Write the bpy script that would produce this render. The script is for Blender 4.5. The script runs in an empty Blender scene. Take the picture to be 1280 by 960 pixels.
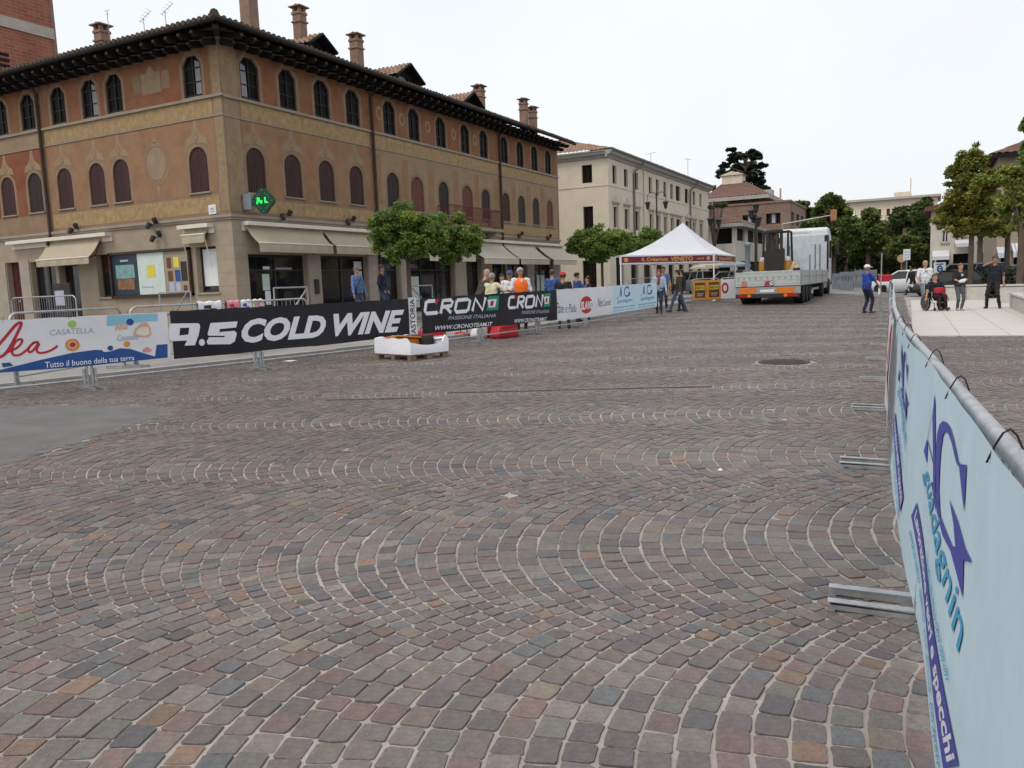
import bpy, bmesh, math, random
import numpy as np
from mathutils import Vector, Matrix, Euler
from mathutils.geometry import delaunay_2d_cdt

random.seed(7)
rng = np.random.default_rng(7)
SC = bpy.context.scene
COL = SC.collection
R = math.radians
PI = math.pi

# ------------------------------------------------------------------ camera
FPX, CXP, CYP, EYE = 1000.0, 640.0, 480.0, 1.4          # focal length and centre in photograph pixels, eye height in metres


def _n(v):
    v = np.array(v, float)
    return v / np.linalg.norm(v)


_dy = _n([1165 - CXP, 336.7 - CYP, FPX])                # the street runs along +Y
_dx = _n([-1275 - CXP, 427 - CYP, FPX])                 # the short facades run along -X
_up = _n(np.cross(_dx, _dy))
if _up[1] > 0:
    _up = -_up
_xx = _n(np.cross(_dy, _up))
if _xx[0] < 0:
    _xx = -_xx
ROT = np.array([_xx, _dy, _up])                          # world from camera (x right, y down, z forward)
cam_data = bpy.data.cameras.new('camera')
cam_data.sensor_width = 36.0
cam_data.lens = 36.0 * FPX / 1280.0
cam_data.clip_start = 0.05
cam_data.clip_end = 3000
cam = bpy.data.objects.new('camera', cam_data)
COL.objects.link(cam)
_m = Matrix.Identity(4)
for i in range(3):
    _m[i][0] = ROT[i][0]
    _m[i][1] = -ROT[i][1]
    _m[i][2] = -ROT[i][2]
_m[2][3] = EYE
cam.matrix_world = _m
SC.camera = cam

# ------------------------------------------------------------------ world and sun
SUN_EL, SUN_AZ = R(58), R(200)
world = bpy.data.worlds.new('World')
SC.world = world
world.use_nodes = True
wn = world.node_tree.nodes
wl = world.node_tree.links
wn.clear()
w_out = wn.new('ShaderNodeOutputWorld')
w_sky = wn.new('ShaderNodeTexSky')
w_sky.sky_type = 'NISHITA'
w_sky.sun_disc = False
w_sky.sun_elevation = SUN_EL
w_sky.sun_rotation = SUN_AZ
w_sky.air_density = 1.0
w_sky.dust_density = 6.0
w_bg1 = wn.new('ShaderNodeBackground')
w_bg1.inputs[1].default_value = 0.05
w_bg2 = wn.new('ShaderNodeBackground')                   # the cloud deck
w_tc = wn.new('ShaderNodeTexCoord')
w_no = wn.new('ShaderNodeTexNoise')
w_no.inputs['Scale'].default_value = 2.2
w_no.inputs['Detail'].default_value = 5
w_rp = wn.new('ShaderNodeValToRGB')
w_rp.color_ramp.elements[0].position = 0.3
w_rp.color_ramp.elements[0].color = (0.90, 0.925, 0.955, 1)
w_rp.color_ramp.elements[1].position = 0.62
w_rp.color_ramp.elements[1].color = (0.98, 0.99, 1.0, 1)
w_add = wn.new('ShaderNodeAddShader')
wl.new(w_tc.outputs['Generated'], w_no.inputs['Vector'])
wl.new(w_no.outputs['Fac'], w_rp.inputs['Fac'])
wl.new(w_rp.outputs['Color'], w_bg2.inputs['Color'])
w_bg2.inputs[1].default_value = 0.90
wl.new(w_sky.outputs['Color'], w_bg1.inputs['Color'])
wl.new(w_bg1.outputs[0], w_add.inputs[0])
wl.new(w_bg2.outputs[0], w_add.inputs[1])
wl.new(w_add.outputs[0], w_out.inputs['Surface'])

sun_d = bpy.data.lights.new('sun', 'SUN')
sun_d.energy = 1.0
sun_d.angle = R(16)
sun_d.color = (1.0, 0.97, 0.92)
sun = bpy.data.objects.new('sun', sun_d)
COL.objects.link(sun)
_sd = Vector((math.sin(SUN_AZ) * math.cos(SUN_EL), math.cos(SUN_AZ) * math.cos(SUN_EL), math.sin(SUN_EL)))
sun.rotation_euler = _sd.to_track_quat('Z', 'Y').to_euler()

SC.view_settings.view_transform = 'Standard'
SC.view_settings.look = 'None'
SC.view_settings.exposure = 0.0
SC.view_settings.gamma = 1.0
SC.view_settings.use_curve_mapping = False


# ------------------------------------------------------------------ placing: from a direction to a point on a real surface
def ray(px, py):
    return ROT @ np.array([(px - CXP) / FPX, (py - CYP) / FPX, 1.0])


def onx(px, py, x):
    d = ray(px, py)
    t = x / d[0]
    return (x, t * d[1], EYE + t * d[2])


def ony(px, py, y):
    d = ray(px, py)
    t = y / d[1]
    return (t * d[0], y, EYE + t * d[2])


def zg(x, y):                                            # height of the ground: it rises a little to the far left
    a = min(max((-x - 1) / 5, 0), 1)
    return .009 * min(max(y - 13, 0), 40) * a * a * (3 - 2 * a)


def gnd(px, py):
    d = ray(px, py)
    z = 0.0
    for _ in range(60):
        t = (z - EYE) / d[2]
        z = .5 * z + .5 * zg(t * d[0], t * d[1])
    return (t * d[0], t * d[1], z)


# ------------------------------------------------------------------ helpers
class MB:
    """Collects shapes; build() links them as one mesh object."""

    def __init__(s):
        s.v, s.f, s.m = [], [], []
        s.T = None

    def add(s, vs, fs, m=0):
        b = len(s.v)
        if s.T is not None:
            vs = [s.T @ Vector(v) for v in vs]
        s.v.extend([tuple(v) for v in vs])
        for f in fs:
            s.f.append(tuple(i + b for i in f))
            s.m.append(m)
        return s

    def box(s, c, d, rz=0, m=0, bev=0.0, rx=0, ry=0):
        x, y, z = d[0] / 2, d[1] / 2, d[2] / 2
        M = Matrix.Translation(c) @ Euler((rx, ry, rz)).to_matrix().to_4x4()
        if bev <= 0:
            vs = [(sx * x, sy * y, sz * z) for sz in (-1, 1) for sx, sy in ((-1, -1), (1, -1), (1, 1), (-1, 1))]
            fs = [(3, 2, 1, 0), (4, 5, 6, 7), (0, 1, 5, 4), (1, 2, 6, 5), (2, 3, 7, 6), (3, 0, 4, 7)]
        else:
            bm = bmesh.new()
            bmesh.ops.create_cube(bm, size=1)
            for v in bm.verts:
                v.co = Vector((v.co.x * 2 * x, v.co.y * 2 * y, v.co.z * 2 * z))
            bmesh.ops.bevel(bm, geom=bm.edges[:], offset=bev, segments=2, affect='EDGES', profile=0.6)
            bm.verts.index_update()
            vs = [v.co.copy() for v in bm.verts]
            fs = [[v.index for v in f.verts] for f in bm.faces]
            bm.free()
        return s.add([M @ Vector(v) for v in vs], fs, m)

    def bb(s, a, b, m=0, bev=0.0):
        c = [(a[i] + b[i]) / 2 for i in range(3)]
        return s.box(c, [abs(b[i] - a[i]) for i in range(3)], m=m, bev=bev)

    def tube(s, pts, r, n=8, m=0, cap=True, closed=False):
        pts = [Vector(p) for p in pts]
        k = len(pts)
        rs = r if isinstance(r, (list, tuple)) else [r] * k
        vs, fs = [], []
        ref = None
        for i, p in enumerate(pts):
            if closed:
                t = (pts[(i + 1) % k] - pts[i - 1]).normalized()
            else:
                t = (pts[min(i + 1, k - 1)] - pts[max(i - 1, 0)]).normalized()
            if ref is None:
                ref = Vector((0, 0, 1)) if abs(t.z) < .9 else Vector((1, 0, 0))
            a = t.cross(ref)
            if a.length < 1e-6:
                a = t.orthogonal()
            a.normalize()
            b = a.cross(t).normalized()
            ref = b
            for j in range(n):
                th = 2 * PI * j / n
                vs.append(p + (a * math.cos(th) + b * math.sin(th)) * rs[i])
        e = k if closed else k - 1
        for i in range(e):
            for j in range(n):
                i2 = (i + 1) % k
                fs.append((i * n + j, i * n + (j + 1) % n, i2 * n + (j + 1) % n, i2 * n + j))
        if cap and not closed:
            fs.append(tuple(range(n - 1, -1, -1)))
            fs.append(tuple((k - 1) * n + j for j in range(n)))
        return s.add(vs, fs, m)

    def prism(s, poly, h0, h1, axis='z', m=0):
        """poly in the two other axes (x,y for z; y,z for x; x,z for y)"""
        n = len(poly)

        def pt(a, b, h):
            return (a, b, h) if axis == 'z' else ((h, a, b) if axis == 'x' else (a, h, b))
        vs = [pt(a, b, h0) for a, b in poly] + [pt(a, b, h1) for a, b in poly]
        fs = [tuple(range(n - 1, -1, -1)), tuple(range(n, 2 * n))]
        fs += [(i, (i + 1) % n, n + (i + 1) % n, n + i) for i in range(n)]
        return s.add(vs, fs, m)

    def lathe(s, prof, c=(0, 0, 0), n=16, m=0, axis='z', sc=(1, 1, 1)):
        """prof: (radius, height) pairs"""
        vs, fs = [], []
        for r, h in prof:
            for j in range(n):
                th = 2 * PI * j / n
                a, b = r * math.cos(th), r * math.sin(th)
                p = (a, b, h) if axis == 'z' else ((h, a, b) if axis == 'x' else (b, h, a))
                vs.append((c[0] + p[0] * sc[0], c[1] + p[1] * sc[1], c[2] + p[2] * sc[2]))
        k = len(prof)
        for i in range(k - 1):
            for j in range(n):
                fs.append((i * n + j, i * n + (j + 1) % n, (i + 1) * n + (j + 1) % n, (i + 1) * n + j))
        if prof[0][0] > 1e-5:
            fs.append(tuple(range(n - 1, -1, -1)))
        if prof[-1][0] > 1e-5:
            fs.append(tuple((k - 1) * n + j for j in range(n)))
        return s.add(vs, fs, m)

    def ball(s, c, r, n=10, k=6, m=0, sc=(1, 1, 1)):
        return s.lathe([(max(r * math.sin(PI * i / k), 1e-6), -r * math.cos(PI * i / k)) for i in range(k + 1)], c, n, m, sc=sc)

    def quad(s, a, b, c, d, m=0):
        return s.add([a, b, c, d], [(0, 1, 2, 3)], m)

    def mesh(s, name, mats, smooth=False):
        me = bpy.data.meshes.new(name)
        me.from_pydata(s.v, [], s.f)
        mats = mats if isinstance(mats, (list, tuple)) else [mats]
        for x in mats:
            me.materials.append(x)
        if len(mats) > 1:
            me.polygons.foreach_set('material_index', s.m)
        if smooth:
            me.polygons.foreach_set('use_smooth', [True] * len(me.polygons))
            if smooth is not True:
                me.set_sharp_from_angle(angle=R(smooth))
        me.update()
        return me

    def build(s, name, mats, parent=None, smooth=False, loc=None, rz=0, label=None, kind=None):
        return link(name, s.mesh(name, mats, smooth), parent, loc, rz, label, kind)


def link(name, me, parent=None, loc=None, rz=0, label=None, kind=None):
    o = bpy.data.objects.new(name, me)
    COL.objects.link(o)
    if parent is not None:
        o.parent = parent
    if loc is not None:
        o.location = loc
    o.rotation_euler[2] = rz
    if label:
        o['label'] = label
    if kind:
        o['kind'] = kind
    return o


def tag(o, label, cat, group=None):
    o['label'] = label
    o['category'] = cat
    if group:
        o['group'] = group
    return o


def root(name, label, cat, loc=(0, 0, 0), rz=0, group=None):
    o = bpy.data.objects.new(name, None)
    COL.objects.link(o)
    o.location = loc
    o.rotation_euler[2] = rz
    o.empty_display_size = 0.2
    return tag(o, label, cat, group)


def copy_thing(o, loc, rz, label=None, parent=None):
    c = o.copy()
    COL.objects.link(c)
    if parent is None:
        c.location = loc
        c.rotation_euler[2] = rz
        if label:
            c['label'] = label
    else:
        c.parent = parent
    for ch in CHILD(o):
        copy_thing(ch, None, 0, None, c)
    return c


def CHILD(o):
    return [x for x in COL.objects if x.parent == o]


# ------------------------------------------------------------------ materials
def mat(name, col, rough=.8, var=.25, vs=4.0, bump=0.0, bs=40.0, metal=0.0, spec=.3, dirt=0.0, ds=.7, dirtcol=None, emit=0.0, tint=None, stretch=None, trans=0.0, hue=0.0):
    m = bpy.data.materials.new(name)
    m.use_nodes = True
    nt = m.node_tree
    N, L = nt.nodes, nt.links
    b = N['Principled BSDF']
    b.inputs['Roughness'].default_value = rough
    b.inputs['Metallic'].default_value = metal
    b.inputs['Specular IOR Level'].default_value = spec
    tc = N.new('ShaderNodeTexCoord')
    src = tc.outputs['Object']
    if stretch:
        mp = N.new('ShaderNodeMapping')
        mp.inputs['Scale'].default_value = stretch
        L.new(src, mp.inputs['Vector'])
        src = mp.outputs[0]
    base = N.new('ShaderNodeRGB')
    base.outputs[0].default_value = (*col, 1)
    cur = base.outputs[0]
    if tint:
        at = N.new('ShaderNodeAttribute')
        at.attribute_name = tint
        cur = at.outputs['Color']
    if var > 0:
        no = N.new('ShaderNodeTexNoise')
        no.inputs['Scale'].default_value = vs
        no.inputs['Detail'].default_value = 6
        no.inputs['Roughness'].default_value = .65
        L.new(src, no.inputs['Vector'])
        mr = N.new('ShaderNodeMapRange')
        mr.inputs[1].default_value = .3
        mr.inputs[2].default_value = .7
        mr.inputs[3].default_value = 1 - var
        mr.inputs[4].default_value = 1 + var
        L.new(no.outputs['Fac'], mr.inputs[0])
        mx = N.new('ShaderNodeVectorMath')
        mx.operation = 'SCALE'
        L.new(cur, mx.inputs[0])
        L.new(mr.outputs[0], mx.inputs['Scale'])
        cur = mx.outputs[0]
    if dirt > 0:
        n2 = N.new('ShaderNodeTexNoise')
        n2.inputs['Scale'].default_value = ds
        n2.inputs['Detail'].default_value = 7
        n2.inputs['Roughness'].default_value = .7
        L.new(src, n2.inputs['Vector'])
        m2 = N.new('ShaderNodeMapRange')
        m2.inputs[1].default_value = .45
        m2.inputs[2].default_value = .7
        m2.inputs[3].default_value = 0
        m2.inputs[4].default_value = dirt
        L.new(n2.outputs['Fac'], m2.inputs[0])
        x2 = N.new('ShaderNodeMix')
        x2.data_type = 'RGBA'
        L.new(m2.outputs[0], x2.inputs['Factor'])
        L.new(cur, x2.inputs['A'])
        x2.inputs['B'].default_value = (*(dirtcol or [c * .45 for c in col]), 1)
        cur = x2.outputs['Result']
    L.new(cur, b.inputs['Base Color'])
    if bump > 0:
        n3 = N.new('ShaderNodeTexNoise')
        n3.inputs['Scale'].default_value = bs
        n3.inputs['Detail'].default_value = 5
        L.new(src, n3.inputs['Vector'])
        bp = N.new('ShaderNodeBump')
        bp.inputs['Strength'].default_value = bump
        bp.inputs['Distance'].default_value = .02
        L.new(n3.outputs['Fac'], bp.inputs['Height'])
        L.new(bp.outputs[0], b.inputs['Normal'])
    if emit > 0:
        b.inputs['Emission Color'].default_value = (*col, 1)
        b.inputs['Emission Strength'].default_value = emit
    if trans > 0:
        tr = N.new('ShaderNodeBsdfTranslucent')
        L.new(cur, tr.inputs['Color'])
        ms = N.new('ShaderNodeMixShader')
        ms.inputs[0].default_value = trans
        L.new(b.outputs[0], ms.inputs[1])
        L.new(tr.outputs[0], ms.inputs[2])
        L.new(ms.outputs[0], N['Material Output'].inputs['Surface'])
    return m


def brick_mat(name, c1, c2, mortar, bw=.5, bh=.14):
    m = mat(name, c1, .85, 0)
    nt = m.node_tree
    N, L = nt.nodes, nt.links
    b = N['Principled BSDF']
    tc = N.new('ShaderNodeTexCoord')
    sx = N.new('ShaderNodeSeparateXYZ')
    cx = N.new('ShaderNodeCombineXYZ')
    ad = N.new('ShaderNodeMath')
    L.new(tc.outputs['Object'], sx.inputs[0])
    L.new(sx.outputs[0], ad.inputs[0])
    L.new(sx.outputs[1], ad.inputs[1])
    L.new(ad.outputs[0], cx.inputs[0])
    L.new(sx.outputs[2], cx.inputs[1])
    br = N.new('ShaderNodeTexBrick')
    br.inputs['Scale'].default_value = 1
    br.inputs['Brick Width'].default_value = bw
    br.inputs['Row Height'].default_value = bh
    br.inputs['Mortar Size'].default_value = .012
    br.inputs['Color1'].default_value = (*c1, 1)
    br.inputs['Color2'].default_value = (*c2, 1)
    br.inputs['Mortar'].default_value = (*mortar, 1)
    L.new(cx.outputs[0], br.inputs['Vector'])
    no = N.new('ShaderNodeTexNoise')
    no.inputs['Scale'].default_value = .6
    no.inputs['Detail'].default_value = 8
    L.new(tc.outputs['Object'], no.inputs['Vector'])
    mr = N.new('ShaderNodeMapRange')
    mr.inputs[3].default_value = .55
    mr.inputs[4].default_value = 1.4
    L.new(no.outputs['Fac'], mr.inputs[0])
    sc = N.new('ShaderNodeVectorMath')
    sc.operation = 'SCALE'
    L.new(br.outputs['Color'], sc.inputs[0])
    L.new(mr.outputs[0], sc.inputs['Scale'])
    L.new(sc.outputs[0], b.inputs['Base Color'])
    return m


M = {}
M['stone'] = mat('porphyry', (.2, .18, .17), .54, .30, 55, .35, 130, spec=.42, tint='tint', dirt=.3, ds=14, dirtcol=(.085, .074, .07))
M['mortar'] = mat('joint_sand', (.36, .325, .29), .95, .25, 2.2, .3, 90, dirt=.7, ds=.6, dirtcol=(.17, .15, .138))
M['asphalt'] = mat('asphalt', (.138, .130, .128), .75, .22, 2.2, .5, 130, spec=.4, dirt=.55, ds=1.2, dirtcol=(.115, .106, .102))
M['road'] = mat('road', (.17, .168, .165), .9, .15, .6, .2, 60, dirt=.3, ds=.2)
M['paint'] = mat('road_paint', (.7, .7, .68), .8, .15, 3, dirt=.4, ds=2, dirtcol=(.25, .25, .25))
M['slab'] = mat('plaza_slab', (.50, .475, .43), .8, .08, 2, .15, 60, dirt=.25, ds=.5, dirtcol=(.36, .34, .31))
M['whitestone'] = mat('white_stone', (.5, .475, .43), .8, .12, 3, .15, 40, dirt=.35, ds=.9, dirtcol=(.3, .28, .25))
M['pavement'] = mat('pavement_slab', (.27, .26, .245), .85, .15, 2, .2, 60, dirt=.3, ds=.7)
M['kerb'] = mat('kerb_stone', (.36, .35, .33), .85, .15, 3, .2, 50)
M['iron'] = mat('cast_iron', (.07, .065, .06), .7, .3, 20, .4, 80, metal=.4)
M['dark'] = mat('dark_void', (.012, .011, .011), .9, .2, 3)
M['fresco'] = mat('fresco_tan', (0.236, 0.162, 0.106), .9, .18, 1.6, .15, 30, dirt=.7, ds=.9, dirtcol=(0.196, 0.115, 0.076))
M['fresco_grey'] = mat('fresco_greytan', (.265, .19, .122), .9, .18, 1.4, .15, 30, dirt=.7, ds=.7, dirtcol=(.265, .165, .10))
M['terra'] = mat('fresco_terracotta', (.215, .086, .043), .9, .22, 2.2, .15, 30, dirt=.85, ds=1.0, dirtcol=(.215, .13, .07))
M['terra2'] = mat('fresco_red', (0.196, 0.064, 0.033), .9, .24, 2.2, .15, 30, dirt=.6, ds=1.0, dirtcol=(0.206, 0.112, 0.068))
M['terra3'] = mat('fresco_pinktan', (.255, .140, .075), .9, .2, 1.8, .15, 30, dirt=.8, ds=.8, dirtcol=(.245, .166, .10))
M['ochre'] = mat('fresco_ochre', (.315, .215, .105), .9, .32, 5, .15, 30, dirt=.9, ds=3.2, dirtcol=(.255, .195, .12))
M['frlight'] = mat('fresco_light', (0.267, 0.197, 0.127), .9, .16, 3, .12, 30, dirt=.7, ds=1.3, dirtcol=(0.216, 0.146, 0.089))
M['frcand'] = mat('fresco_candelabra', (0.248, 0.18, 0.1), .9, .25, 6, .1, 30, dirt=.7, ds=3, dirtcol=(0.28, 0.2, 0.12))
M['groundstone'] = mat('ground_floor_render', (0.317, 0.258, 0.193), .85, .12, 2.0, .2, 40, dirt=.45, ds=.7, dirtcol=(0.248, 0.193, 0.143))
M['stonelight'] = mat('pilaster_stone', (0.328, 0.285, 0.233), .8, .1, 3, .15, 40, dirt=.3, ds=1.2)
M['cornice'] = mat('cornice_stone', (0.287, 0.245, 0.196), .85, .12, 4, .15, 30, dirt=.4, ds=2)
M['shutter'] = mat('burgundy_shutter', (.040, .013, .012), .6, .3, 8, .2, 30, stretch=(1, 1, .2))
M['shutterdk'] = mat('dark_shutter', (.022, .014, .012), .6, .25, 8, .2, 30)
M['shutterbr'] = mat('brown_red_shutter', (.12, .035, .025), .6, .2, 8, .2, 30)
M['winframe'] = mat('window_wood', (.014, .009, .007), .6, .2, 12)
M['glass'] = mat('window_glass', (.012, .012, .014), .06, .3, 2, spec=.5)
M['glassdk'] = mat('upper_glass', (.006, .005, .005), .3, .3, 2, spec=.05)
M['curtain'] = mat('net_curtain', (.26, .26, .28), .9, .25, 14, stretch=(3, 3, .3))
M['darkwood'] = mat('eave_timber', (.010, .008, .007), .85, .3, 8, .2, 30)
M['rafterend'] = mat('rafter_wood', (.014, .011, .01), .85, .3, 8, .2, 30)
M['raftertip'] = mat('rafter_end_grain', (.05, .045, .043), .85, .4, 20)
M['tile'] = mat('roof_tile', (.085, .062, .045), .92, .4, 2.5, .3, 30, dirt=.8, ds=1.6, dirtcol=(.05, .048, .036))
M['tile2'] = mat('roof_tile_light', (.27, .17, .12), .9, .3, 2.5, .3, 30, dirt=.6, ds=1.3, dirtcol=(.16, .13, .10))
M['tilebrown'] = mat('roof_tile_brown', (.15, .082, .064), .9, .2, 1.5, .3, 20, dirt=.35, ds=.8, dirtcol=(.11, .068, .054))
M['chimney'] = mat('chimney_render', (0.255, 0.165, 0.124), .9, .15, 3, .2, 30, dirt=.4, ds=2)
M['awning'] = mat('awning_canvas', (.50, .43, .315), .85, .06, 3, .05, 60, trans=.25)
M['awning2'] = mat('awning_canvas_cream', (.60, .55, .45), .85, .06, 3, .05, 60, trans=.25)
M['awncap'] = mat('awning_cassette', (.62, .57, .48), .6, .06, 4)
M['metal_dk'] = mat('dark_metal', (.04, .038, .036), .5, .2, 12, metal=.3)
M['pipe'] = mat('copper_brown_pipe', (.055, .033, .024), .5, .25, 6, metal=.3)
M['pipegrey'] = mat('grey_pipe', (.16, .15, .145), .5, .2, 6, metal=.3)
M['galv'] = mat('galvanised_steel', (.42, .43, .44), .42, .22, 14, .1, 60, metal=.75, dirt=.3, ds=4, dirtcol=(.25, .25, .25))
M['galvdull'] = mat('galvanised_dull', (.33, .33, .33), .55, .22, 10, metal=.55)
M['cream'] = mat('cream_render', (.60, .53, .42), .9, .08, 1.2, .1, 30, dirt=.4, ds=.5, dirtcol=(.48, .42, .33))
M['creamtrim'] = mat('cream_trim', (.52, .47, .385), .9, .12, 3, .1, 30, dirt=.5, ds=2.2, dirtcol=(.28, .25, .21))
M['greytrim'] = mat('grey_eave', (.34, .325, .30), .85, .12, 3)
M['wcream2'] = mat('grey_white_render', (.6, .565, .49), .9, .08, 1, .1, 20, dirt=.3, ds=.6)
M['brick'] = brick_mat('tower_brick', (.26, .085, .05), (.33, .12, .075), (.3, .2, .15), .55, .16)
M['brownbrick'] = brick_mat('brown_brick', (.19, .128, .10), (.215, .145, .11), (.3, .22, .17), .6, .2)
M['bandstone'] = mat('band_stone', (.4, .36, .31), .85, .15, 2)
M['white'] = mat('white_paint', (.74, .75, .77), .5, .05, 3, dirt=.15, ds=1.5)
M['cabwhite'] = mat('truck_white', (.66, .68, .69), .4, .08, 2, dirt=.35, ds=1.2, dirtcol=(.42, .43, .42))
M['headboard'] = mat('headboard_grey', (.48, .53, .555), .5, .1, 3, dirt=.4, ds=2, dirtcol=(.27, .29, .3))
M['tentwhite'] = mat('tent_fabric', (.8, .82, .86), .7, .03, 2, .05, 20, trans=.3)
M['burgundy'] = mat('burgundy_fabric', (.16, .022, .045), .7, .12, 3)
M['gold'] = mat('gold_print', (.62, .3, .1), .7, .1, 6)
M['b_white'] = mat('banner_white', (.66, .67, .69), .6, .05, 3, .06, 8)
M['b_black'] = mat('banner_black', (.012, .012, .017), .45, .25, 4, .06, 8)
M['b_blue'] = mat('banner_lightblue', (.53, .69, .775), .5, .06, 5, .12, 7)
M['b_print'] = mat('print_white', (.7, .7, .75), .55, .04, 6)
M['p_red'] = mat('print_red', (.42, .025, .04), .6, .1, 6)
M['p_pink'] = mat('print_pink', (.62, .25, .30), .6, .1, 6)
M['p_navy'] = mat('print_blue', (.022, .075, .25), .6, .1, 5)
M['p_purple'] = mat('print_violet', (.065, .075, .34), .6, .08, 6)
M['p_teal'] = mat('print_teal', (.06, .34, .56), .6, .08, 6)
M['p_sky'] = mat('print_sky', (.23, .48, .60), .6, .1, 5)
M['p_green'] = mat('print_green', (.02, .24, .14), .6, .1, 5)
M['p_lime'] = mat('print_lime', (.3, .5, .1), .6, .1, 5)
M['p_orange'] = mat('print_orange', (.6, .24, .03), .6, .12, 6)
M['p_grey'] = mat('print_grey', (.36, .38, .48), .6, .1, 6)
M['p_yellow'] = mat('print_yellow', (.62, .52, .05), .6, .1, 6)
M['p_peach'] = mat('print_peach', (.60, .38, .28), .6, .1, 6)
M['p_ivory'] = mat('print_ivory', (.66, .62, .50), .6, .1, 6)
M['p_dark'] = mat('print_dark', (.03, .025, .025), .6, .2, 5)
M['p_brown'] = mat('print_brown', (.12, .05, .02), .6, .2, 5)
M['wood'] = mat('pallet_wood', (.2, .14, .09), .85, .3, 8, .3, 30, stretch=(1, 6, 6))
M['wrap'] = mat('white_plastic_wrap', (.78, .8, .84), .4, .05, 3, .35, 10)
M['orange'] = mat('orange_plastic', (.55, .19, .03), .45, .15, 4)
M['redpl'] = mat('red_plastic', (.45, .02, .03), .4, .15, 4)
M['black'] = mat('black_rubber', (.015, .015, .016), .75, .2, 10)
M['bark'] = mat('bark', (.10, .075, .055), .95, .35, 8, .6, 30, stretch=(1, 1, .25))
M['chrome'] = mat('chrome', (.55, .55, .56), .25, .05, 4, metal=.9)
M['lamp_red'] = mat('tail_lamp', (.35, .01, .01), .25, .1, 8)
M['lamp_or'] = mat('orange_reflector', (.62, .17, .02), .4, .1, 8)
M['lamp_white'] = mat('lamp_glass', (.6, .6, .58), .2, .05, 8)
M['alu'] = mat('truck_dropside', (.44, .475, .46), .5, .1, 3, .05, 30, metal=.15, dirt=.35, ds=1.4, dirtcol=(.28, .27, .25))
M['chassis'] = mat('truck_chassis', (.03, .03, .031), .7, .25, 5)
M['yellow'] = mat('forklift_yellow', (.38, .18, .015), .5, .15, 4, dirt=.3, ds=3)
M['cone'] = mat('signal_brown', (.33, .15, .08), .7, .15, 4)
M['greyblock'] = mat('grey_block', (.16, .175, .2), .8, .12, 3)
M['canvas'] = mat('tan_canvas', (.42, .33, .2), .9, .2, 8, .3, 20)
M['greenlit'] = mat('green_led', (.02, .7, .10), .5, 0, emit=.8)
M['greenoff'] = mat('green_led_board', (.006, .05, .02), .5, .3, 30)
M['grey_pl'] = mat('grey_housing', (.2, .23, .26), .6, .1, 5)
M['doorred'] = mat('oxblood_door', (.06, .012, .012), .6, .2, 4)
M['paper'] = mat('white_paper', (.66, .67, .68), .8, .05, 4)
M['posterblue'] = mat('poster_night', (.02, .035, .05), .4, .3, 3)
M['posterteal'] = mat('poster_teal', (.16, .30, .30), .4, .35, 5)
M['posterbrown'] = mat('poster_brown', (.20, .10, .05), .4, .5, 9)
M['posterpale'] = mat('poster_pale', (.50, .58, .54), .5, .08, 3)
M['parasol'] = mat('parasol_cream', (.58, .53, .42), .85, .06, 3, trans=.3)
M['bottle'] = mat('water_bottle_plastic', (.45, .58, .68), .2, .3, 20)


def leafmat(name, c):
    return mat(name, c, .55, .12, .8, spec=.35, tint='tint', trans=.38)


M['leaf'] = leafmat('foliage', (.06, .1, .02))


# ------------------------------------------------------------------ flat lettering
_tcache = {}


def text2d(s, bold=0.0, shear=0.0, sx=1.0):
    key = (s, bold, shear, sx)
    if key in _tcache:
        return _tcache[key]
    cu = bpy.data.curves.new('lettering', 'FONT')
    cu.body = s
    cu.size = 1.0
    cu.shear = shear
    cu.offset = bold
    cu.resolution_u = 3
    cu.fill_mode = 'FRONT'
    ob = bpy.data.objects.new('lettering', cu)
    COL.objects.link(ob)
    dg = bpy.context.evaluated_depsgraph_get()
    me = bpy.data.meshes.new_from_object(ob.evaluated_get(dg))
    bpy.data.objects.remove(ob)
    bpy.data.curves.remove(cu)
    v = np.array([x.co[:2] for x in me.vertices])
    f = [tuple(p.vertices) for p in me.polygons]
    bpy.data.meshes.remove(me)
    if len(v) == 0:
        v = np.zeros((0, 2))
    else:
        v[:, 0] *= sx
        v -= v.min(0)
        v = v / (v[:, 1].max() or 1)
    _tcache[key] = (v, f)
    return v, f


def polyfill(outline, holes=()):
    """2-D outline with holes -> verts, faces"""
    vs, es = [], []
    for lp in [outline] + list(holes):
        b = len(vs)
        n = len(lp)
        vs += [Vector(p) for p in lp]
        es += [(b + i, b + (i + 1) % n) for i in range(n)]
    v, e, f, *_ = delaunay_2d_cdt(vs, es, [], 1, 1e-5)

    def inside(p, lp):
        c = False
        n = len(lp)
        j = n - 1
        for i in range(n):
            if (lp[i][1] > p[1]) != (lp[j][1] > p[1]) and p[0] < (lp[j][0] - lp[i][0]) * (p[1] - lp[i][1]) / (lp[j][1] - lp[i][1]) + lp[i][0]:
                c = not c
            j = i
        return c
    out = []
    for t in f:
        c = sum((v[i] for i in t), Vector((0, 0))) / len(t)
        if inside(c, outline) and not any(inside(c, h) for h in holes):
            out.append(tuple(t))
    return [tuple(x) for x in v], out


def ell(cx, cy, rx, ry, n=20, a0=0, a1=2 * PI):
    full = abs(a1 - a0 - 2 * PI) < 1e-6
    return [(cx + rx * math.cos(a0 + (a1 - a0) * i / (n if full else n - 1)), cy + ry * math.sin(a0 + (a1 - a0) * i / (n if full else n - 1))) for i in range(n)]


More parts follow.
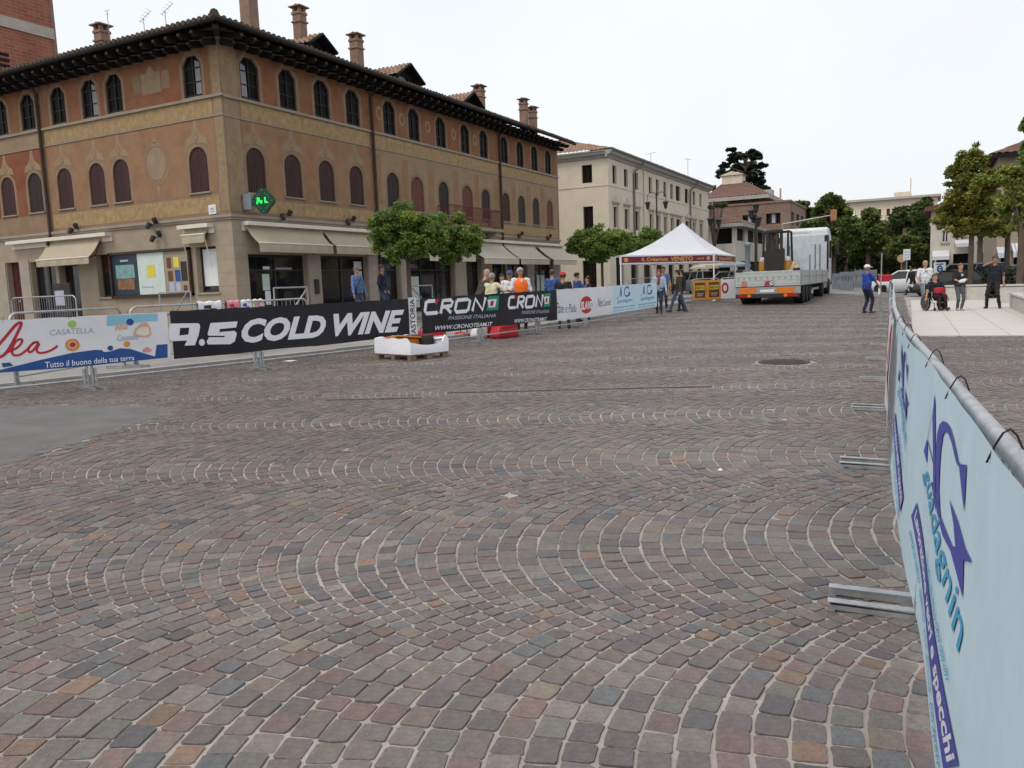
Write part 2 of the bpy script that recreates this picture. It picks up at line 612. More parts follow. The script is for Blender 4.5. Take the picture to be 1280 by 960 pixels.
def stroke(pts, w):
    """a 2-D brush stroke of width w (number or list) as one polygon"""
    n = len(pts)
    L_, R_ = [], []
    for i, p in enumerate(pts):
        a = Vector(pts[max(i - 1, 0)])
        b = Vector(pts[min(i + 1, n - 1)])
        t = (b - a).normalized()
        q = Vector((-t.y, t.x)) * ((w[i] if isinstance(w, list) else w) / 2)
        L_.append((p[0] + q.x, p[1] + q.y))
        R_.append((p[0] - q.x, p[1] - q.y))
    vs = L_ + R_
    fs = [(i, i + 1, n + i + 1, n + i) for i in range(n - 1)]
    return vs, fs


def smoothline(pts, k=6):
    out = []
    n = len(pts)
    for i in range(n - 1):
        p0, p1, p2, p3 = (np.array(pts[j], float) for j in (max(i - 1, 0), i, i + 1, min(i + 2, n - 1)))
        for s in range(k):
            t = s / k
            out.append(tuple(.5 * ((2 * p1) + (-p0 + p2) * t + (2 * p0 - 5 * p1 + 4 * p2 - p3) * t * t + (-p0 + 3 * p1 - 3 * p2 + p3) * t ** 3)))
    out.append(tuple(pts[-1]))
    return out


# ================================================================== GROUND
BAR_L = [(-13.15, 2.2), (-12.45, 5.1), (-11.75, 8.05), (-11.1, 11.0), (-10.4, 14.0), (-9.7, 16.9), (-9.3, 19.3), (-8.95, 21.8), (-8.85, 24.3), (-8.8, 26.8)]
BAR_R = [(.40, -1.5), (.215, 1.05), (.022, 3.56), (-.185, 6.22), (-.32, 8.85), (-.42, 11.25), (-.52, 13.95), (-.63, 16.65), (-.70, 18.8), (-.79, 21.0), (-.86, 23.2), (-.98, 25.7), (-1.1, 28.3), (-1.25, 31.2), (-1.42, 34.2)]


def barl_x(y):
    for (x0, y0), (x1, y1) in zip(BAR_L[:-1], BAR_L[1:]):
        if y <= y1:
            return x0 + (x1 - x0) * (y - y0) / (y1 - y0)
    return -8.8


def sheet(name, xs, ys, dz, m, parent=None, kind='structure'):
    xs, ys = list(xs), list(ys)
    vs = [(x, y, zg(x, y) + dz) for y in ys for x in xs]
    nx = len(xs)
    fs = [(j * nx + i, j * nx + i + 1, (j + 1) * nx + i + 1, (j + 1) * nx + i) for j in range(len(ys) - 1) for i in range(nx - 1)]
    me = bpy.data.meshes.new(name)
    me.from_pydata(vs, [], fs)
    me.materials.append(m)
    return link(name, me, parent, kind=kind)


far = [60, 75, 100, 150, 250, 450, 900, 1800]
sheet('ground', [-1800, -900, -400, -200, -100, -50, -30] + list(np.arange(-20, 13, 1.)) + [20, 40, 80, 160, 400, 900, 1800],
      [-300, -100, -40, -15] + list(np.arange(-5, 58, 1.)) + far, -.05, M['road'])
SQ = sheet('cobbled_square', np.arange(-15, 9.01, .5), np.arange(-3, 48.01, 1.), 0.0, M['mortar'])

# --- the smooth asphalt patch at the left
patch0 = [(-6.85, 3.2), (-7.1, 3.88), (-7.75, 5.6), (-8.3, 6.9), (-9.1, 7.0), (-10.06, 6.95), (-11.33, 6.3), (-11.9, 5.9), (-12.4, 3.0)]
patch = []
for (xa, ya), (xb, yb) in zip(patch0, patch0[1:] + patch0[:1]):
    k = int(math.hypot(xb - xa, yb - ya) / .09) + 1
    for q in range(k):
        patch.append((xa + (xb - xa) * q / k + random.gauss(0, .022), ya + (yb - ya) * q / k + random.gauss(0, .022)))
pv, pf = polyfill(patch)
MB().add([(x, y, .0042) for x, y in pv], pf).build('asphalt_patch', M['asphalt'], kind='structure')


def inpoly(x, y, lp):
    c = False
    j = len(lp) - 1
    for i in range(len(lp)):
        if (lp[i][1] > y) != (lp[j][1] > y) and x < (lp[j][0] - lp[i][0]) * (y - lp[i][1]) / (lp[j][1] - lp[i][1]) + lp[i][0]:
            c = not c
        j = i
    return c


# --- porphyry setts laid in arcs
E1 = np.array([math.cos(R(195)), math.sin(R(195))])
E2 = np.array([-.2588, .9659])
W2, ROWS = 1.035, .110
RAD = W2 / math.sin(PI / 4)                              # quarter arcs: rows of neighbouring strips cross at right angles
MAN = gnd(980, 453)
TINTS = [((.158, .139, .126), 12), ((.128, .112, .106), 9), ((.166, .130, .110), 8), ((.138, .110, .108), 7), ((.19, .128, .09), 1.5), ((.142, .134, .110), 5),
         ((.095, .088, .091), 2.2), ((.184, .160, .142), 5), ((.165, .115, .098), 5), ((.118, .118, .119), 3), ((.19, .156, .12), .8)]
TP = np.array([t[1] for t in TINTS])
TP = TP / TP.sum()


def slotx(x, y):                                          # where no sett lies
    if y > 47.6 or y < -1.5 or x < barl_x(y) - 1.45 or x > 7:
        return True
    if y > 18.95 and x > -.3 - (y - 19) * .035:
        return True
    if math.hypot(x - MAN[0], y - MAN[1]) < .47:
        return True
    if x < -6 and inpoly(x, y, patch0) and inpoly(x + rng.normal(0, .13), y + rng.normal(0, .13), patch0):
        return True
    return False


DEPTH = ROT[:, 2]
RIGHT = ROT[:, 0]
stones = []                                               # (distance, centre, polygon, in view)
FE = PI / 4
for j in range(-3, 26):
    vc = .15 + 2.07 * j
    for k in range(-95, 470):
        u0 = -k * ROWS + 6
        c = E1 * (u0 - .2) + E2 * vc
        if c[0] < -16.5 or c[0] > 9.5 or c[1] < -4 or c[1] > 50:
            continue
        # radial joints: small square setts at the crossing, larger ones towards the crown of the arc
        half = [FE - ROWS * math.sin(FE) / RAD]
        while half[-1] > .03:
            f = half[-1]
            w = min(max((.70 - f) / .35, 0), 1)
            half.append(f - (ROWS * math.sin(f) * (1 - w) + rng.uniform(.098, .126) * w) / RAD)
        last = half.pop()
        if half[-1] < .02:
            half.pop()
        other = [half[0]]
        while other[-1] > .03:
            f = other[-1]
            w = min(max((.70 - f) / .35, 0), 1)
            other.append(f - (ROWS * math.sin(f) * (1 - w) + rng.uniform(.098, .126) * w) / RAD)
        other.pop()
        if other[-1] < .02:
            other.pop()
        js = [-f for f in other] + half[::-1] + [FE]
        js.sort()
        # a gap in the middle wider than a stone and a half takes a joint of its own
        out_ = [js[0]]
        for a_, b_ in zip(js[:-1], js[1:]):
            if (b_ - a_) * RAD > .165:
                out_.append((a_ + b_) / 2)
            out_.append(b_)
        js = out_
        jr = .5 * (.0095 + rng.uniform(0, .005))
        for fi, f1 in zip(js[:-1], js[1:]):
            q = []
            jc = .5 * (.005 + rng.uniform(0, .005))
            for f, sg in ((fi, 1), (f1, -1)):
                t = ROWS * math.cos(f)
                a0, a1 = jr, t - jr
                off = jc * sg
                for a in ((a0, a1) if sg == 1 else (a1, a0)):
                    r_ = RAD + a
                    q.append((u0 - RAD + r_ * math.cos(f + off / r_) + rng.normal(0, .0026), r_ * math.sin(f + off / r_) + rng.normal(0, .0026)))
            P = [E1 * a + E2 * (vc + b) for a, b in q]
            cc = sum(P) / len(P)
            d = cc[0] * DEPTH[0] + cc[1] * DEPTH[1] + .17
            if d < .8:
                continue
            px = CXP + FPX * (cc[0] * RIGHT[0] + cc[1] * RIGHT[1]) / d
            if px < -330 or px > 1560 or slotx(cc[0], cc[1]):
                continue
            stones.append((d, cc, P, px))

stones.sort(key=lambda s: s[0])


def sett_geo(P, cc, d):
    """local rings (outline around its centre)"""
    pts = [np.array(p) - cc for p in P]
    n = len(pts)
    if sum(pts[i][0] * pts[(i + 1) % n][1] - pts[(i + 1) % n][0] * pts[i][1] for i in range(n)) < 0:
        pts = pts[::-1]
    if d < 7.5:
        o = []
        for i in range(n):
            a, b, c = pts[i - 1], pts[i], pts[(i + 1) % n]
            r1 = min(.004 + rng.uniform(0, .008), .35 * np.linalg.norm(b - a))
            r2 = min(.004 + rng.uniform(0, .008), .35 * np.linalg.norm(b - c))
            o.append(b + (a - b) / np.linalg.norm(a - b) * r1)
            o.append(b + (c - b) / np.linalg.norm(c - b) * r2)
            if np.linalg.norm(c - b) > .06:
                o.append((b + c) / 2 * (1 + rng.normal(0, .04)))
        pts = o
    n = len(pts)
    tx, ty = rng.normal(0, .014, 2)
    h = .0062 + rng.normal(0, .0018)

    def ring(s, z):
        return [(p[0] * s, p[1] * s, z + (p[0] * tx + p[1] * ty)) for p in pts]
    if d < 7.5:
        vs = ring(1.0, -.02) + ring(1.0, h - .0025) + ring(.978, h)
        k = 3
    elif d < 16:
        vs = ring(1.0, -.01) + ring(.95, h)
        k = 2
    else:
        vs = ring(1.0, -.003) + ring(.96, h - .001)
        k = 2
    fs = []
    for r_ in range(k - 1):
        for i in range(n):
            fs.append((r_ * n + i, r_ * n + (i + 1) % n, (r_ + 1) * n + (i + 1) % n, (r_ + 1) * n + i))
    fs.append(tuple((k - 1) * n + i for i in range(n)))
    return vs, fs


def sett_tint(cc):
    t = np.array(TINTS[rng.choice(len(TINTS), p=TP)][0])
    x, y = cc
    w = .07 * math.sin(1.1 * x + .6 * y) * math.sin(.8 * y - .5 * x + 1) + .06 * math.sin(.37 * x - .23 * y + 2) + .05 * math.sin(2.3 * x + 1.7 * y) * math.sin(1.9 * y - 2.1 * x)
    return np.clip(t * .93 * rng.uniform(.86, 1.14) * (1 + w), 0, 1)


def tint_attr(me, cols):
    a = me.color_attributes.new('tint', 'FLOAT_COLOR', 'POINT')
    a.data.foreach_set('color', np.asarray(cols, 'f').ravel())


nparts = 0
GV, GF, GC = [], [], []
for d, cc, P, px in stones:
    vs, fs = sett_geo(P, cc, d)
    t = sett_tint(cc)
    z0 = zg(cc[0], cc[1])
    view = -10 < px < 1175 and cc[0] < .1 - .07 * cc[1] and d > 1.9
    if nparts < 300 and view:
        me = bpy.data.meshes.new('cobblestone')
        me.from_pydata(vs, [], fs)
        me.materials.append(M['stone'])
        tint_attr(me, [(*t, 1)] * len(vs))
        link('cobblestone', me, SQ, (cc[0], cc[1], z0))
        nparts += 1
    else:
        b = len(GV)
        GV.extend((v[0] + cc[0], v[1] + cc[1], v[2] + z0) for v in vs)
        GF.extend(tuple(i + b for i in f) for f in fs)
        GC.extend([(*t, 1)] * len(vs))
me = bpy.data.meshes.new('cobblestones')
me.from_pydata(GV, [], GF)
me.materials.append(M['stone'])
tint_attr(me, GC)
link('cobblestones', me, SQ, kind='stuff')
print('setts', len(stones), 'faces', len(GF))

# --- manhole cover
mh = MB()
mh.lathe([(.40, -.02), (.40, .012), (.385, .014), (.375, .008), (0.355, .008), (.35, .014), (.0001, .014)], (0, 0, 0), 32)
mo = mh.build('manhole_cover', M['iron'], loc=(MAN[0], MAN[1], zg(MAN[0], MAN[1])))
tag(mo, 'round dark iron manhole cover let into the cobbles', 'manhole cover')
rb = MB()
for i in range(-4, 5):
    w = math.sqrt(max(.33 ** 2 - (i * .07) ** 2, 0))
    rb.box((0, i * .07, .016), (2 * w, .022, .006))
    rb.box((i * .07, 0, .0155), (.022, 2 * w, .005))
rb.build('tread_ribs', M['iron'], mo)

# --- narrow drain slot across the square
for k, (a, b) in enumerate((((-5.66, 8.92), (-2.47, 10.22)), ((-6.9, 7.95), (-5.75, 8.42)))):
    dr = MB()
    dr.tube([(a[0], a[1], -.012), (b[0], b[1], -.012)], .032, 6)
    tag(dr.build('drain_channel', M['iron']), ['long dark drain slot crossing the cobbles in mid square', 'short dark drain slot in the cobbles at the corner of the asphalt patch'][k], 'drain')

# --- pavement and raised footway along the shops
pv_ = MB()
ysl = list(np.arange(-6, 46.1, 2.0))
top, bot = [], []
for y in ysl:
    x = barl_x(y) - 1.5
    top.append((x, y, zg(x, y) + .12))
pvs, pfs = [], []
for (x, y, z) in top:
    pvs += [(x, y, z - .16), (x, y, z), (-18.0, y, zg(-18, y) + .12), (-40, y, zg(-18, y) + .12)]
for i in range(len(top) - 1):
    a, b = i * 4, (i + 1) * 4
    for q in range(3):
        pfs.append((a + q, b + q, b + q + 1, a + q + 1))
pv_.add(pvs, pfs)
pv_.build('pavement', M['pavement'], kind='structure')
kb = MB()
for i in range(len(top) - 1):
    (x0, y0, z0), (x1, y1, z1) = top[i], top[i + 1]
    a = math.atan2(y1 - y0, x1 - x0)
    kb.box(((x0 + x1) / 2 + .07, (y0 + y1) / 2, (z0 + z1) / 2 - .06), (math.hypot(x1 - x0, y1 - y0) - .012, .13, .13), a, bev=.012)
kb.build('kerb', M['kerb'], kind='structure')
rf = MB()
rf.bb((-19.1, 15.4, 0), (-16.0, 45, .42))
rf.bb((-36, 15.4, 0), (-19.1, 18.2, .42))
rf.bb((-15.7, 15.7, 0), (-15.99, 44, .27))
rf.build('raised_footway', M['pavement'], kind='structure')

# --- light stone plaza at the right, laid as single slabs
PL = MB()
PL.bb((-.35, 19.1, -.04), (14, 41.5, .004))
PLZ = PL.build('stone_plaza', M['mortar'], kind='structure')
slab_me = MB().box((0, 0, 0), (.885, .885, .03), bev=.004).mesh('slab', M['slab'])
ny = 0
far_slabs = MB()
for iy in range(25):
    for ix in range(16):
        x, y = ix * .9 + .1 - .02 * iy, 19.55 + iy * .9
        if x - .45 < -.36 - (y - 19.5) * .028:
            continue
        if x < 4.6 and y < 41 and ny < 150:
            link('slab', slab_me, PLZ, (x, y, -.004 + random.uniform(-.001, .001)))
            ny += 1
        else:
            far_slabs.box((x, y, -.004), (.885, .885, .03))
far_slabs.build('slabs', M['slab'], PLZ, kind='stuff')

# --- road markings on the cross street
for k, (p, q) in enumerate((((1042, 365.5), (1078, 364.5)), ((1060, 352.5), (1110, 352.0)))):
    a, b = gnd(*p), gnd(*q)
    mk = MB()
    w = .22
    mk.quad((a[0], a[1] - w, a[2] - .04), (b[0], b[1] - w, b[2] - .04), (b[0], b[1] + w, b[2] - .04), (a[0], a[1] + w, a[2] - .04))
    mk.build('road_marking', M['paint'], kind='structure')


# ================================================================== THE PAINTED PALAZZO
XF, YF = -19.17, 18.3
PAL = root('palazzo', 'three storey corner building with faded orange painted facades and arched windows', 'building', (XF, YF, 0))
# local frame: long facade in the plane x = 0 (runs along +y), short facade in the plane y = 0 (runs along -x)


def arch(c, w, z0, z1, n, rise=None):
    """outline of an arched opening in (u, z)"""
    r = w / 2
    rise = r if rise is None else rise
    p = [(c - r, z0), (c + r, z0)]
    for i in range(n + 1):
        a = PI * i / n
        p.append((c + r * math.cos(a), z1 - rise + rise * math.sin(a)))
    return p


def cham(c, w, z0, z1, m=0.0):
    r = w / 2 + m
    k = .25
    return [(c - r, z0), (c + r, z0), (c + r, z1 - k + m * .3), (c + r * .45, z1 + m), (c - r * .45, z1 + m), (c - r, z1 - k + m * .3)]


def rect(u0, u1, z0, z1):
    return [(u0, z0), (u1, z0), (u1, z1), (u0, z1)]


def on_long(u, z, d=0.0):
    return (d, u, z)


def on_short(u, z, d=0.0):                                # u runs towards -x; d outward is -y
    return (-u, -d, z)


def wall(mb, outline, holes, fmap, depth, m=0, d=0.0):
    v, f = polyfill(outline, holes)
    mb.add([fmap(a, b, d) for a, b in v], f, m)
    for h in holes:
        n = len(h)
        vs = [fmap(a, b, d) for a, b in h] + [fmap(a, b, d - depth) for a, b in h]
        mb.add(vs, [(i, (i + 1) % n, n + (i + 1) % n, n + i) for i in range(n)], m)


def flat(mb, outline, holes, fmap, d, m=0):
    v, f = polyfill(outline, holes)
    mb.add([fmap(a, b, d) for a, b in v], f, m)


UPZ = (7.47, 8.76)
FIZ = (4.60, 6.02)
LONG_U = [1.20, 2.89, 4.59, 6.30, 8.57, 10.28, 12.35, 14.41, 16.15, 18.24, 20.0, 21.72, 23.46]
LONG_F = [1.20, 2.89, 4.59, 6.27, 8.59, 10.30, 12.37, 14.41, 16.15, 18.23, 19.98, 21.72, 23.49]
SH_U = [1.20, 4.87, 6.13, 7.83, 9.56, 11.19, 12.9, 14.5]
SH_F = [1.24, 4.89, 6.14, 7.88, 9.59, 11.23, 12.9, 14.5]
WU, WF = .80, .82
LEN, LENS = 24.75, 17.0
TOPZ = 9.42
long_up = [cham(c, WU, *UPZ) for c in LONG_U]
long_fi = [arch(c, .94 if i in (5, 7) else WF, *FIZ, 10) for i, c in enumerate(LONG_F)]
sh_up = [cham(c, WU, UPZ[0] + .04, UPZ[1] - .02) for c in SH_U]
sh_fi = [arch(c, WF, FIZ[0] + .04, FIZ[1] + .01, 10) for c in SH_F]
LG = [(.56, 3.26), (3.96, 6.61), (7.45, 8.75), (9.3, 12.95), (14.0, 15.4), (16.5, 17.85), (18.05, 20.3), (21.2, 23.6)]
GT = 2.68
long_g = [rect(a, b, .42, GT) for a, b in LG]
SG = [(.77, 1.69, 1.52, 2.96), (5.62, 6.6, 1.5, 2.96), (7.62, 8.66, .42, 2.72), (8.86, 10.36, .42, 2.88), (11.02, 11.83, .42, 2.92), (12.6, 14.3, .42, 2.9)]
short_g = [rect(*s) for s in SG]

mb = MB()
wall(mb, rect(0, LEN, 3.86, TOPZ), long_up + long_fi, on_long, .32)
wall(mb, rect(0, LENS, 3.86, TOPZ), sh_up + sh_fi, on_short, .32)
wall(mb, rect(0, LEN, 0, 3.86), long_g, on_long, .34, 1)
wall(mb, rect(0, LENS, 0, 3.86), short_g, on_short, .34, 1)
mb.quad((0, LEN, 0), (0, LEN, TOPZ), (-9, LEN, TOPZ), (-9, LEN, 0))
mb.quad((-9, LEN, 0), (-9, LEN, TOPZ), (-9, 8, TOPZ), (-9, 8, 0))
mb.quad((-LENS, 0, 0), (-LENS, 0, TOPZ), (-LENS, 8, TOPZ), (-LENS, 8, 0))
mb.build('wall', [M['fresco'], M['groundstone']], PAL)

# dark rooms behind the openings
mb = MB()
mb.quad((-.95, .3, 0), (-.95, LEN, 0), (-.95, LEN, 9.3), (-.95, .3, 9.3))
mb.quad((-.5, .95, 0), (-LENS, .95, 0), (-LENS, .95, 9.3), (-.5, .95, 9.3))
for z in (.43, 2.95, 3.8, 6.6):
    mb.quad((-.33, 0.3, z), (-.96, .3, z), (-.96, LEN, z), (-.33, LEN, z))
    mb.quad((-.3, .33, z), (-.3, .96, z), (-LENS, .96, z), (-LENS, .33, z))
mb.build('room', M['dark'], PAL)

# painted fields of the facade, each a thin skin of colour
sect = [(.72, 7.2), (7.3, 17.5), (17.6, 24.5)]
for i, (a, b) in enumerate(sect):
    mb = MB()
    hs = [cham(c, WU, UPZ[0] - .5, UPZ[1], .13) for c in LONG_U if a < c < b]
    hs = [[(x, max(z, 7.475)) for x, z in h] for h in hs]
    flat(mb, rect(a, b, 7.46, 9.02), hs, on_long, .004)
    mb.build('painted_panel', M['terra'], PAL)
    mb = MB()
    flat(mb, rect(a, b, 6.86, 7.36), [], on_long, .004)
    mb.build('painted_frieze', M['ochre'], PAL)
    mb = MB()
    hs = [[(x, max(z, 4.50)) for x, z in h] for h in [arch(c, WF + .26, 4.3, FIZ[1] + .13, 8) for c in LONG_F if a < c < b]]
    flat(mb, rect(a, b, 4.49, 6.80), hs, on_long, .004)
    mb.build('painted_panel', M['fresco_grey' if i else 'terra3'], PAL)
    mb = MB()
    flat(mb, rect(a, b, 3.99, 4.42), [], on_long, .004)
    mb.build('painted_dado', M['ochre'], PAL)
ssect = [(.44, 8.72, 'terra', 'terra3'), (8.98, 16.5, 'terra', 'terra2')]
for a, b, m1, m2 in ssect:
    mb = MB()
    hs = [[(x, max(z, 7.505)) for x, z in h] for h in [cham(c, WU, 7.0, UPZ[1] - .02, .13) for c in SH_U if a < c < b]]
    flat(mb, rect(a, b, 7.49, 9.02), hs, on_short, .004)
    mb.build('painted_panel', M[m1], PAL)
    mb = MB()
    flat(mb, rect(a, b, 6.9, 7.39), [], on_short, .004)
    mb.build('painted_frieze', M['ochre' if a < 5 else 'frlight'], PAL)
    mb = MB()
    hs = [[(x, max(z, 4.56)) for x, z in h] for h in [arch(c, WF + .26, 4.3, FIZ[1] + .14, 8) for c in SH_F if a < c < b]]
    flat(mb, rect(a, b, 4.55, 6.84), hs, on_short, .004)
    mb.build('painted_panel', M[m2], PAL)
    mb = MB()
    flat(mb, rect(a, b, 3.99, 4.48), [], on_short, .004)
    mb.build('painted_dado', M['ochre' if a < 5 else 'fresco'], PAL)
# corner quoin strip, pale
for f_, w in ((on_long, .64), (on_short, .36)):
    mb = MB()
    flat(mb, rect(.03, w, 4.0, 9.2), [], f_, .006)
    mb.build('painted_quoin', M['frlight'], PAL)
for f_, a in ((on_long, .33), (on_short, .2)):
    for z in (4.6, 7.55):
        mb = MB()
        flat(mb, rect(a - .1, a + .1, z, z + (1.9 if z < 7 else 1.4)), [], f_, .009)
        mb.build('painted_candelabra', M['frcand'], PAL)

# painted ornaments: tabernacles over the first floor windows, panel, oval
orn = MB().add([(0.008, x, z) for x, z in [(-.5, .02), (-.42, .24), (-.2, .36), (-.1, .56), (-.05, .78), (.05, .78), (.1, .56), (.2, .36), (.42, .24), (.5, .02), (.3, .07), (0, .12), (-.3, .07)]],
               [(0, 1, 12), (1, 2, 11, 12), (2, 3, 11), (3, 4, 5, 6, 11), (6, 7, 11), (7, 8, 10, 11), (8, 9, 10)])
orn.add([(0.012, .10 * math.cos(t) * 1.0, .27 + .14 * math.sin(t)) for t in np.linspace(0, 2 * PI, 12, endpoint=False)], [tuple(range(12))], 1)
orn.add([(0.014, .055 * math.cos(t) * 1.0, .27 + .085 * math.sin(t)) for t in np.linspace(0, 2 * PI, 12, endpoint=False)], [tuple(range(12))])
orn_me = orn.mesh('painted_ornament', [M['frlight'], M['terra3']])
for c in LONG_F[:4]:
    link('painted_ornament', orn_me, PAL, (0, c, FIZ[1] + .02))
for c in SH_F[:6]:
    o = link('painted_ornament', orn_me, PAL, (-c, 0, FIZ[1] + .02))
    o.rotation_euler[2] = -PI / 2
mb = MB()
flat(mb, ell(3.12, 5.70, .62, .68, 24), [ell(3.12, 5.70, .50, .54, 24)], on_short, .008, 1)
flat(mb, ell(3.12, 5.70, .47, .51, 24), [], on_short, .009, 0)
flat(mb, [(3.02, 5.0), (3.12, 4.68), (3.22, 5.0)], [], on_short, .008, 0)
flat(mb, [(2.98, 6.36), (3.12, 6.62), (3.26, 6.36)], [], on_short, .008, 0)
mb.build('painted_oval', [M['frlight'], M['fresco']], PAL)
mb = MB()
flat(mb, rect(2.6, 3.5, 7.88, 8.52), [], on_short, .008, 0)
flat(mb, rect(2.2, 2.55, 7.95, 8.5), [], on_short, .007, 1)
flat(mb, rect(3.55, 3.9, 7.95, 8.5), [], on_short, .007, 1)
flat(mb, [(2.85, 8.52), (3.25, 8.52), (3.05, 8.75)], [], on_short, .008, 0)
mb.build('painted_tablet', [M['frlight'], M['fresco']], PAL)
for c in (7.9, 9.43, 11.3, 13.4, 15.3):
    mb = MB()
    flat(mb, ell(c, 8.2, .2, .26, 14), [ell(c, 8.2, .12, .17, 14)], on_long, .008)
    mb.build('painted_medallion', M['ochre'], PAL)
for c in (7.62, 9.45, 11.35, 13.4, 15.3, 17.2, 19.1, 20.85, 22.6):
    mb = MB()
    flat(mb, rect(c - .22, c + .22, 4.7, 6.6), [], on_long, .008)
    mb.build('painted_strip', M['terra3'], PAL)

# string courses and the cornice over the shops
def course(a, b, z0, z1, d, short=False, corner=False):
    mb = MB()
    if short:
        mb.bb((-b, 0, z0), (-a + (d if corner else 0), -d, z1))
    else:
        mb.bb((0, a, z0), (d, b, z1))
    mb.build('cornice', M['cornice'], PAL)


for a, b in ((0, 7.27), (7.39, 17.54), (17.66, LEN)):
    for z0, z1, d in ((7.375, 7.455, .07), (6.81, 6.85, .03), (3.80, 3.885, .10), (3.73, 3.80, .055), (9.04, 9.2, .04)):
        course(a, b, z0, z1, d)
for a, b in ((0, 8.78), (8.92, LENS)):
    for z0, z1, d in ((7.40, 7.48, .07), (6.845, 6.885, .03), (3.80, 3.885, .10), (3.73, 3.80, .055), (9.04, 9.2, .04)):
        course(a, b, z0, z1, d, True, a == 0 and z1 < 9)

# --- windows: frame > pane, shutter, curtain, sill (meshes shared)


def leaf_outline(o, inset):
    cx = sum(p[0] for p in o) / len(o)
    cz = sum(p[1] for p in o) / len(o)
    w = max(p[0] for p in o) - cx
    h = max(p[1] for p in o) - cz
    return [(cx + (p[0] - cx) * (1 - inset / w), cz + (p[1] - cz) * (1 - inset / h)) for p in o]


def yz(mb, outline, holes, d, m=0, th=0.0):
    v, f = polyfill(outline, holes)
    n = len(v)
    mb.add([(d, a, b) for a, b in v], f, m)
    if th:
        for lp in [outline] + list(holes):
            k = len(lp)
            mb.add([(d, a, b) for a, b in lp] + [(d - th, a, b) for a, b in lp], [(i, (i + 1) % k, k + (i + 1) % k, k + i) for i in range(k)], m)


def win_meshes(o, closed_mat):
    d = {}
    mb = MB()
    yz(mb, o, [leaf_outline(o, .06)], -.06, th=.06)
    z0 = min(p[1] for p in o)
    z1 = max(p[1] for p in o)
    mb.bb((-.11, -.025, z0), (-.055, .025, z1 - .02))
    for z in (z0 + (z1 - z0) * .36, z0 + (z1 - z0) * .68):
        mb.bb((-.105, -.33, z - .016), (-.06, .33, z + .016))
    d['frame'] = mb.mesh('window', M['winframe'])
    mb = MB()
    yz(mb, leaf_outline(o, .03), [], -.09)
    d['pane'] = mb.mesh('pane', M['glassdk'])
    mb = MB()
    w = max(p[0] for p in o)
    mb.bb((-.02, -w - .07, z0 - .05), (.055, w + .07, z0 - .002), bev=.008)
    d['sill'] = mb.mesh('sill', M['cornice'])
    for nm, mm in (('shutter', 'shutter'), ('shutter_dark', 'shutterdk'), ('shutter_red', 'shutterbr')):
        mb = MB()
        lo = leaf_outline(o, .012)
        nb = 8
        ww = w - .012
        for k in range(nb):
            a, b = -ww + 2 * ww * k / nb, -ww + 2 * ww * (k + 1) / nb
            hh = []

            def top(u):
                u = max(-ww + 1e-4, min(ww - 1e-4, u))
                best = z0
                for i in range(len(lo)):
                    p, q = lo[i], lo[(i + 1) % len(lo)]
                    if min(p[0], q[0]) - 1e-9 <= u <= max(p[0], q[0]) + 1e-9 and abs(p[0] - q[0]) > 1e-9:
                        best = max(best, p[1] + (q[1] - p[1]) * (u - p[0]) / (q[0] - p[0]))
                return best
            g = .006 if k != nb // 2 else .012
            mb.prism([(a + g, z0 + .01), (b - .004, z0 + .01), (b - .004, top(b - .004)), ((a + b) / 2, top((a + b) / 2)), (a + g, top(a + g))], -.075, -.04, 'x')
        d[nm] = mb.mesh('shutter', M[mm])
    mb = MB()
    mb.quad((-.086, .06, z0 + .1), (-.086, .29, z0 + .1), (-.086, .27, z1 - .26), (-.086, .06, z1 - .18))
    d['curtain'] = mb.mesh('curtain', M['curtain'])
    return d


up_m = win_meshes([(x, z) for x, z in cham(0, WU, 0, UPZ[1] - UPZ[0])], M['shutter'])
fi_m = win_meshes(arch(0, WF, 0, FIZ[1] - FIZ[0], 10), M['shutter'])


def put_window(d, parent, loc, rz, kind, curtain=0):
    w = link('window', d['frame'], parent, loc, rz)
    link('sill', d['sill'], w)
    if kind:
        link('shutter', d[kind], w)
    else:
        link('pane', d['pane'], w)
        if curtain:
            c = link('curtain', d['curtain'], w)
            if curtain < 0:
                c.location = (0, -.35, 0)
    return w


for i, c in enumerate(LONG_U):
    put_window(up_m, PAL, (0, c, UPZ[0]), 0, None, -1 if i < 1 else 0)
for i, c in enumerate(SH_U):
    put_window(up_m, PAL, (-c, 0, UPZ[0] + .04), -PI / 2, None, 1 if i in (0, 2) else 0)
for i, c in enumerate(LONG_F):
    w = put_window(fi_m, PAL, (0, c, FIZ[0]), 0, 'shutter_dark' if i in (4, 6, 8, 10, 11) else ('shutter_red' if i in (5, 7, 12) else 'shutter'))
    if i in (5, 7):
        w.scale[1] = 1.14
for i, c in enumerate(SH_F):
    put_window(fi_m, PAL, (-c, 0, FIZ[0] + .04), -PI / 2, 'shutter_dark' if i in (4,) else 'shutter')

# --- eaves: timber soffit, two tiers of rafters, tiled roof
OV = .92
EZ = 9.30
PITCH = math.tan(R(20))
rm = MB()


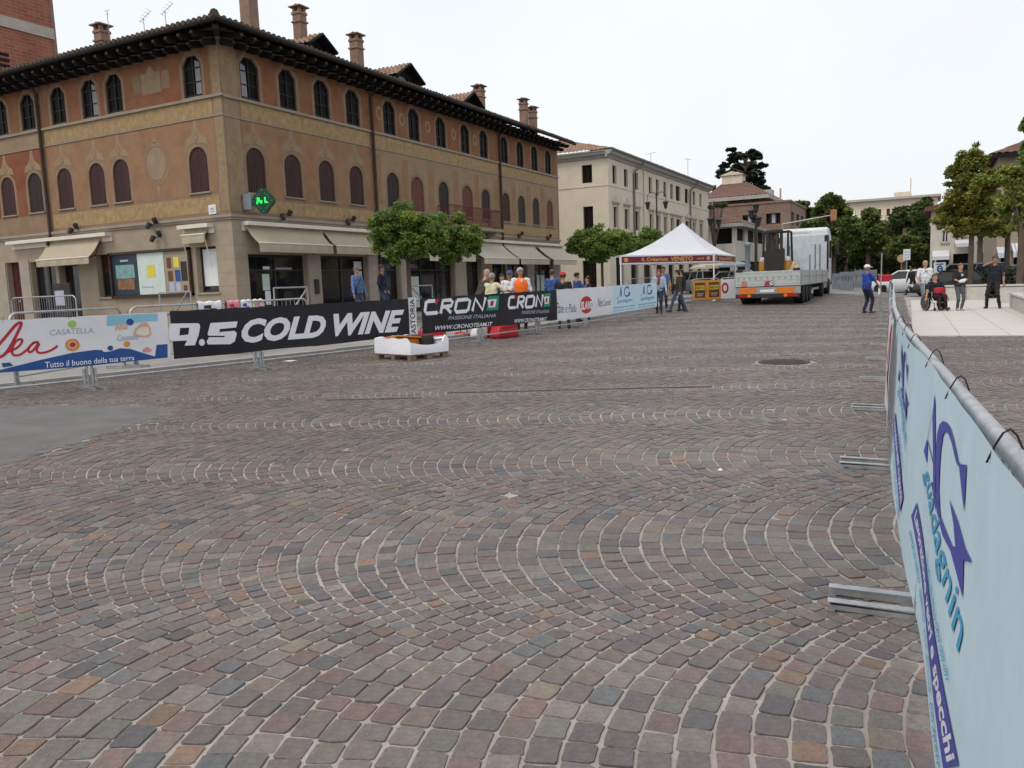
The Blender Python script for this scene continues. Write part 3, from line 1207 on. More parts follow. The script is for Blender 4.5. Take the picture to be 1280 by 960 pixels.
def corr(mb, a, b, c, d, period=.22, amp=.035, rows=6, m=0):
    """tiled slope: a-b is the eave, d-c the ridge"""
    a, b, c, d = (Vector(p) for p in (a, b, c, d))
    n = (b - a).cross(d - a).normalized()
    if n.z < 0:
        n = -n
    k = max(2, int((b - a).length / period) * 4)
    vs, fs = [], []
    for r_ in range(rows * 2 + 1):
        t = (r_ // 2 + (r_ % 2)) / rows if r_ % 2 else (r_ // 2) / rows
        t = min(t, 1)
        lift = .0 if r_ % 2 else .018
        for i in range(k + 1):
            s = i / k
            p = (a.lerp(b, s)).lerp(d.lerp(c, s), t)
            q = (i % 4)
            vs.append(p + n * ((amp if q in (1, 2) else 0) + lift + .012 * math.sin(i * 1.7 + r_ * 2.3) + .012 * math.sin(i * .31 + r_)))
    for r_ in range(rows * 2):
        for i in range(k):
            o = r_ * (k + 1) + i
            fs.append((o, o + 1, o + k + 2, o + k + 1))
    mb.add(vs, fs, m)


RW = 4.6
rz_ = EZ + (RW + OV) * PITCH
corr(rm, (OV, -OV, EZ), (OV, LEN + .5, EZ), (-RW, LEN + .5, rz_), (-RW, RW, rz_), rows=14)
corr(rm, (-LENS - .5, -OV, EZ), (OV, -OV, EZ), (-RW, RW, rz_), (-LENS - .5, RW, rz_), rows=14)
rm.quad((-RW, RW, rz_), (-RW, LEN + .5, rz_), (-9.5, LEN + .5, EZ), (-9.5, 9, EZ))
rm.quad((-RW, RW, rz_), (-LENS - .5, RW, rz_), (-LENS - .5, 9, EZ), (-9.5, 9, EZ))
ROOF = rm.build('roof', M['tile'], PAL)
# row of tile ends and the hip tiles
te = MB()
te.lathe([(.075, -.06), (.078, .05), (.06, .3)], n=7, axis='x', sc=(-1, 1, 1))
te_me = te.mesh('tile_end', M['tile'])
mb = MB()
for i in range(int((LEN + 1.2) / .22)):
    mb.lathe([(.085, -.08), (.07, .2)], (OV - .02, -OV + .1 + i * .22, EZ + .012 + random.uniform(-.008, .008)), 7, axis='x', sc=(-1, 1, .8))
for i in range(int((LENS + 1) / .22)):
    mb.lathe([(.085, -.08), (.07, .2)], (OV - .12 - i * .22, -OV + .02, EZ + .012 + random.uniform(-.008, .008)), 7, axis='y', sc=(1, 1, .8))
mb.build('tile_ends', M['tile'], ROOF, kind='stuff')
mb = MB()
for i in range(14):
    t = i / 14
    p = Vector((OV, -OV, EZ)).lerp(Vector((-RW, RW, rz_)), t)
    q = Vector((OV, -OV, EZ)).lerp(Vector((-RW, RW, rz_)), t + .085)
    mb.tube([(p.x, p.y, p.z + .07), (q.x, q.y, q.z + .05)], [.13, .10], 8)
mb.build('hip_tiles', M['tile'], ROOF)
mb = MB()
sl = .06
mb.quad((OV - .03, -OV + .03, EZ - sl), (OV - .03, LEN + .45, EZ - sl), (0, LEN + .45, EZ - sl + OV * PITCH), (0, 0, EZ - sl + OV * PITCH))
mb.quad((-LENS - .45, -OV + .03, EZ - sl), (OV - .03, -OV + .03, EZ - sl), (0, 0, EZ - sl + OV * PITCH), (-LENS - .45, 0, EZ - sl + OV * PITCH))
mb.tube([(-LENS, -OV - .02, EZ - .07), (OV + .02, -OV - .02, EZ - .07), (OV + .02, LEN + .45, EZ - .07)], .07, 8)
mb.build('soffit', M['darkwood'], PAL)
# a rafter with its carved end: upper and lower timber
rb = MB()
rb.prism([(-.1, 9.30), (OV - .05, 9.10), (OV - .05, 9.01), (OV - .12, 8.96), (OV - .2, 8.95), (-.1, 9.15)], -.06, .06, 'y')
rb.prism([(-.1, 9.13), (.50, 8.95), (.54, 8.87), (.48, 8.81), (.36, 8.79), (-.1, 8.93)], -.06, .06, 'y')
rb.box((OV - .045, 0, 9.055), (.012, .1, .07), m=1)
rb.box((.545, 0, 8.90), (.012, .1, .06), m=1)
raf_me = rb.mesh('rafter', [M['rafterend'], M['raftertip']])
for i in range(46):
    link('rafter', raf_me, PAL, (0, .12 + i * .54, 0))
for i in range(31):
    link('rafter', raf_me, PAL, (-.12 - i * .54, 0, 0), -PI / 2)
rb2 = MB()
rb2.prism([(-.1, 9.30), (1.22, 9.08), (1.22, 8.96), (-.1, 9.12)], -.08, .08, 'y')
link('rafter', rb2.mesh('rafter', M['rafterend']), PAL, (0, 0, .01), -PI / 4)


def roof_z(x):                                            # world x on the long roof slope
    return EZ + (OV - (x - XF)) * PITCH


# --- chimneys
def chimney(x, y, ztop, w=.55, zb=None):
    zb = zb or roof_z(x) - .25
    mb = MB()
    mb.box((0, 0, (zb + ztop - .35) / 2), (w, w, ztop - .35 - zb), bev=.015)
    mb.box((0, 0, ztop - .62), (w + .09, w + .09, .07), m=0, bev=.015)
    mb.box((0, 0, ztop - .30), (w + .06, w + .06, .1), bev=.012)
    for sx in (-1, 1):
        for sy in (-1, 1):
            mb.box((sx * (w / 2 - .07), sy * (w / 2 - .07), ztop - .17), (.12, .12, .18))
    mb.box((0, 0, ztop - .06), (w + .20, w + .20, .05), bev=.012)
    mb.prism([(-w / 2 - .03, ztop - .036), (w / 2 + .03, ztop - .036), (0, ztop + .04)], -w / 2, w / 2, 'y', m=1)
    return mb.build('chimney', [M['chimney'], M['tile']], PAL, loc=(x - XF, y - YF, 0))


chimney(-22.0, 22.6, 13.0, .46)
chimney(-22.0, 25.25, 12.42, .38)
chimney(-22.0, 28.72, 12.25, .42)
chimney(-21.3, 38.0, 11.85, .46)
chimney(-20.5, 41.6, 11.72, .38)
chimney(-20.5, 42.75, 11.48, .38)
chimney(-27.4, 20.6, 11.5, .40, zb=9.6)


# --- dormers
def dormer(x, y, w, h, back):
    zb = roof_z(x) - .2
    d = root('dormer', 'x', 'x')
    del d['label'], d['category']
    d.parent = PAL
    d.location = (x - XF, y - YF, zb)
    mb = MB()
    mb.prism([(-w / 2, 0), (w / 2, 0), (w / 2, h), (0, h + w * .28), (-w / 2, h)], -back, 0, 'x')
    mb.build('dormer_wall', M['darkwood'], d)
    mb = MB()
    e = .32
    top = h + w * .28 + .06
    for s in (-1, 1):
        corr(mb, (-back, s * (w / 2 + e), h - e * .56), (e + .1, s * (w / 2 + e), h - e * .56), (e + .1, 0, top), (-back, 0, top), rows=4)
        mb.add([(-back, s * (w / 2 + e), h - e * .56 - .07), (e + .1, s * (w / 2 + e), h - e * .56 - .07), (e + .1, 0, top - .08), (-back, 0, top - .08)], [(0, 1, 2, 3)], 1)
        mb.tube([(e + .08, s * (w / 2 + e), h - e * .56 - .02), (e + .08, 0, top - .02)], .055, 6, m=1)
    for k in range(5):
        mb.box((e * .3 - k * .4, (w / 2 + .14), h - .17), (.08, .42, .09), rx=-.5, m=1)
        mb.box((e * .3 - k * .4, -(w / 2 + .14), h - .17), (.08, .42, .09), rx=.5, m=1)
    mb.build('dormer_roof', [M['tile2'], M['darkwood']], d)
    mb = MB()
    mb.bb((0, -w * .28, .15), (.03, w * .28, h - .08))
    mb.build('dormer_window', M['glass'], d)


dormer(-20.9, 24.75, 1.0, .62, 2.6)
dormer(-20.9, 30.55, 1.5, .66, 3.4)
dormer(-21.2, 36.6, 1.4, .55, 3.0)

# --- roof aerials
for k, (x, y, z0, h) in enumerate(((-27.0, 20.6, 9.9, 2.0), (-25.35, 20.8, 9.9, 1.5), (-23.75, 20.4, 9.9, 1.35))):
    mb = MB()
    mb.tube([(0, 0, 0), (0, 0, h)], .013, 5)
    if k:
        a = .7
        mb.tube([(-.12, -.05, h - .12), (.3, .1, h + .22)], .01, 4)
        for t in (0, .25, .5, .75, 1):
            px_, pz = -.12 + .42 * t, h - .12 + .34 * t
            mb.tube([(px_ - .1, .2, pz + .02), (px_ + .1, -.2, pz - .02)], .006, 4)
    else:
        mb.tube([(-.14, 0, h), (.14, 0, h)], .008, 4)
        mb.tube([(-.1, 0, h - .12), (.1, 0, h - .12)], .008, 4)
    mb.build('aerial', M['galvdull'], PAL, loc=(x - XF, y - YF, z0))

# --- downpipes
for (x, y, d, z0, z1) in ((.09, 7.33, 1, .5, 8.75), (.09, 17.6, 1, .5, 8.75), (-8.85, -.09, 0, 3.5, 8.75)):
    mb = MB()
    if d:
        pts = [(x, y, z0), (x, y, z1 - .1), (x + .12, y, z1 + .12), (OV - .05, y, EZ - .12)]
    else:
        pts = [(x - .05, y - .12, z0 - .1), (x - .02, y - .1, z0 + .1), (x + .0, y, z0 + .3), (x, y, z1 - .1), (x, y - .12, z1 + .12), (x, -OV + .05, EZ - .12)]
    mb.tube(pts, .058, 8)
    for z in (4.9, 6.7, 8.2):
        mb.lathe([(.07, z), (.07, z + .05)], (x, y, 0), 8)
    mb.build('downpipe', M['pipe'], PAL, smooth=40)

# --- balcony
bal = root('balcony', 'x', 'x')
del bal['label'], bal['category']
bal.parent = PAL
mb = MB()
mb.bb((.02, 11.7, 3.92), (.85, 16.3, 4.06), bev=.02)
for y in (12.0, 13.8, 15.9):
    mb.prism([(0.02, 3.92), (.7, 3.92), (.6, 3.80), (.02, 3.55)], y - .08, y + .08, 'y')
mb.build('balcony_slab', M['cornice'], bal)
mb = MB()
for (a, b) in (((.8, 11.75), (.8, 16.25)), ((.05, 11.75), (.8, 11.75)), ((.05, 16.25), (.8, 16.25))):
    for z in (4.14, 4.92):
        mb.tube([(*a, z), (*b, z)], .022, 6)
    n = int(math.hypot(b[0] - a[0], b[1] - a[1]) / .1)
    for i in range(n + 1):
        t = i / n
        mb.tube([(a[0] + (b[0] - a[0]) * t, a[1] + (b[1] - a[1]) * t, 4.1), (a[0] + (b[0] - a[0]) * t, a[1] + (b[1] - a[1]) * t, 4.92)], .014, 4)
mb.build('balcony_railing', M['shutterbr'], bal)

# --- shop fronts of the long side
for i, (a, b) in enumerate(LG):
    mb = MB()
    w = b - a
    n = max(1, round(w / 1.3))
    mb.bb((-.27, a, .42), (-.2, b, .56))
    mb.bb((-.27, a, GT - .09), (-.2, b, GT))
    mb.bb((-.27, a, 2.14), (-.21, b, 2.2))
    for k in range(n + 1):
        y = min(max(a + w * k / n, a + .03), b - .03)
        mb.bb((-.272, y - .03, .42), (-.195, y + .03, GT))
    f = mb.build('shopfront', M['metal_dk'], PAL)
    mb = MB()
    mb.quad((-.24, a, .42), (-.24, b, .42), (-.24, b, GT), (-.24, a, GT))
    mb.build('pane', M['glass'], f)
# pilasters, paler stone between the openings
edges = [(0.1, .54)] + [(LG[i][1] + .03, LG[i + 1][0] - .03) for i in range(len(LG) - 1)] + [(23.63, 24.6)]
for a, b in edges[1:]:
    mb = MB()
    mb.bb((-.05, a, .42), (.035, b, 2.72))
    mb.bb((-.05, a - .02, 2.721), (.06, b + .02, 2.84))
    mb.build('pilaster', M['stonelight'], PAL)
# papers and posters in the door and the shop window
for (y0, y1, z0, z1, mm) in ((1.34, 1.66, 1.52, 2.05, 'posterpale'), (1.42, 1.66, 1.05, 1.5, 'paper'), (1.40, 1.70, 2.2, 2.3, 'paper'), (1.95, 2.75, 2.18, 2.26, 'p_grey'), (6.1, 6.58, .5, 2.5, 'paper'), (4.9, 5.15, .5, 1.5, 'p_lime'),
                              (9.45, 10.4, .6, 1.9, 'posterpale'), (19.0, 19.8, .6, 1.6, 'posterteal'), (22.0, 23.0, .7, 1.9, 'posterpale')):
    mb = MB()
    mb.bb((-.30, y0, z0), (-.255, y1, z1)) if mm == 'p_lime' else mb.bb((-.236, y0, z0), (-.23, y1, z1))
    mb.build('window_poster', M[mm], PAL)
mb = MB()
mb.bb((.036, 3.52, 1.35), (.1, 3.72, 1.85), bev=.01)
mb.build('intercom_box', M['metal_dk'], PAL)

# --- openings of the short side
for i, (a, b, z0, z1) in enumerate(SG):
    if i == 4:                                            # oxblood door
        mb = MB()
        mb.bb((-b, .2, z0), (-a, .26, z1))
        for k in range(2):
            for q in range(3):
                w = (b - a) / 2
                mb.bb((-a - w * k - w + .07, .185, z0 + .15 + q * .8), (-a - w * k - .07, .2, z0 + .8 + q * .8))
        dd = mb.build('door', M['doorred'], PAL)
        mb = MB()
        mb.ball((-(a + b) / 2 - .06, .16, z0 + 1.05), .03)
        mb.build('handle', M['chrome'], dd)
        continue
    mb = MB()
    for (p, q) in (((-b, z0), (-a, z0 + .07)), ((-b, z1 - .07), (-a, z1)), ((-b, z0), (-b + .06, z1)), ((-a - .06, z0), (-a, z1))):
        mb.bb((p[0], .2, p[1]), (q[0], .27, q[1]))
    if b - a > 1.2:
        mb.bb((-(a + b) / 2 - .1, .2, z0), (-(a + b) / 2 + .02, .275, z1))
        mb.bb((-b, .21, z0 + 1.1), (-(a + b) / 2 - .1, .26, z0 + 1.18))
    f = mb.build('shopfront' if z0 < 1 else 'ground_window', M['metal_dk'], PAL)
    mb = MB()
    mb.quad((-b, .24, z0), (-a, .24, z0), (-a, .24, z1), (-b, .24, z1))
    mb.build('pane', M['glass'], f)
    if i in (0, 1):
        mb = MB()
        mb.bb((-b - .06, -.05, z0 - .07), (-a + .06, .1, z0 - .004), bev=.01)
        mb.build('sill', M['cornice'], f)
mb = MB()
mb.bb((-1.62, .225, 1.72), (-.86, .236, 2.9))
mb.build('window_blind', M['paper'], PAL)
mb = MB()
mb.bb((-6.58, .215, 2.35), (-5.66, .235, 2.92))
mb.build('window_blind', M['doorred'], PAL)
for a, b in ((8.68, 8.84), (10.4, 10.98), (11.87, 12.56)):
    mb = MB()
    mb.bb((-b, -.04, .42), (-a, .05, 2.95))
    mb.build('pilaster', M['stonelight'], PAL)
# joints of the ground floor ashlar at the corner
mb = MB()
for k in range(7):
    z = .85 + k * .42
    mb.bb((0.0, 0.0, z), (.004, .53, z + .018))
    mb.bb((-.74, 0.0, z), (0.0, -.004, z + .018))
mb.build('ashlar_joints', M['cornice'], PAL, kind='stuff')


# --- awnings (cassette, canvas, valance, arm)
def awning(parent, u0, u1, panels, fmap, z0, zf, out, drop, m, name='awning'):
    a = root(name, 'x', 'x')
    del a['label'], a['category']
    a.parent = parent
    mb = MB()

    def bx(ua, ub, za, zb, da, db, mm=0):
        p, q = fmap(ua, za, da), fmap(ub, zb, db)
        mb.bb([min(p[i], q[i]) for i in range(3)], [max(p[i], q[i]) for i in range(3)], m=mm)
    bx(u0, u1, z0 + .03, z0 + .15, .005, .30)
    bx(u0, u1, z0 - .14, z0 + .028, .005, .06)
    mb.build('cassette', M['awncap'], a)
    for (ua, ub) in panels:
        mb = MB()
        n = 8
        vs, fs = [], []
        for i in range(n + 1):
            t = i / n
            d = .10 + (out - .10) * t
            z = z0 + (zf - z0) * t - .06 * math.sin(PI * t)
            vs += [fmap(ua, z, d), fmap((ua + ub) / 2, z - .015 * math.sin(PI * t), d), fmap(ub, z, d)]
        for i in range(n):
            for q in range(2):
                fs.append((i * 3 + q, i * 3 + q + 1, i * 3 + q + 4, i * 3 + q + 3))
        mb.add(vs, fs)
        mb.build('canvas', m, a)
        mb = MB()
        k = max(8, int((ub - ua) / .12))
        vs, fs = [], []
        for i in range(k + 1):
            u = ua + (ub - ua) * i / k
            w = .012 * math.sin(i * 1.3)
            vs += [fmap(u, zf, out + .005), fmap(u, zf - drop * .55, out + .008 + w), fmap(u, zf - drop, out + .004 + w * 1.6)]
        for i in range(k):
            for q in range(2):
                fs.append((i * 3 + q, (i + 1) * 3 + q, (i + 1) * 3 + q + 1, i * 3 + q + 1))
        mb.add(vs, fs)
        mb.build('valance', m, a)
        mb = MB()
        mb.tube([fmap(ua, zf + .012, out), fmap(ub, zf + .012, out)], .03, 6)
        mb.build('front_rail', M['awncap'], a)
        for u in (ua + .04, ub - .04):
            mb = MB()
            mb.tube([fmap(u, z0 - .12, .08), fmap(u, (z0 + zf) / 2 - .25, out * .55), fmap(u, zf - .02, out - .02)], .024, 6)
            mb.build('arm', M['metal_dk'], a)
    return a


awning(PAL, .38, 7.2, [(.46, 3.94), (4.12, 7.15)], on_long, 3.53, 2.98, .62, .27, M['awning'])
awning(PAL, 9.2, 13.1, [(9.3, 13.0)], on_long, 3.50, 2.75, 1.1, .26, M['awning2'])
awning(PAL, 13.6, 25.0, [(13.8, 17.3), (17.5, 20.9), (21.4, 24.6)], on_long, 3.46, 2.66, 1.1, .26, M['awning2'])
awning(PAL, 5.6, 11.25, [(6.1, 9.0)], on_short, 3.52, 2.86, .62, .22, M['awning'])
sa = awning(PAL, .75, 2.1, [(.96, 1.98)], on_short, 3.5, 3.32, .25, .25, M['awning'])
for x in (-.98, -1.97):
    mb = MB()
    mb.tube([(x, -.24, 3.3), (x, -.02, 2.3)], .014, 5)
    mb.build('arm', M['awncap'], sa)

# --- facade spotlights
sp = MB()
for s, dx in ((-1, -.13), (1, .13)):
    sp.tube([(0, 0, 0), (.12, dx, 0.05 * s)], .018, 6)
    sp.T = Matrix.Translation((.16, dx * 1.25, .07 * s)) @ Euler((0, .5 * s, .3 * s)).to_matrix().to_4x4()
    sp.lathe([(.03, -.12), (.07, -.1), (.085, .06), (.075, .09), (.0001, .07)], n=10)
    sp.T = None
sp_me = sp.mesh('spotlight', M['metal_dk'])
for (u, z, s) in ((7.41, 3.92, 1), (3.39, 3.83, 1), (3.25, 3.40, 1)):
    link('spotlight', sp_me, PAL, (-u, -.02, z), -PI / 2)
for u in (2.23, 5.58, 19.4, 22.93, 15.5):
    link('spotlight', sp_me, PAL, (.02, u, 3.98))

# --- little plate on the corner
mb = MB()
mb.bb((-.92, -.03, 3.93), (-.6, -.006, 4.22), bev=.006)
pl = mb.build('street_plate', M['paper'], PAL)
mb = MB()
mb.bb((-.86, -.034, 3.99), (-.66, -.031, 4.03))
mb.bb((-.84, -.034, 4.06), (-.68, -.031, 4.13))
mb.build('print', M['p_grey'], pl)

# --- the poster case
PC = root('poster_case', 'long framed display case with three poster panels on the tan corner wall', 'poster case', (XF - 1.88, YF - .02, 0))
mb = MB()
for (p, q) in (((-3.92, 1.44), (0, 1.52)), ((-3.92, 2.9), (0, 2.98)), ((-3.92, 1.44), (-3.85, 2.98)), ((-.07, 1.44), (0, 2.98))):
    mb.bb((p[0], -.1, p[1]), (q[0], .015, q[1]))
mb.build('case_frame', M['pipe'], PC)


def panel(parent, name, x0, x1, z0, z1, d, m):
    mb = MB()
    mb.bb((x0, d - .006, z0), (x1, d, z1))
    return mb.build(name, M[m], parent)


p1 = panel(PC, 'poster', -3.84, -2.57, 1.53, 2.89, -.02, 'posterblue')
panel(p1, 'picture', -3.66, -2.72, 2.1, 2.55, -.028, 'posterteal')
panel(p1, 'picture', -3.62, -2.76, 1.72, 2.08, -.029, 'posterbrown')
panel(p1, 'title', -3.4, -3.0, 2.66, 2.72, -.028, 'p_grey')
p2 = panel(PC, 'poster', -2.55, -1.27, 1.53, 2.89, -.02, 'posterpale')
panel(p2, 'picture', -2.1, -1.72, 2.1, 2.5, -.028, 'p_yellow')
panel(p2, 'title', -2.4, -1.85, 1.76, 1.80, -.028, 'p_grey')
p3 = panel(PC, 'poster', -1.25, -.08, 1.53, 2.89, -.02, 'groundstone')
for (x, z, w, h, m) in ((-1.12, 2.35, .2, .34, 'p_brown'), (-.80, 2.36, .24, .34, 'p_yellow'), (-1.1, 1.94, .22, .32, 'p_brown'), (-.77, 1.92, .24, .36, 'p_navy'), (-.48, 1.92, .28, .62, 'p_dark'), (-1.08, 1.56, .24, .34, 'p_grey'), (-.76, 1.60, .22, .28, 'p_grey'), (-.42, 1.56, .16, .22, 'p_brown')):
    panel(p3, 'notice', x, x + w, z, z + h, -.028, m)

# --- the pharmacy cross
CR = root('pharmacy_cross', 'round edged green pharmacy cross with lit green symbols projecting from the corner', 'sign', (XF + .02, YF + .55, 4.27), .2)
mb = MB()
mb.box((.16, .0, 0), (.3, .2, .5), bev=.03)
mb.build('bracket', M['grey_pl'], CR)
mb = MB()
a, b = .42, .17
cross = [(-b, -a), (b, -a), (b, -b), (a, -b), (a, b), (b, b), (b, a), (-b, a), (-b, b), (-a, b), (-a, -b), (-b, -b)]
cx = .70
big = ell(cx, 0, .36, .36, 20)
pl_ = []
for t in np.linspace(0, 2 * PI, 48, endpoint=False):
    r_ = .35 + .042 * math.cos(4 * t)
    pl_.append((cx + r_ * math.cos(t), r_ * math.sin(t)))
mb.prism(pl_, -.05, .05, 'y')
mb.build('led_board', M['greenoff'], CR)
mb = MB()
for t in np.linspace(0, 2 * PI, 16, endpoint=False):
    r_ = .33 if int(round(t / (PI / 8))) % 4 == 0 else .24
    mb.box((cx + r_ * math.cos(t), -.054, r_ * math.sin(t)), (.03, .012, .05), ry=-t)
mb.build('led_rim', M['p_green'], CR)
mb = MB()
for (x, z, w, h) in ((-.15, .04, .1, .14), (-.05, -.03, .08, .1), (-.19, -.05, .06, .08), (.09, .02, .05, .18), (.14, -.05, .08, .05)):
    mb.box((cx + x, -.055, z), (w, .012, h))
mb.build('led_symbol', M['greenlit'], CR)


# ================================================================== BRICK TOWER behind
def tower():
    X = -38.0
    y1 = onx(66, 46, X)[1]
    y0 = y1 - 9
    T = root('brick_tower', 'tall red brick tower with a pale stone band rising behind the painted building', 'tower', (X, y1, 0))
    mb = MB()
    zb = onx(66, 43, X)[2]
    mb.bb((-8, -9, 0), (0, 0, zb + 12))
    mb.build('wall', M['brick'], T)
    mb = MB()
    mb.bb((-8.04, -9.04, zb - .25), (.06, .06, zb + .25))
    mb.build('stone_band', M['bandstone'], T)
    mb = MB()
    mb.bb((-.25, -.02, 0), (.03, .16, zb + 12))
    mb.build('quoin', M['chimney'], T)
    mb = MB()
    z = onx(2, 80, X)
    for k in range(5):
        mb.bb((.01, z[1] - y1 - .5, z[2] - .6 + k * .25), (.05, z[1] - y1 + .35, z[2] - .48 + k * .25))
    mb.build('louvre', M['dark'], T)


tower()

# ================================================================== CREAM BUILDING
CY0 = 51.2
CB = root('cream_building', 'long cream rendered building with two rows of narrow dark windows beyond the painted one', 'building', (XF, CY0, 0))
wl_u = [(52.05, 52.83), (54.34, 55.13), (56.64, 57.41), (59.89, 60.62), (61.69, 62.48), (63.67, 64.47), (65.59, 66.38), (67.15, 68.56), (69.94, 71.2), (72.58, 73.41), (74.94, 75.70)]
wl_f = [(52.10, 52.88), (54.34, 55.19), (56.58, 57.48), (59.95, 60.75), (61.75, 62.6), (63.7, 64.5), (65.6, 66.4), (67.2, 68.5), (70.1, 71.3), (72.49, 73.32), (75.0, 75.85)]
U = [rect(a - CY0, b - CY0, 7.93, 9.14) for a, b in wl_u]
Fh = [rect(a - CY0, b - CY0, 5.02, 6.4) for a, b in wl_f]
G = [rect(y, y + 1.6, .35, 3.0) for y in np.arange(1.2, 26, 3.1)]
CL = 27.0
mb = MB()
wall(mb, rect(0, CL, 0, 9.86), U + Fh + G, on_long, .3)
SWU = rect(1.13, 1.87, 8.0, 9.18)
SWF = rect(1.12, 1.84, 4.9, 6.45)
SWG = rect(.98, 1.98, .35, 2.85)
wall(mb, rect(0, 12, 0, 9.86), [SWU, SWF, SWG, rect(4.2, 5.0, 8.0, 9.18), rect(4.2, 5.0, 4.9, 6.45)], on_short, .3)
mb.quad((0, CL, 0), (0, CL, 9.86), (-12, CL, 9.86), (-12, CL, 0))
mb.build('wall', M['cream'], CB)
mb = MB()
mb.bb((-11.8, .6, 0), (-.6, CL - .3, 9.7))
mb.build('room', M['dark'], CB)
mb = MB()
prof = [(0, 9.5), (.10, 9.52), (.14, 9.64), (.36, 9.72), (.42, 9.86), (.5, 9.9), (.5, 9.98), (0, 9.98)]
mb.prism([(x, z) for x, z in prof], -.5, CL + .3, 'y')
mb.build('eave_cornice', M['greytrim'], CB)
mb = MB()
mb.prism([(-x, z + .003) for x, z in prof], -12, .0, 'x')
mb.build('eave_cornice', M['greytrim'], CB)
mb = MB()
hz = 12.1
corr(mb, (.55, -.55, 10.0), (.55, CL + .4, 10.0), (-6, CL - 6, hz), (-6, 6, hz), rows=10, period=.3)
corr(mb, (-12.5, -.55, 10.0), (.55, -.55, 10.0), (-6, 6, hz), (-6, 6, hz), rows=10, period=.3)
corr(mb, (.55, CL + .4, 10.0), (-12.5, CL + .4, 10.0), (-6, CL - 6, hz), (-6, CL - 6, hz), rows=6, period=.4)
mb.build('roof', M['tile2'], CB)
for p, q in (((0, 0, 7.72), (.035, CL, 7.80)), ((0, 0, 4.62), (.04, CL, 4.74)), ((0, 0, 3.4), (.1, CL, 3.6)), ((-12, 0, 7.72), (.035, -.035, 7.80))):
    mb = MB()
    mb.bb(p, q)
    mb.build('string_course', M['cream'], CB)
for a, b in wl_f:
    mb = MB()
    c = (a + b) / 2 - CY0
    w = (b - a) / 2 + .3
    mb.bb((0, c - w, 6.66), (.18, c + w, 6.78), bev=.02)
    mb.bb((0, c - w + .08, 6.58), (.1, c + w - .08, 6.66))
    if int(c) % 2:
        mb.prism([(c - w, 6.78), (c + w, 6.78), (c, 7.1)], 0, .1, 'x')
    for s in (-1, 1):
        mb.bb((0, c + s * (w - .2) - .05, 4.95), (.04, c + s * (w - .2) + .05, 6.579))
    mb.build('window_hood', M['creamtrim'], CB)
wm = {}


def dark_window(parent, w, h, loc, rz):
    key = (round(w, 2), round(h, 2))
    if key not in wm:
        mb = MB()
        for (p, q) in (((-w / 2, 0), (w / 2, .05)), ((-w / 2, h - .05), (w / 2, h)), ((-w / 2, 0), (-w / 2 + .05, h)), ((w / 2 - .05, 0), (w / 2, h)), ((-.03, 0), (.03, h))):
            mb.bb((-.2, p[0], p[1]), (-.15, q[0], q[1]))
        m1 = mb.mesh('window', M['winframe'])
        mb = MB()
        n = int(h / .09)
        for k in range(n):
            mb.box((-.17, 0, .07 + k * (h - .12) / n), (.03, w - .1, .05), ry=.5)
        m2 = mb.mesh('shutter', M['shutterdk'])
        wm[key] = (m1, m2)
    m1, m2 = wm[key]
    f = link('window', m1, parent, loc, rz)
    link('shutter', m2, f)


for a, b in wl_u:
    dark_window(CB, b - a, 1.21, (0, (a + b) / 2 - CY0, 7.93), 0)
for a, b in wl_f:
    dark_window(CB, b - a, 1.38, (0, (a + b) / 2 - CY0, 5.02), 0)
for y in np.arange(1.2, 26, 3.1):
    dark_window(CB, 1.6, 2.65, (0, y + .8, .35), 0)
for (c, w, z0, h) in ((1.5, .74, 8.0, 1.18), (1.48, .72, 4.9, 1.55), (1.48, 1.0, .35, 2.5), (4.6, .8, 8.0, 1.18), (4.6, .8, 4.9, 1.55)):
    dark_window(CB, w, h, (-c, 0, z0), -PI / 2)
for y in (5.0, 20.25):
    mb = MB()
    mb.tube([(.1, y, .4), (.1, y, 9.0), (.18, y + .1, 9.2), (.5, y + .9, 9.55), (.55, y + 1.0, 9.9)], .075, 8)
    mb.build('downpipe', M['pipegrey'], CB, smooth=40)
mb = MB()
mb.tube([(.06, 7.35, .4), (.06, 7.35, 9.5)], .05, 6)
mb.build('downpipe', M['cream'], CB)
mb = MB()
mb.tube([(.52, -.5, 9.98), (.52, CL + .3, 9.98)], .085, 8)
mb.build('gutter', M['pipegrey'], CB)
mb = MB()
mb.tube([(-1.5, 14, 10.8), (-1.5, 14, 11.7)], .02, 5)
mb.tube([(-1.9, 13.8, 11.6), (-1.1, 14.2, 11.75)], .015, 4)
mb.build('aerial', M['galvdull'], CB)
mb = MB()
mb.tube([(-1.4, 25, 10.6), (-1.4, 25, 12.6)], .02, 5)
mb.tube([(-1.6, 24.6, 12.5), (-1.2, 25.4, 12.5)], .02, 4)
mb.build('aerial', M['galvdull'], CB)

# ================================================================== BROWN BUILDING beyond
BB = root('brown_building', 'low brown brick building with hipped brown roofs and dark ribbon windows', 'building', (0, 0, 0))
Y2 = 98.0
c2 = ony(987, 300, Y2)[0]                                 # the right front corner of the upper block
l2 = ony(880, 262, Y2)[0]
zt = ony(987, 252, Y2)[2]
depth2 = onx(1009, 253, c2)[1] - Y2


def zat(px, py, y):
    return ony(px, py, y)[2]


mb = MB()
wz0, wz1 = zat(966, 280, Y2), zat(966, 266.5, Y2)
hs = [rect(-ony(975.6, 270, Y2)[0], -ony(957.5, 270, Y2)[0], wz0, wz1), rect(-ony(945, 270, Y2)[0], -ony(928, 270, Y2)[0], wz0, wz1)]


def on_front(u, z, d=0.0):
    return (-u, Y2 - d, z)


def on_side(u, z, d=0.0):
    return (c2 + d, u, z)


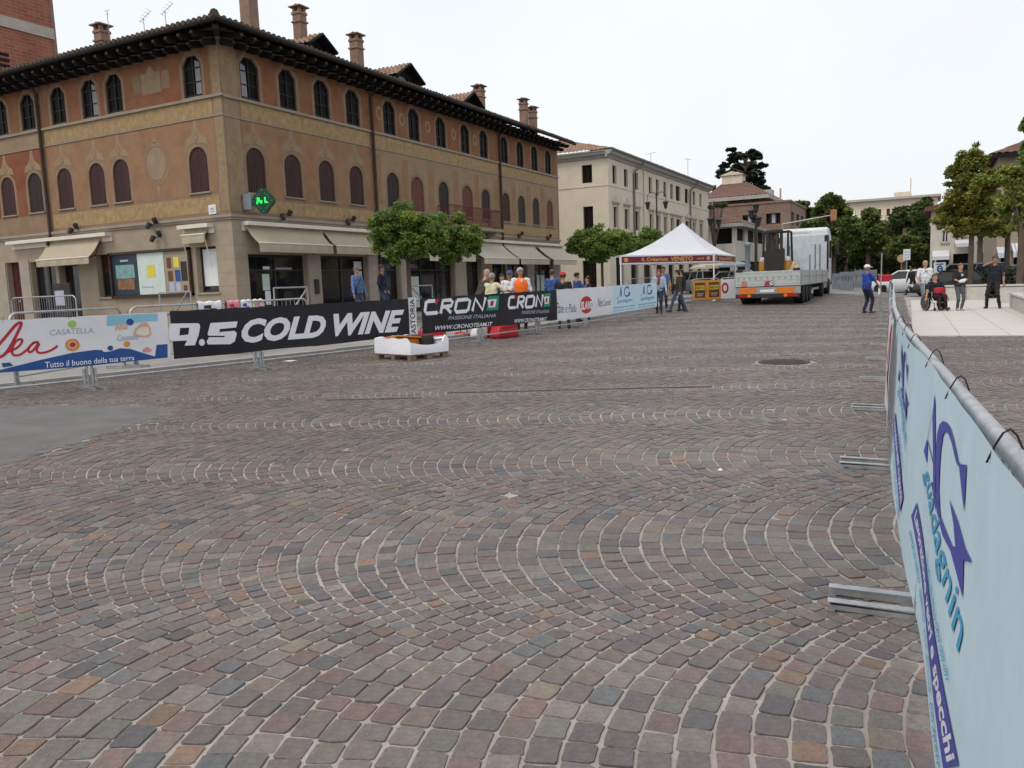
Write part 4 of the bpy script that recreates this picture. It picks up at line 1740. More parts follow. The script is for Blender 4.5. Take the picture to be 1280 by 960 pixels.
wall(mb, rect(-c2, -l2, 0, zt), hs, on_front, .5)
sh = [rect(Y2 + a * depth2, Y2 + b * depth2, wz0 - .1, wz1 + .1) for a, b in ((.08, .22), (.36, .52), (.62, .78))]
wall(mb, rect(Y2, Y2 + depth2, 0, zt), sh, on_side, .5)
mb.quad((l2, Y2, zt), (c2, Y2, zt), (c2, Y2 + depth2, zt), (l2, Y2 + depth2, zt))
mb.build('wall', M['brownbrick'], BB)
mb = MB()
mb.bb((l2, Y2 + .6, 0), (c2 - .6, Y2 + depth2 - .5, zt - .5))
mb.build('room', M['glass'], BB)
mb = MB()
mb.bb((l2, Y2 - .12, zt), (c2 + .12, Y2 + .4, zt + .22))
mb.bb((c2 - .4, Y2 + .4, zt), (c2 + .12, Y2 + depth2, zt + .22))
mb.build('coping', M['brownbrick'], BB)
for h in hs:
    mb = MB()
    a, b = -h[1][0], -h[0][0]
    for x in np.linspace(a, b, 4):
        mb.bb((x - .06, Y2 + .25, wz0), (x + .06, Y2 + .4, wz1))
    mb.bb((a, Y2 + .24, wz0), (b, Y2 + .4, wz0 + .12))
    f = mb.build('window', M['p_dark'], BB)
    mb = MB()
    mb.bb((a + (b - a) * .36, Y2 + .3, wz0 + .1), (a + (b - a) * .62, Y2 + .33, wz1 - .05))
    mb.build('curtain', M['p_grey'], f)
for h in sh:
    mb = MB()
    for y in (h[0][0] + .06, (h[0][0] + h[1][0]) / 2, h[1][0] - .06):
        mb.bb((c2 - .4, y - .06, wz0 - .1), (c2 - .25, y + .06, wz1 + .1))
    mb.build('window', M['p_dark'], BB)
# upper set back storey and its hipped roof
Y3 = Y2 + 3.0
rl, rr = ony(880, 250, Y3)[0], ony(962, 245, Y3)[0]
ez = zat(962, 243, Y3)
mb = MB()
mb.bb((rl, Y3, zt), (rr - .8, Y3 + 16, ez - .6))
mb.build('set_back_wall', M['p_brown'], BB)
mb = MB()
rzt = zat(917, 225, Y3 + 7)
ax0, ax1 = ony(908, 226, Y3 + 7)[0], ony(926, 226, Y3 + 7)[0]
corr(mb, (rl, Y3 - 1, ez), (rr, Y3 - 1, ez), (ax1, Y3 + 7, rzt), (ax0, Y3 + 7, rzt), rows=10, period=.5, amp=.05)
corr(mb, (rr, Y3 - 1, ez), (rr, Y3 + 15, ez), (ax1, Y3 + 7.2, rzt), (ax1, Y3 + 7, rzt), rows=10, period=.5, amp=.05)
corr(mb, (rl, Y3 + 15, ez), (rl, Y3 - 1, ez), (ax0, Y3 + 7, rzt), (ax0, Y3 + 7.2, rzt), rows=10, period=.5, amp=.05)
mb.build('roof', M['tilebrown'], BB)
mb = MB()
mb.bb((rl, Y3 - 1.1, ez - .45), (rr + .1, Y3 - .9, ez - .02))
mb.bb((rr - .1, Y3 - .9, ez - .45), (rr + .1, Y3 + 15, ez - .02))
mb.build('eave_board', M['greytrim'], BB)
mb = MB()
q = ony(917, 228, Y3 + 6)
mb.box((q[0], Y3 + 6, q[2] - .3), (2.6, 2, 2.2), bev=.05)
mb.prism([(q[0] - 1.6, q[2] + .8), (q[0] + 1.6, q[2] + .8), (q[0], q[2] + 1.3)], Y3 + 4.8, Y3 + 7.2, 'y')
mb.build('chimney', M['cream'], BB)
mb = MB()
q = ony(958, 240, Y3 + 4)
mb.box((q[0], Y3 + 4, q[2] - .6), (1.6, 1.6, 1.6), bev=.04)
mb.build('chimney', M['bandstone'], BB)
mb = MB()
mb.tube([(q[0] + 2, Y3 + 2, zt), (q[0] + 2, Y3 + 2, zat(968, 236, Y3 + 2))], .12, 6)
mb.build('vent', M['bandstone'], BB)
# low front wing with a ribbon of dark openings between pale piers
Yw = 80.0
wx = ony(919, 300, Yw)[0]
wl0 = ony(880, 300, Yw)[0]
wend = onx(984, 300, wx)[1]
ze = zat(919, 279, Yw)
zo0, zo1 = zat(919, 304, Yw), zat(919, 284, Yw)
zg0 = zat(919, 326, Yw)
mb = MB()


def on_wf(u, z, d=0.0):
    return (-u, Yw - d, z)


def on_ws(u, z, d=0.0):
    return (wx + d, u, z)


wlen = wend - Yw
wall(mb, rect(-wx, -wl0, 0, ze), [rect(-ony(915, 300, Yw)[0], -ony(893, 300, Yw)[0], zo0, zo1), rect(-wx + .5, -wl0 - .3, .3, zg0)], on_wf, .6)
NB = 6
wall(mb, rect(Yw, wend, 0, ze), [rect(Yw + wlen * (k + .16) / NB, Yw + wlen * (k + .84) / NB, zo0 + .3, zo1 + .2) for k in range(NB)] + [rect(Yw + 1, wend - 1, .3, zg0)], on_ws, .2)
mb.build('front_wing_wall', M['wcream2'], BB)
mb = MB()
mb.bb((wl0, Yw + .7, 0), (wx - .22, wend - .3, ze - .4))
mb.build('room', M['dark'], BB)
mb = MB()
corr(mb, (wl0, Yw - .8, ze), (wx + .8, Yw - .8, ze), (wx - 6, Yw + 7, ze + 2.6), (wl0, Yw + 7, ze + 2.6), rows=6, period=.5, amp=.05)
corr(mb, (wx + .8, Yw - .8, ze), (wx + .8, wend, ze), (wx - 6, wend, ze + 2.6), (wx - 6, Yw + 7, ze + 2.6), rows=6, period=.5, amp=.05)
mb.build('roof', M['tilebrown'], BB)
mb = MB()
mb.bb((wl0, Yw - .9, ze - .35), (wx + .9, Yw - .7, ze - .02))
mb.bb((wx + .7, Yw - .7, ze - .35), (wx + .9, wend, ze - .02))
mb.bb((wl0, Yw - .7, ze - .36), (wx + .7, Yw, ze - .3))
mb.bb((wx, Yw, ze - .36), (wx + .7, wend, ze - .3))
mb.build('eave_board', M['greytrim'], BB)

# ================================================================== FAR APARTMENT BLOCK
Y4 = 190.0
FA = root('apartment_block', 'far pale flat roofed apartment block showing above the dark trees', 'building', (0, 0, 0))
x0, x1 = ony(1062, 260, Y4)[0], ony(1172, 260, Y4)[0]
z1 = ony(1110, 250, Y4)[2]
mb = MB()
hs = []
nw = 10
for k in range(nw):
    for f in range(3):
        u = -x1 + (x1 - x0) * (k + .3) / nw
        hs.append(rect(u, u + (x1 - x0) / nw * .38, z1 - 3.3 - f * 3, z1 - 1.8 - f * 3))


def on_fa(u, z, d=0.0):
    return (-u, Y4 - d, z)


wall(mb, rect(-x1, -x0, 0, z1), hs, on_fa, .4)
mb.quad((x0, Y4, z1), (x1, Y4, z1), (x1, Y4 + 14, z1), (x0, Y4 + 14, z1))
mb.build('wall', M['cream'], FA)
mb = MB()
mb.bb((x0 + 1, Y4 + .5, 0), (x1 - 1, Y4 + 12, z1 - .6))
mb.build('room', M['p_brown'], FA)
mb = MB()
mb.bb((x0 - .6, Y4 - 1.0, z1), (x1 + .6, Y4 + 15, z1 + .45))
mb.build('roof_slab', M['bandstone'], FA)
for k in range(4):
    for f in range(2):
        mb = MB()
        xa = x0 + (x1 - x0) * (k + .25) / 4
        mb.bb((xa, Y4 - 1.3, z1 - 4.2 - f * 3), (xa + (x1 - x0) * .11, Y4 - .05, z1 - 3.1 - f * 3))
        mb.build('balcony', M['wcream2'], FA)
a = ony(1117, 245, Y4)[0]
b = ony(1138, 245, Y4)[0]
mb = MB()
mb.bb((a, Y4 + 2, z1 + .5), (b, Y4 + 9, ony(1120, 240.5, Y4 + 2)[2]))
mb.tube([((a + b) / 2 + 1.5, Y4 + 4, z1), ((a + b) / 2 + 1.5, Y4 + 4, z1 + 4.5)], .12, 5)
mb.build('roof_housing', M['cream'], FA)

# ================================================================== BUILDINGS ON THE RIGHT
Y5 = 78.0
RB = root('corner_house', 'pale two storey house behind the plaza trees with a white awning at ground level', 'building', (0, 0, 0))
x0 = ony(1163, 300, Y5)[0]
x1 = ony(1247, 300, Y5)[0]
z1 = ony(1163, 264, Y5)[2]


def on_rb(u, z, d=0.0):                                   # u = world x
    return (u, Y5 - d, z)


def X5(px):
    return ony(px, 300, Y5)[0]


def Z5(py, px=1180):
    return ony(px, py, Y5)[2]


hs = [rect(X5(1177.5), X5(1185.5), Z5(303), Z5(288)), rect(X5(1205), X5(1213), Z5(296), Z5(284)), rect(X5(1222), X5(1230), Z5(303), Z5(288)),
      rect(X5(1166), X5(1187), .3, Z5(322)), rect(X5(1192), X5(1216), .3, Z5(318)), rect(X5(1222), X5(1242), .3, Z5(318))]
mb = MB()
wall(mb, rect(x0, x1, 0, z1), hs, on_rb, .4)
mb.quad((x0, Y5, 0), (x0, Y5, z1), (x0, Y5 + 12, z1), (x0, Y5 + 12, 0))
mb.quad((x0, Y5, z1), (x1, Y5, z1), (x1, Y5 + 12, z1), (x0, Y5 + 12, z1))
mb.build('wall', M['wcream2'], RB)
mb = MB()
mb.bb((x0 + .5, Y5 + .5, 0), (x1 - .5, Y5 + 11, z1 - .5))
mb.build('room', M['dark'], RB)
mb = MB()
mb.bb((x0 - .5, Y5 - .6, z1), (x1 + .5, Y5 + 12.5, z1 + .3))
mb.prism([(x0 - .5, z1 + .3), (x1 + .5, z1 + .3), ((x0 + x1) / 2, z1 + .9)], Y5 - .5, Y5 + 12, 'y')
mb.build('roof', M['tilebrown'], RB)
for h in hs[:3]:
    mb = MB()
    a, b, za, zb = h[0][0], h[1][0], h[0][1], h[2][1]
    for (p, q) in (((a, za), (b, za + .08)), ((a, zb - .08), (b, zb)), ((a, za), (a + .07, zb)), ((b - .07, za), (b, zb)), (((a + b) / 2 - .04, za), ((a + b) / 2 + .04, zb))):
        mb.bb((p[0], Y5 + .15, p[1]), (q[0], Y5 + .22, q[1]))
    f = mb.build('window', M['white'], RB)
    mb = MB()
    mb.quad((a, Y5 + .2, za), (b, Y5 + .2, za), (b, Y5 + .2, zb), (a, Y5 + .2, zb))
    mb.build('pane', M['glass'], f)
    mb = MB()
    mb.bb((a - .12, Y5 - .1, za - .12), (b + .12, Y5 + .1, za - .01))
    mb.build('sill', M['bandstone'], f)


def shop_awning(parent, x0, x1, y, z0, zf, out, m, stripes=None):
    a = root('awning', 'x', 'x')
    del a['label'], a['category']
    a.parent = parent
    n = 14 if stripes else 1
    mb = MB()
    for k in range(n):
        p, q = x0 + (x1 - x0) * k / n, x0 + (x1 - x0) * (k + 1) / n
        mm = k % 2 if stripes else 0
        mb.quad((p, y - .02, z0), (q, y - .02, z0), (q, y - out, zf), (p, y - out, zf), m=mm)
        mb.quad((p, y - out, zf), (q, y - out, zf), (q, y - out - .01, zf - .3), (p, y - out - .01, zf - .3), m=mm)
    mb.build('canvas', [m] + ([stripes] if stripes else []), a)
    for x in (x0, x1):
        mb = MB()
        mb.tube([(x, y, z0 - .5), (x, y - out, zf - .02)], .03, 5)
        mb.build('arm', M['metal_dk'], a)


shop_awning(RB, X5(1166), X5(1187), Y5, Z5(313), Z5(320.5), 1.6, M['tentwhite'])
shop_awning(RB, X5(1194), X5(1213), Y5, Z5(301), Z5(305.5), 1.2, M['tentwhite'])

Y6 = 60.0
TB = root('shop_building', 'tan fronted shop building with striped awnings at the right edge behind the trees', 'building', (0, 0, 0))
XB0 = ony(1246, 300, Y6)[0]
z1 = ony(1262, 192, Y6)[2]


def on_tb(u, z, d=0.0):
    return (u, Y6 - d, z)


def X6(px):
    return ony(px, 300, Y6)[0]


def Z6(py, px=1265):
    return ony(px, py, Y6)[2]


hs = [rect(X6(1252), X6(1261), .3, Z6(322)), rect(X6(1268), X6(1290), .3, Z6(322)), rect(X6(1253), X6(1260), Z6(297), Z6(278)), rect(X6(1272), X6(1279), Z6(297), Z6(278)), rect(X6(1253), X6(1260), Z6(255), Z6(235)), rect(X6(1272), X6(1279), Z6(255), Z6(235))]
mb = MB()
wall(mb, rect(XB0, XB0 + 26, 0, z1), hs, on_tb, .35)
mb.quad((XB0, Y6, 0), (XB0, Y6, z1), (XB0, Y6 + 15, z1), (XB0, Y6 + 15, 0))
mb.build('wall', M['groundstone'], TB)
mb = MB()
mb.bb((XB0 + .5, Y6 + .5, 0), (XB0 + 25, Y6 + 14, z1 - .4))
mb.build('room', M['dark'], TB)
mb = MB()
corr(mb, (XB0 - .6, Y6 - .7, z1), (XB0 + 26, Y6 - .7, z1), (XB0 + 20, Y6 + 7, z1 + 2.6), (XB0 + 5, Y6 + 7, z1 + 2.6), rows=6, period=.4, amp=.05)
corr(mb, (XB0 - .6, Y6 + 15, z1), (XB0 - .6, Y6 - .7, z1), (XB0 + 5, Y6 + 7, z1 + 2.6), (XB0 + 5, Y6 + 8, z1 + 2.6), rows=6, period=.4, amp=.05)
mb.bb((XB0 - .6, Y6 - .7, z1 - .25), (XB0 + 26, Y6 - .5, z1 - .02), m=1)
mb.build('roof', [M['tilebrown'], M['darkwood']], TB)
for h in hs[2:]:
    dark_window(TB, h[1][0] - h[0][0], h[2][1] - h[0][1], ((h[0][0] + h[1][0]) / 2, Y6, h[0][1]), -PI / 2)
shop_awning(TB, X6(1246), X6(1258), Y6, Z6(308), Z6(316), 1.4, M['tentwhite'], M['p_grey'])
shop_awning(TB, X6(1264), X6(1300), Y6, Z6(304), Z6(316), 2.0, M['tentwhite'], M['p_grey'])


# ================================================================== BARRIERS
def barrier_meshes():
    d = {}
    L_, H_, r_ = 1.0, 1.14, .14
    return d


_bar = {}


def barrier_proto(Lb, Hh=1.13, r=.16):
    key = round(Lb, 1)
    if (key, Hh) in _bar:
        return _bar[key, Hh]
    mb = MB()
    pts = [(.03, 0, .05)]
    for k in range(6):
        a = PI - k * PI / 10
        pts.append((.03 + r + r * math.cos(a), 0, Hh - r + r * math.sin(a)))
    for k in range(6):
        a = PI / 2 - k * PI / 10
        pts.append((key - .03 - r + r * math.cos(a), 0, Hh - r + r * math.sin(a)))
    pts.append((key - .03, 0, .05))
    mb.tube(pts, .021, 10)
    mb.tube([(.03, 0, .17), (key - .03, 0, .17)], .016, 8)
    mf = mb.mesh('frame', M['galv'], smooth=40)
    mb = MB()
    n = int(key / .125)
    for i in range(1, n):
        x = .03 + (key - .06) * i / n
        mb.tube([(x, 0, .17), (x, 0, Hh)], .0045 if r > .1 else .0075, 5, cap=False)
    mbars = mb.mesh('bars', M['galv'])
    mb = MB()
    mb.box((0, .175, .040), (.048, .35, .012), rx=-.02)
    mb.box((0, -.175, .040), (.048, .35, .012), rx=.02)
    mb.box((.021, 0, .026), (.006, .68, .03))
    mb.box((-.021, 0, .026), (.006, .68, .03))
    mb.box((0, .335, .016), (.05, .03, .03))
    mb.box((0, -.335, .016), (.05, .03, .03))
    mb.tube([(0, 0, .03), (0, 0, .34)], .026, 8)
    mb.box((0, 0, .06), (.06, .05, .07))
    mfoot = mb.mesh('foot', M['galv'])
    _bar[key, Hh] = (key, mf, mbars, mfoot)
    return _bar[key, Hh]


def barrier(a, b, label, group, dz=0.0, Hh=1.13, r=.16, lean=0.0, bars=True):
    L0 = math.hypot(b[0] - a[0], b[1] - a[1])
    key, mf, mbars, mfoot = barrier_proto(L0, Hh, r)
    za, zb = zg(*a) + dz, zg(*b) + dz
    r = root('crowd_barrier', label, 'barrier', (a[0], a[1], za), math.atan2(b[1] - a[1], b[0] - a[0]), group)
    r.rotation_euler[1] = -math.atan2(zb - za, L0)
    r.rotation_euler[0] = lean
    if lean:
        r.location[0] -= lean * Hh
        r.location[2] -= .008
    r.scale[0] = (L0 - .02) / key
    link('frame', mf, r)
    if bars:
        link('bars', mbars, r, kind='stuff')
    for x in (.075, key - .075):
        link('foot', mfoot, r, (x, 0, 0))
    return r


GL = 'barriers along the left side of the course'
GRt = 'barriers along the right side of the course'
left_lab = ['', 'crowd barrier carrying the red script and blue banner, its left end', 'crowd barrier where the blue and white banner gives way to the black one',
            'crowd barrier carrying the black banner with the big white slogan', 'crowd barrier behind the white pallet, under the vertical white strip', 'crowd barrier under the second black banner with the square green logo',
            'crowd barrier under the end of the black banner, beside the red bags', 'crowd barrier carrying the white banner with the red disc', 'crowd barrier under the left part of the small light blue banner', 'crowd barrier under the right end of the small light blue banner']
for i in range(1, len(BAR_L) - 1):
    barrier(BAR_L[i], BAR_L[i + 1], left_lab[i], GL, bars=False)
right_lab = ['', 'crowd barrier closest to the camera in the right row, under the big light blue banner', 'crowd barrier of the right row at the second pair of feet from the camera',
             'crowd barrier of the right row at the far end of the big light blue banner', 'crowd barrier of the right row where the red and white banner begins', 'crowd barrier of the right row in the middle of the red and white banner',
             'crowd barrier of the right row where the red and white banner ends', 'crowd barrier of the right row level with the near edge of the pale plaza', 'crowd barrier of the right row just past the near edge of the plaza',
             'crowd barrier of the right row fifth from its far end', 'crowd barrier of the right row fourth from its far end', 'crowd barrier of the right row third from its far end', 'crowd barrier of the right row beside the wheelchair', 'crowd barrier at the far end of the right row']
for i in range(1, len(BAR_R) - 1):
    barrier(BAR_R[i], BAR_R[i + 1], right_lab[i], GRt, 0.0, 1.035, .035, .034)


def far_pt(px, py, d):
    r = ray(px, py)
    return (r[0] * d, r[1] * d)


G2 = 'second row of barriers behind the left banners'
sr = [far_pt(8, 390, 12.0), far_pt(160, 388, 15.0), far_pt(300, 382, 17.4), far_pt(386, 378, 19.0)]
barrier(sr[0], (sr[1][0] - .05, sr[1][1] - .1), 'unbannered crowd barrier standing behind the red script banner', G2, .12, bars=False)
barrier(sr[1], sr[2], 'unbannered crowd barrier behind the black banner, with shirts over its rail', G2, .12)
barrier(sr[2], sr[3], 'unbannered crowd barrier in front of the pharmacy door', G2, .12)
a = ony(14, 375, 15.75)
b = ony(96, 375, 15.75)
barrier((a[0], 15.75), (b[0], 15.75), 'crowd barrier up on the footway in front of the shop with the small awning', G2, .42)

OB = [(-9.95, 37.3), (-8.85, 38.33), (-7.75, 39.35)]
barrier(OB[0], OB[1], 'far crowd barrier carrying the two orange framed banners', 'far barriers by the white gazebo', .0)
barrier(OB[1], OB[2], 'far crowd barrier carrying the white banner with red rings beside the truck', 'far barriers by the white gazebo', .0)
bb = [far_pt(786, 352, 44), far_pt(838, 350, 46)]
barrier(bb[0], bb[1], 'blue grey crowd barrier standing under the white gazebo', 'far barriers by the white gazebo', .1)

# shirts over the second row rail
for k, (px0, px1, m, lab) in enumerate(((246, 275, 'b_print', 'white dark printed shirt folded over the rail behind the black banner'), (282, 298, 'p_pink', 'pink patterned shirt folded over the rail behind the black banner'),
                                       (299, 313, 'paper', 'plain white shirt folded over the rail next to the pink one'), (314, 329, 'p_ivory', 'pale ivory shirt folded over the rail, last in the line'))):
    A_, B_ = np.array(sr[1]), np.array(sr[2])
    if k == 3:
        pass
    d_ = (B_ - A_) / np.linalg.norm(B_ - A_)

    def at(px):
        r = ray(px, 383)
        nn = np.array([-d_[1], d_[0]])
        t = (A_ @ nn) / (r[:2] @ nn)
        return r[:2] * t
    p, q = at(px0), at(px1)
    w = np.linalg.norm(q - p)
    mb = MB()
    n = 10
    prof = [(-.035, -.26), (-.04, -.05), (-.032, .02), (0, .045), (.032, .02), (.04, -.05), (.036, -.22)]
    vs, fs = [], []
    for i in range(n + 1):
        for j, (y, z) in enumerate(prof):
            vs.append((w * i / n, y * (1 + .25 * math.sin(i * 1.9 + j)), z + .012 * math.sin(i * 1.4 + k) + (.02 * math.sin(i * 2.3) if j in (0, 6) else 0)))
    for i in range(n):
        for j in range(len(prof) - 1):
            fs.append((i * 7 + j, i * 7 + j + 1, (i + 1) * 7 + j + 1, (i + 1) * 7 + j))
    mb.add(vs, fs)
    o = mb.build('folded_shirt', M[m], loc=(p[0], p[1], 1.25 + zg(*p)), rz=math.atan2(d_[1], d_[0]), smooth=True)
    tag(o, lab, 'shirt', 'shirts hung over the rail')
    mb = MB()
    mb.box((w * .4, -.046, -.07), (w * .3, .004, .07))
    mb.box((w * .65, -.047, -.12), (w * .25, .004, .03))
    mb.build('print', M[('p_dark', 'p_red', 'p_purple', 'p_pink')[k]], o)


# ================================================================== BANNERS
class Banner:
    """cloth hung on the street side of a barrier line from A to B (seen left to right); its print is set out in u (along) and v (height)"""

    def __init__(s, name, label, A_, B_, u0, u1, v0, v1, m, side, group='advertising banners tied to the barriers', off=.034, lean=0.0, amp=.010, droop=0.0):
        s.A, s.B = np.array(A_, float), np.array(B_, float)
        s.d = (s.B - s.A) / np.linalg.norm(s.B - s.A)
        s.n = np.array([s.d[1], -s.d[0]]) * side
        s.off, s.amp, s.ph, s.lean = off, amp, random.uniform(0, 6), lean
        s.u0, s.u1, s.v0, s.v1 = u0, u1, v0, v1
        nu, nv = max(6, int((u1 - u0) / .09)), 10
        vs, fs = [], []
        for j in range(nv + 1):
            for i in range(nu + 1):
                u = u0 + (u1 - u0) * i / nu
                t = (u - u0) / .62
                sag = (.004 if side == 1 and u1 > 7 else .011) * (1 - abs(math.cos(PI * t)))
                v = v0 + (v1 - v0) * j / nv
                v -= sag * (j / nv) - .006 * math.sin(u * 3 + s.ph) * (1 - j / nv)
                vs.append(s.P(u, v, 0))
        for j in range(nv):
            for i in range(nu):
                fs.append((j * (nu + 1) + i, j * (nu + 1) + i + 1, (j + 1) * (nu + 1) + i + 1, (j + 1) * (nu + 1) + i))
        mb = MB()
        mb.add(vs, fs)
        o0 = s.P(u0, v0, 0)
        s.o = mb.build(name, m, smooth=True)
        me = s.o.data
        for v in me.vertices:
            v.co = v.co - Vector(o0)
        s.o.location = o0
        s.org = Vector(o0)
        tag(s.o, label, 'banner', group)
        s.k = 0
        # ties
        tb = MB()
        u = u0 + .05
        while u < u1:
            tb.tube([Vector(s.P(u + .008 * j, v1 - .035 + .075 * math.sin(PI * j / 6), .006 - .066 * (j / 6))) - s.org for j in range(7)], .0022, 4)
            u += .9
        tb.build('cable_ties', M['black'], s.o, kind='stuff')

    def P(s, u, v, lift):
        w = s.amp * math.sin(2.3 * u + s.ph) + s.amp * .5 * math.sin(4.1 * u + 2.5 * v + s.ph) + .012 * math.sin((v - s.v0) / max(s.v1 - s.v0, .1) * PI) * math.sin(1.1 * u + s.ph)
        q = s.A + s.d * u + s.n * (s.off + w + lift + s.lean * (1.035 - v))
        return (q[0], q[1], zg(q[0], q[1]) + v)

    def uv(s, px, py):
        r = ray(px, py)
        nn = np.array([-s.d[1], s.d[0]])
        t = ((s.A + s.n * s.off) @ nn) / (r[:2] @ nn)
        if s.lean:                                        # the cloth leans with its barrier
            for _ in range(12):
                v = EYE + (r * t)[2]
                t = .5 * t + .5 * ((s.A + s.n * (s.off + s.lean * (1.035 - v))) @ nn) / (r[:2] @ nn)
        p = r * t
        xy = p[:2] - s.A
        return (float(xy @ s.d), float(EYE + p[2] - zg(p[0], p[1])))

    def put(s, name, tris2d, m, label=None):
        """tris2d: list of (verts, faces) in uv"""
        s.k += 1
        lift = .0025 + .0005 * s.k
        mb = MB()
        for vs, fs in tris2d:
            st = []
            for f in fs:
                for i in range(1, len(f) - 1):
                    st.append([vs[f[0]], vs[f[i]], vs[f[i + 1]]])
            while st:
                t = st.pop()
                e = [math.dist(t[i], t[(i + 1) % 3]) for i in range(3)]
                if max(e) > .16 and len(mb.f) < 9000:
                    i = e.index(max(e))
                    a, b, c = t[i], t[(i + 1) % 3], t[(i + 2) % 3]
                    mm = ((a[0] + b[0]) / 2, (a[1] + b[1]) / 2)
                    st += [[a, mm, c], [mm, b, c]]
                else:
                    b = len(mb.v)
                    mb.v.extend([tuple(Vector(s.P(p[0], p[1], lift)) - s.org) for p in t])
                    mb.f.append((b, b + 1, b + 2))
                    mb.m.append(0)
        return mb.build(name, m, s.o, label=label)

    def poly_px(s, pts):
        q = [s.uv(*p) for p in pts]
        return polyfill(q)

    def poly_holes_px(s, pts, holes):
        return polyfill([s.uv(*p) for p in pts], [[s.uv(*p) for p in h] for h in holes])

    def stroke_px(s, pts, w, k=5):
        return stroke(smoothline([s.uv(*p) for p in pts], k), w)

    def line_px(s, pts, w):
        return stroke([s.uv(*p) for p in pts], w)

    def ell_px(s, px, py, rx, ry, n=20):
        c = s.uv(px, py)
        return polyfill(ell(c[0], c[1], rx, ry, n))

    def text_quad(s, txt, TL, TR, BR, BL, bold=.02, shear=0.0, px=True):
        v, f = text2d(txt, bold, shear)
        if px:
            TL, TR, BR, BL = (s.uv(*p) for p in (TL, TR, BR, BL))
        W = v[:, 0].max()
        out = []
        for x, y in v:
            a = x / W
            t = (TL[0] + (TR[0] - TL[0]) * a, TL[1] + (TR[1] - TL[1]) * a)
            b = (BL[0] + (BR[0] - BL[0]) * a, BL[1] + (BR[1] - BL[1]) * a)
            out.append((b[0] + (t[0] - b[0]) * y, b[1] + (t[1] - b[1]) * y))
        return out, f


def tri_up(o):
    return o


# --- the red script and blue banner
B1 = Banner('banner', 'white and blue banner with large red script and an orange seal', (-12.4, 5.12), (-11.46, 9.37), 0, 4.32, .41, 1.165, M['b_white'], 1)
B1.put('blue_wave', [B1.poly_px([(-60, 476), (-20, 468), (0, 462.5), (50, 450), (90, 441), (118, 437.3), (127, 437.5), (130, 440), (138, 439.3), (150, 435.3), (163, 436), (180, 441.5), (194, 445.5), (196, 431), (209.5, 430), (209.8, 447), (105, 458), (0, 466), (-60, 474)])], M['p_navy'])
B1.put('script', [B1.stroke_px([(-3, 433), (10, 418), (20, 406), (26.5, 403.5), (24, 412), (14, 432), (6, 443), (-3, 448)], .042), B1.stroke_px([(8, 441), (22, 434.5), (28, 426.5), (25.5, 424), (20, 427), (15.5, 436), (17, 443.5), (25, 443.5), (34, 437), (41, 429.5), (48, 427.5)], .034),
                  B1.stroke_px([(48.5, 427.5), (42, 428.5), (36, 435.5), (36.5, 440), (41, 438.5), (49, 429), (46, 437), (49, 441), (58, 440), (66, 436.5), (72, 432)], .034)], M['p_red'])
B1.put('lettering', [B1.text_quad('CASATELLA', (62, 412), (117, 409), (117, 416), (62, 419.5), .005)], M['p_grey'])
B1.put('apple', [B1.ell_px(90, 405, .065, .055)], M['p_lime'])
B1.put('seal', [B1.ell_px(90.5, 431, .105, .095)], M['p_orange'])
B1.put('seal_ring', [B1.ell_px(90.5, 431, .07, .062)], M['p_peach'])
B1.put('seal_heart', [B1.ell_px(90.5, 431, .045, .04)], M['p_red'])
B1.put('lettering', [B1.text_quad('Tutto il buono della tua terra', (56, 452.5), (168, 444), (168, 450), (56, 460), .006)], M['b_print'])
B1.put('sky_patch', [B1.poly_px([(134, 394.5), (197, 391.8), (197, 401), (184, 401), (168, 403), (150, 405.5), (134, 407)])], M['p_sky'])
B1.put('badge', [B1.ell_px(162.5, 402.5, .06, .055), B1.ell_px(138, 435, .045, .04)], M['p_navy'])
B1.put('cheese_rind', [B1.poly_px([(167, 417), (170, 410), (177, 403.5), (183, 402.5), (188, 409), (189.5, 418), (184, 421.5), (173, 420.5)])], M['p_peach'])
B1.put('cheese', [B1.poly_px([(170, 416), (172, 411.5), (178, 408), (185.5, 409.5), (187, 417), (182, 419.5), (173, 418.5)])], M['p_ivory'])
B1.put('small_script', [B1.text_quad('lea', (144, 403), (160, 402), (160, 411), (144, 413), .01, .3)], M['p_peach'])
B1.put('small_lettering', [B1.text_quad('Casatella', (147, 419), (173, 417), (173, 424), (147, 426), .0)], M['p_grey'])
B1.put('small_seal', [B1.ell_px(159, 430, .05, .045)], M['p_orange'])
B1.put('roof_mark', [B1.poly_px([(178, 438), (184, 433), (190, 437), (189, 439.5), (179, 440)])], M['p_pink'])
B1.put('dark_mark', [B1.poly_px([(2, 454), (12, 453), (17, 457), (8, 458.5), (4, 459)])], M['p_navy'])

# --- the black slogan banner
B2 = Banner('banner', 'long black banner with a huge white numeral and slanted white slogan', (-11.47, 9.39), (-10.25, 14.66), 0, 5.40, .35, 1.175, M['b_black'], 1)


def c8(x, y):
    return (120 + x / 8, 380 + y / 8)


def c4(x, y):
    return (200 + x / 4, 220 + y / 4)


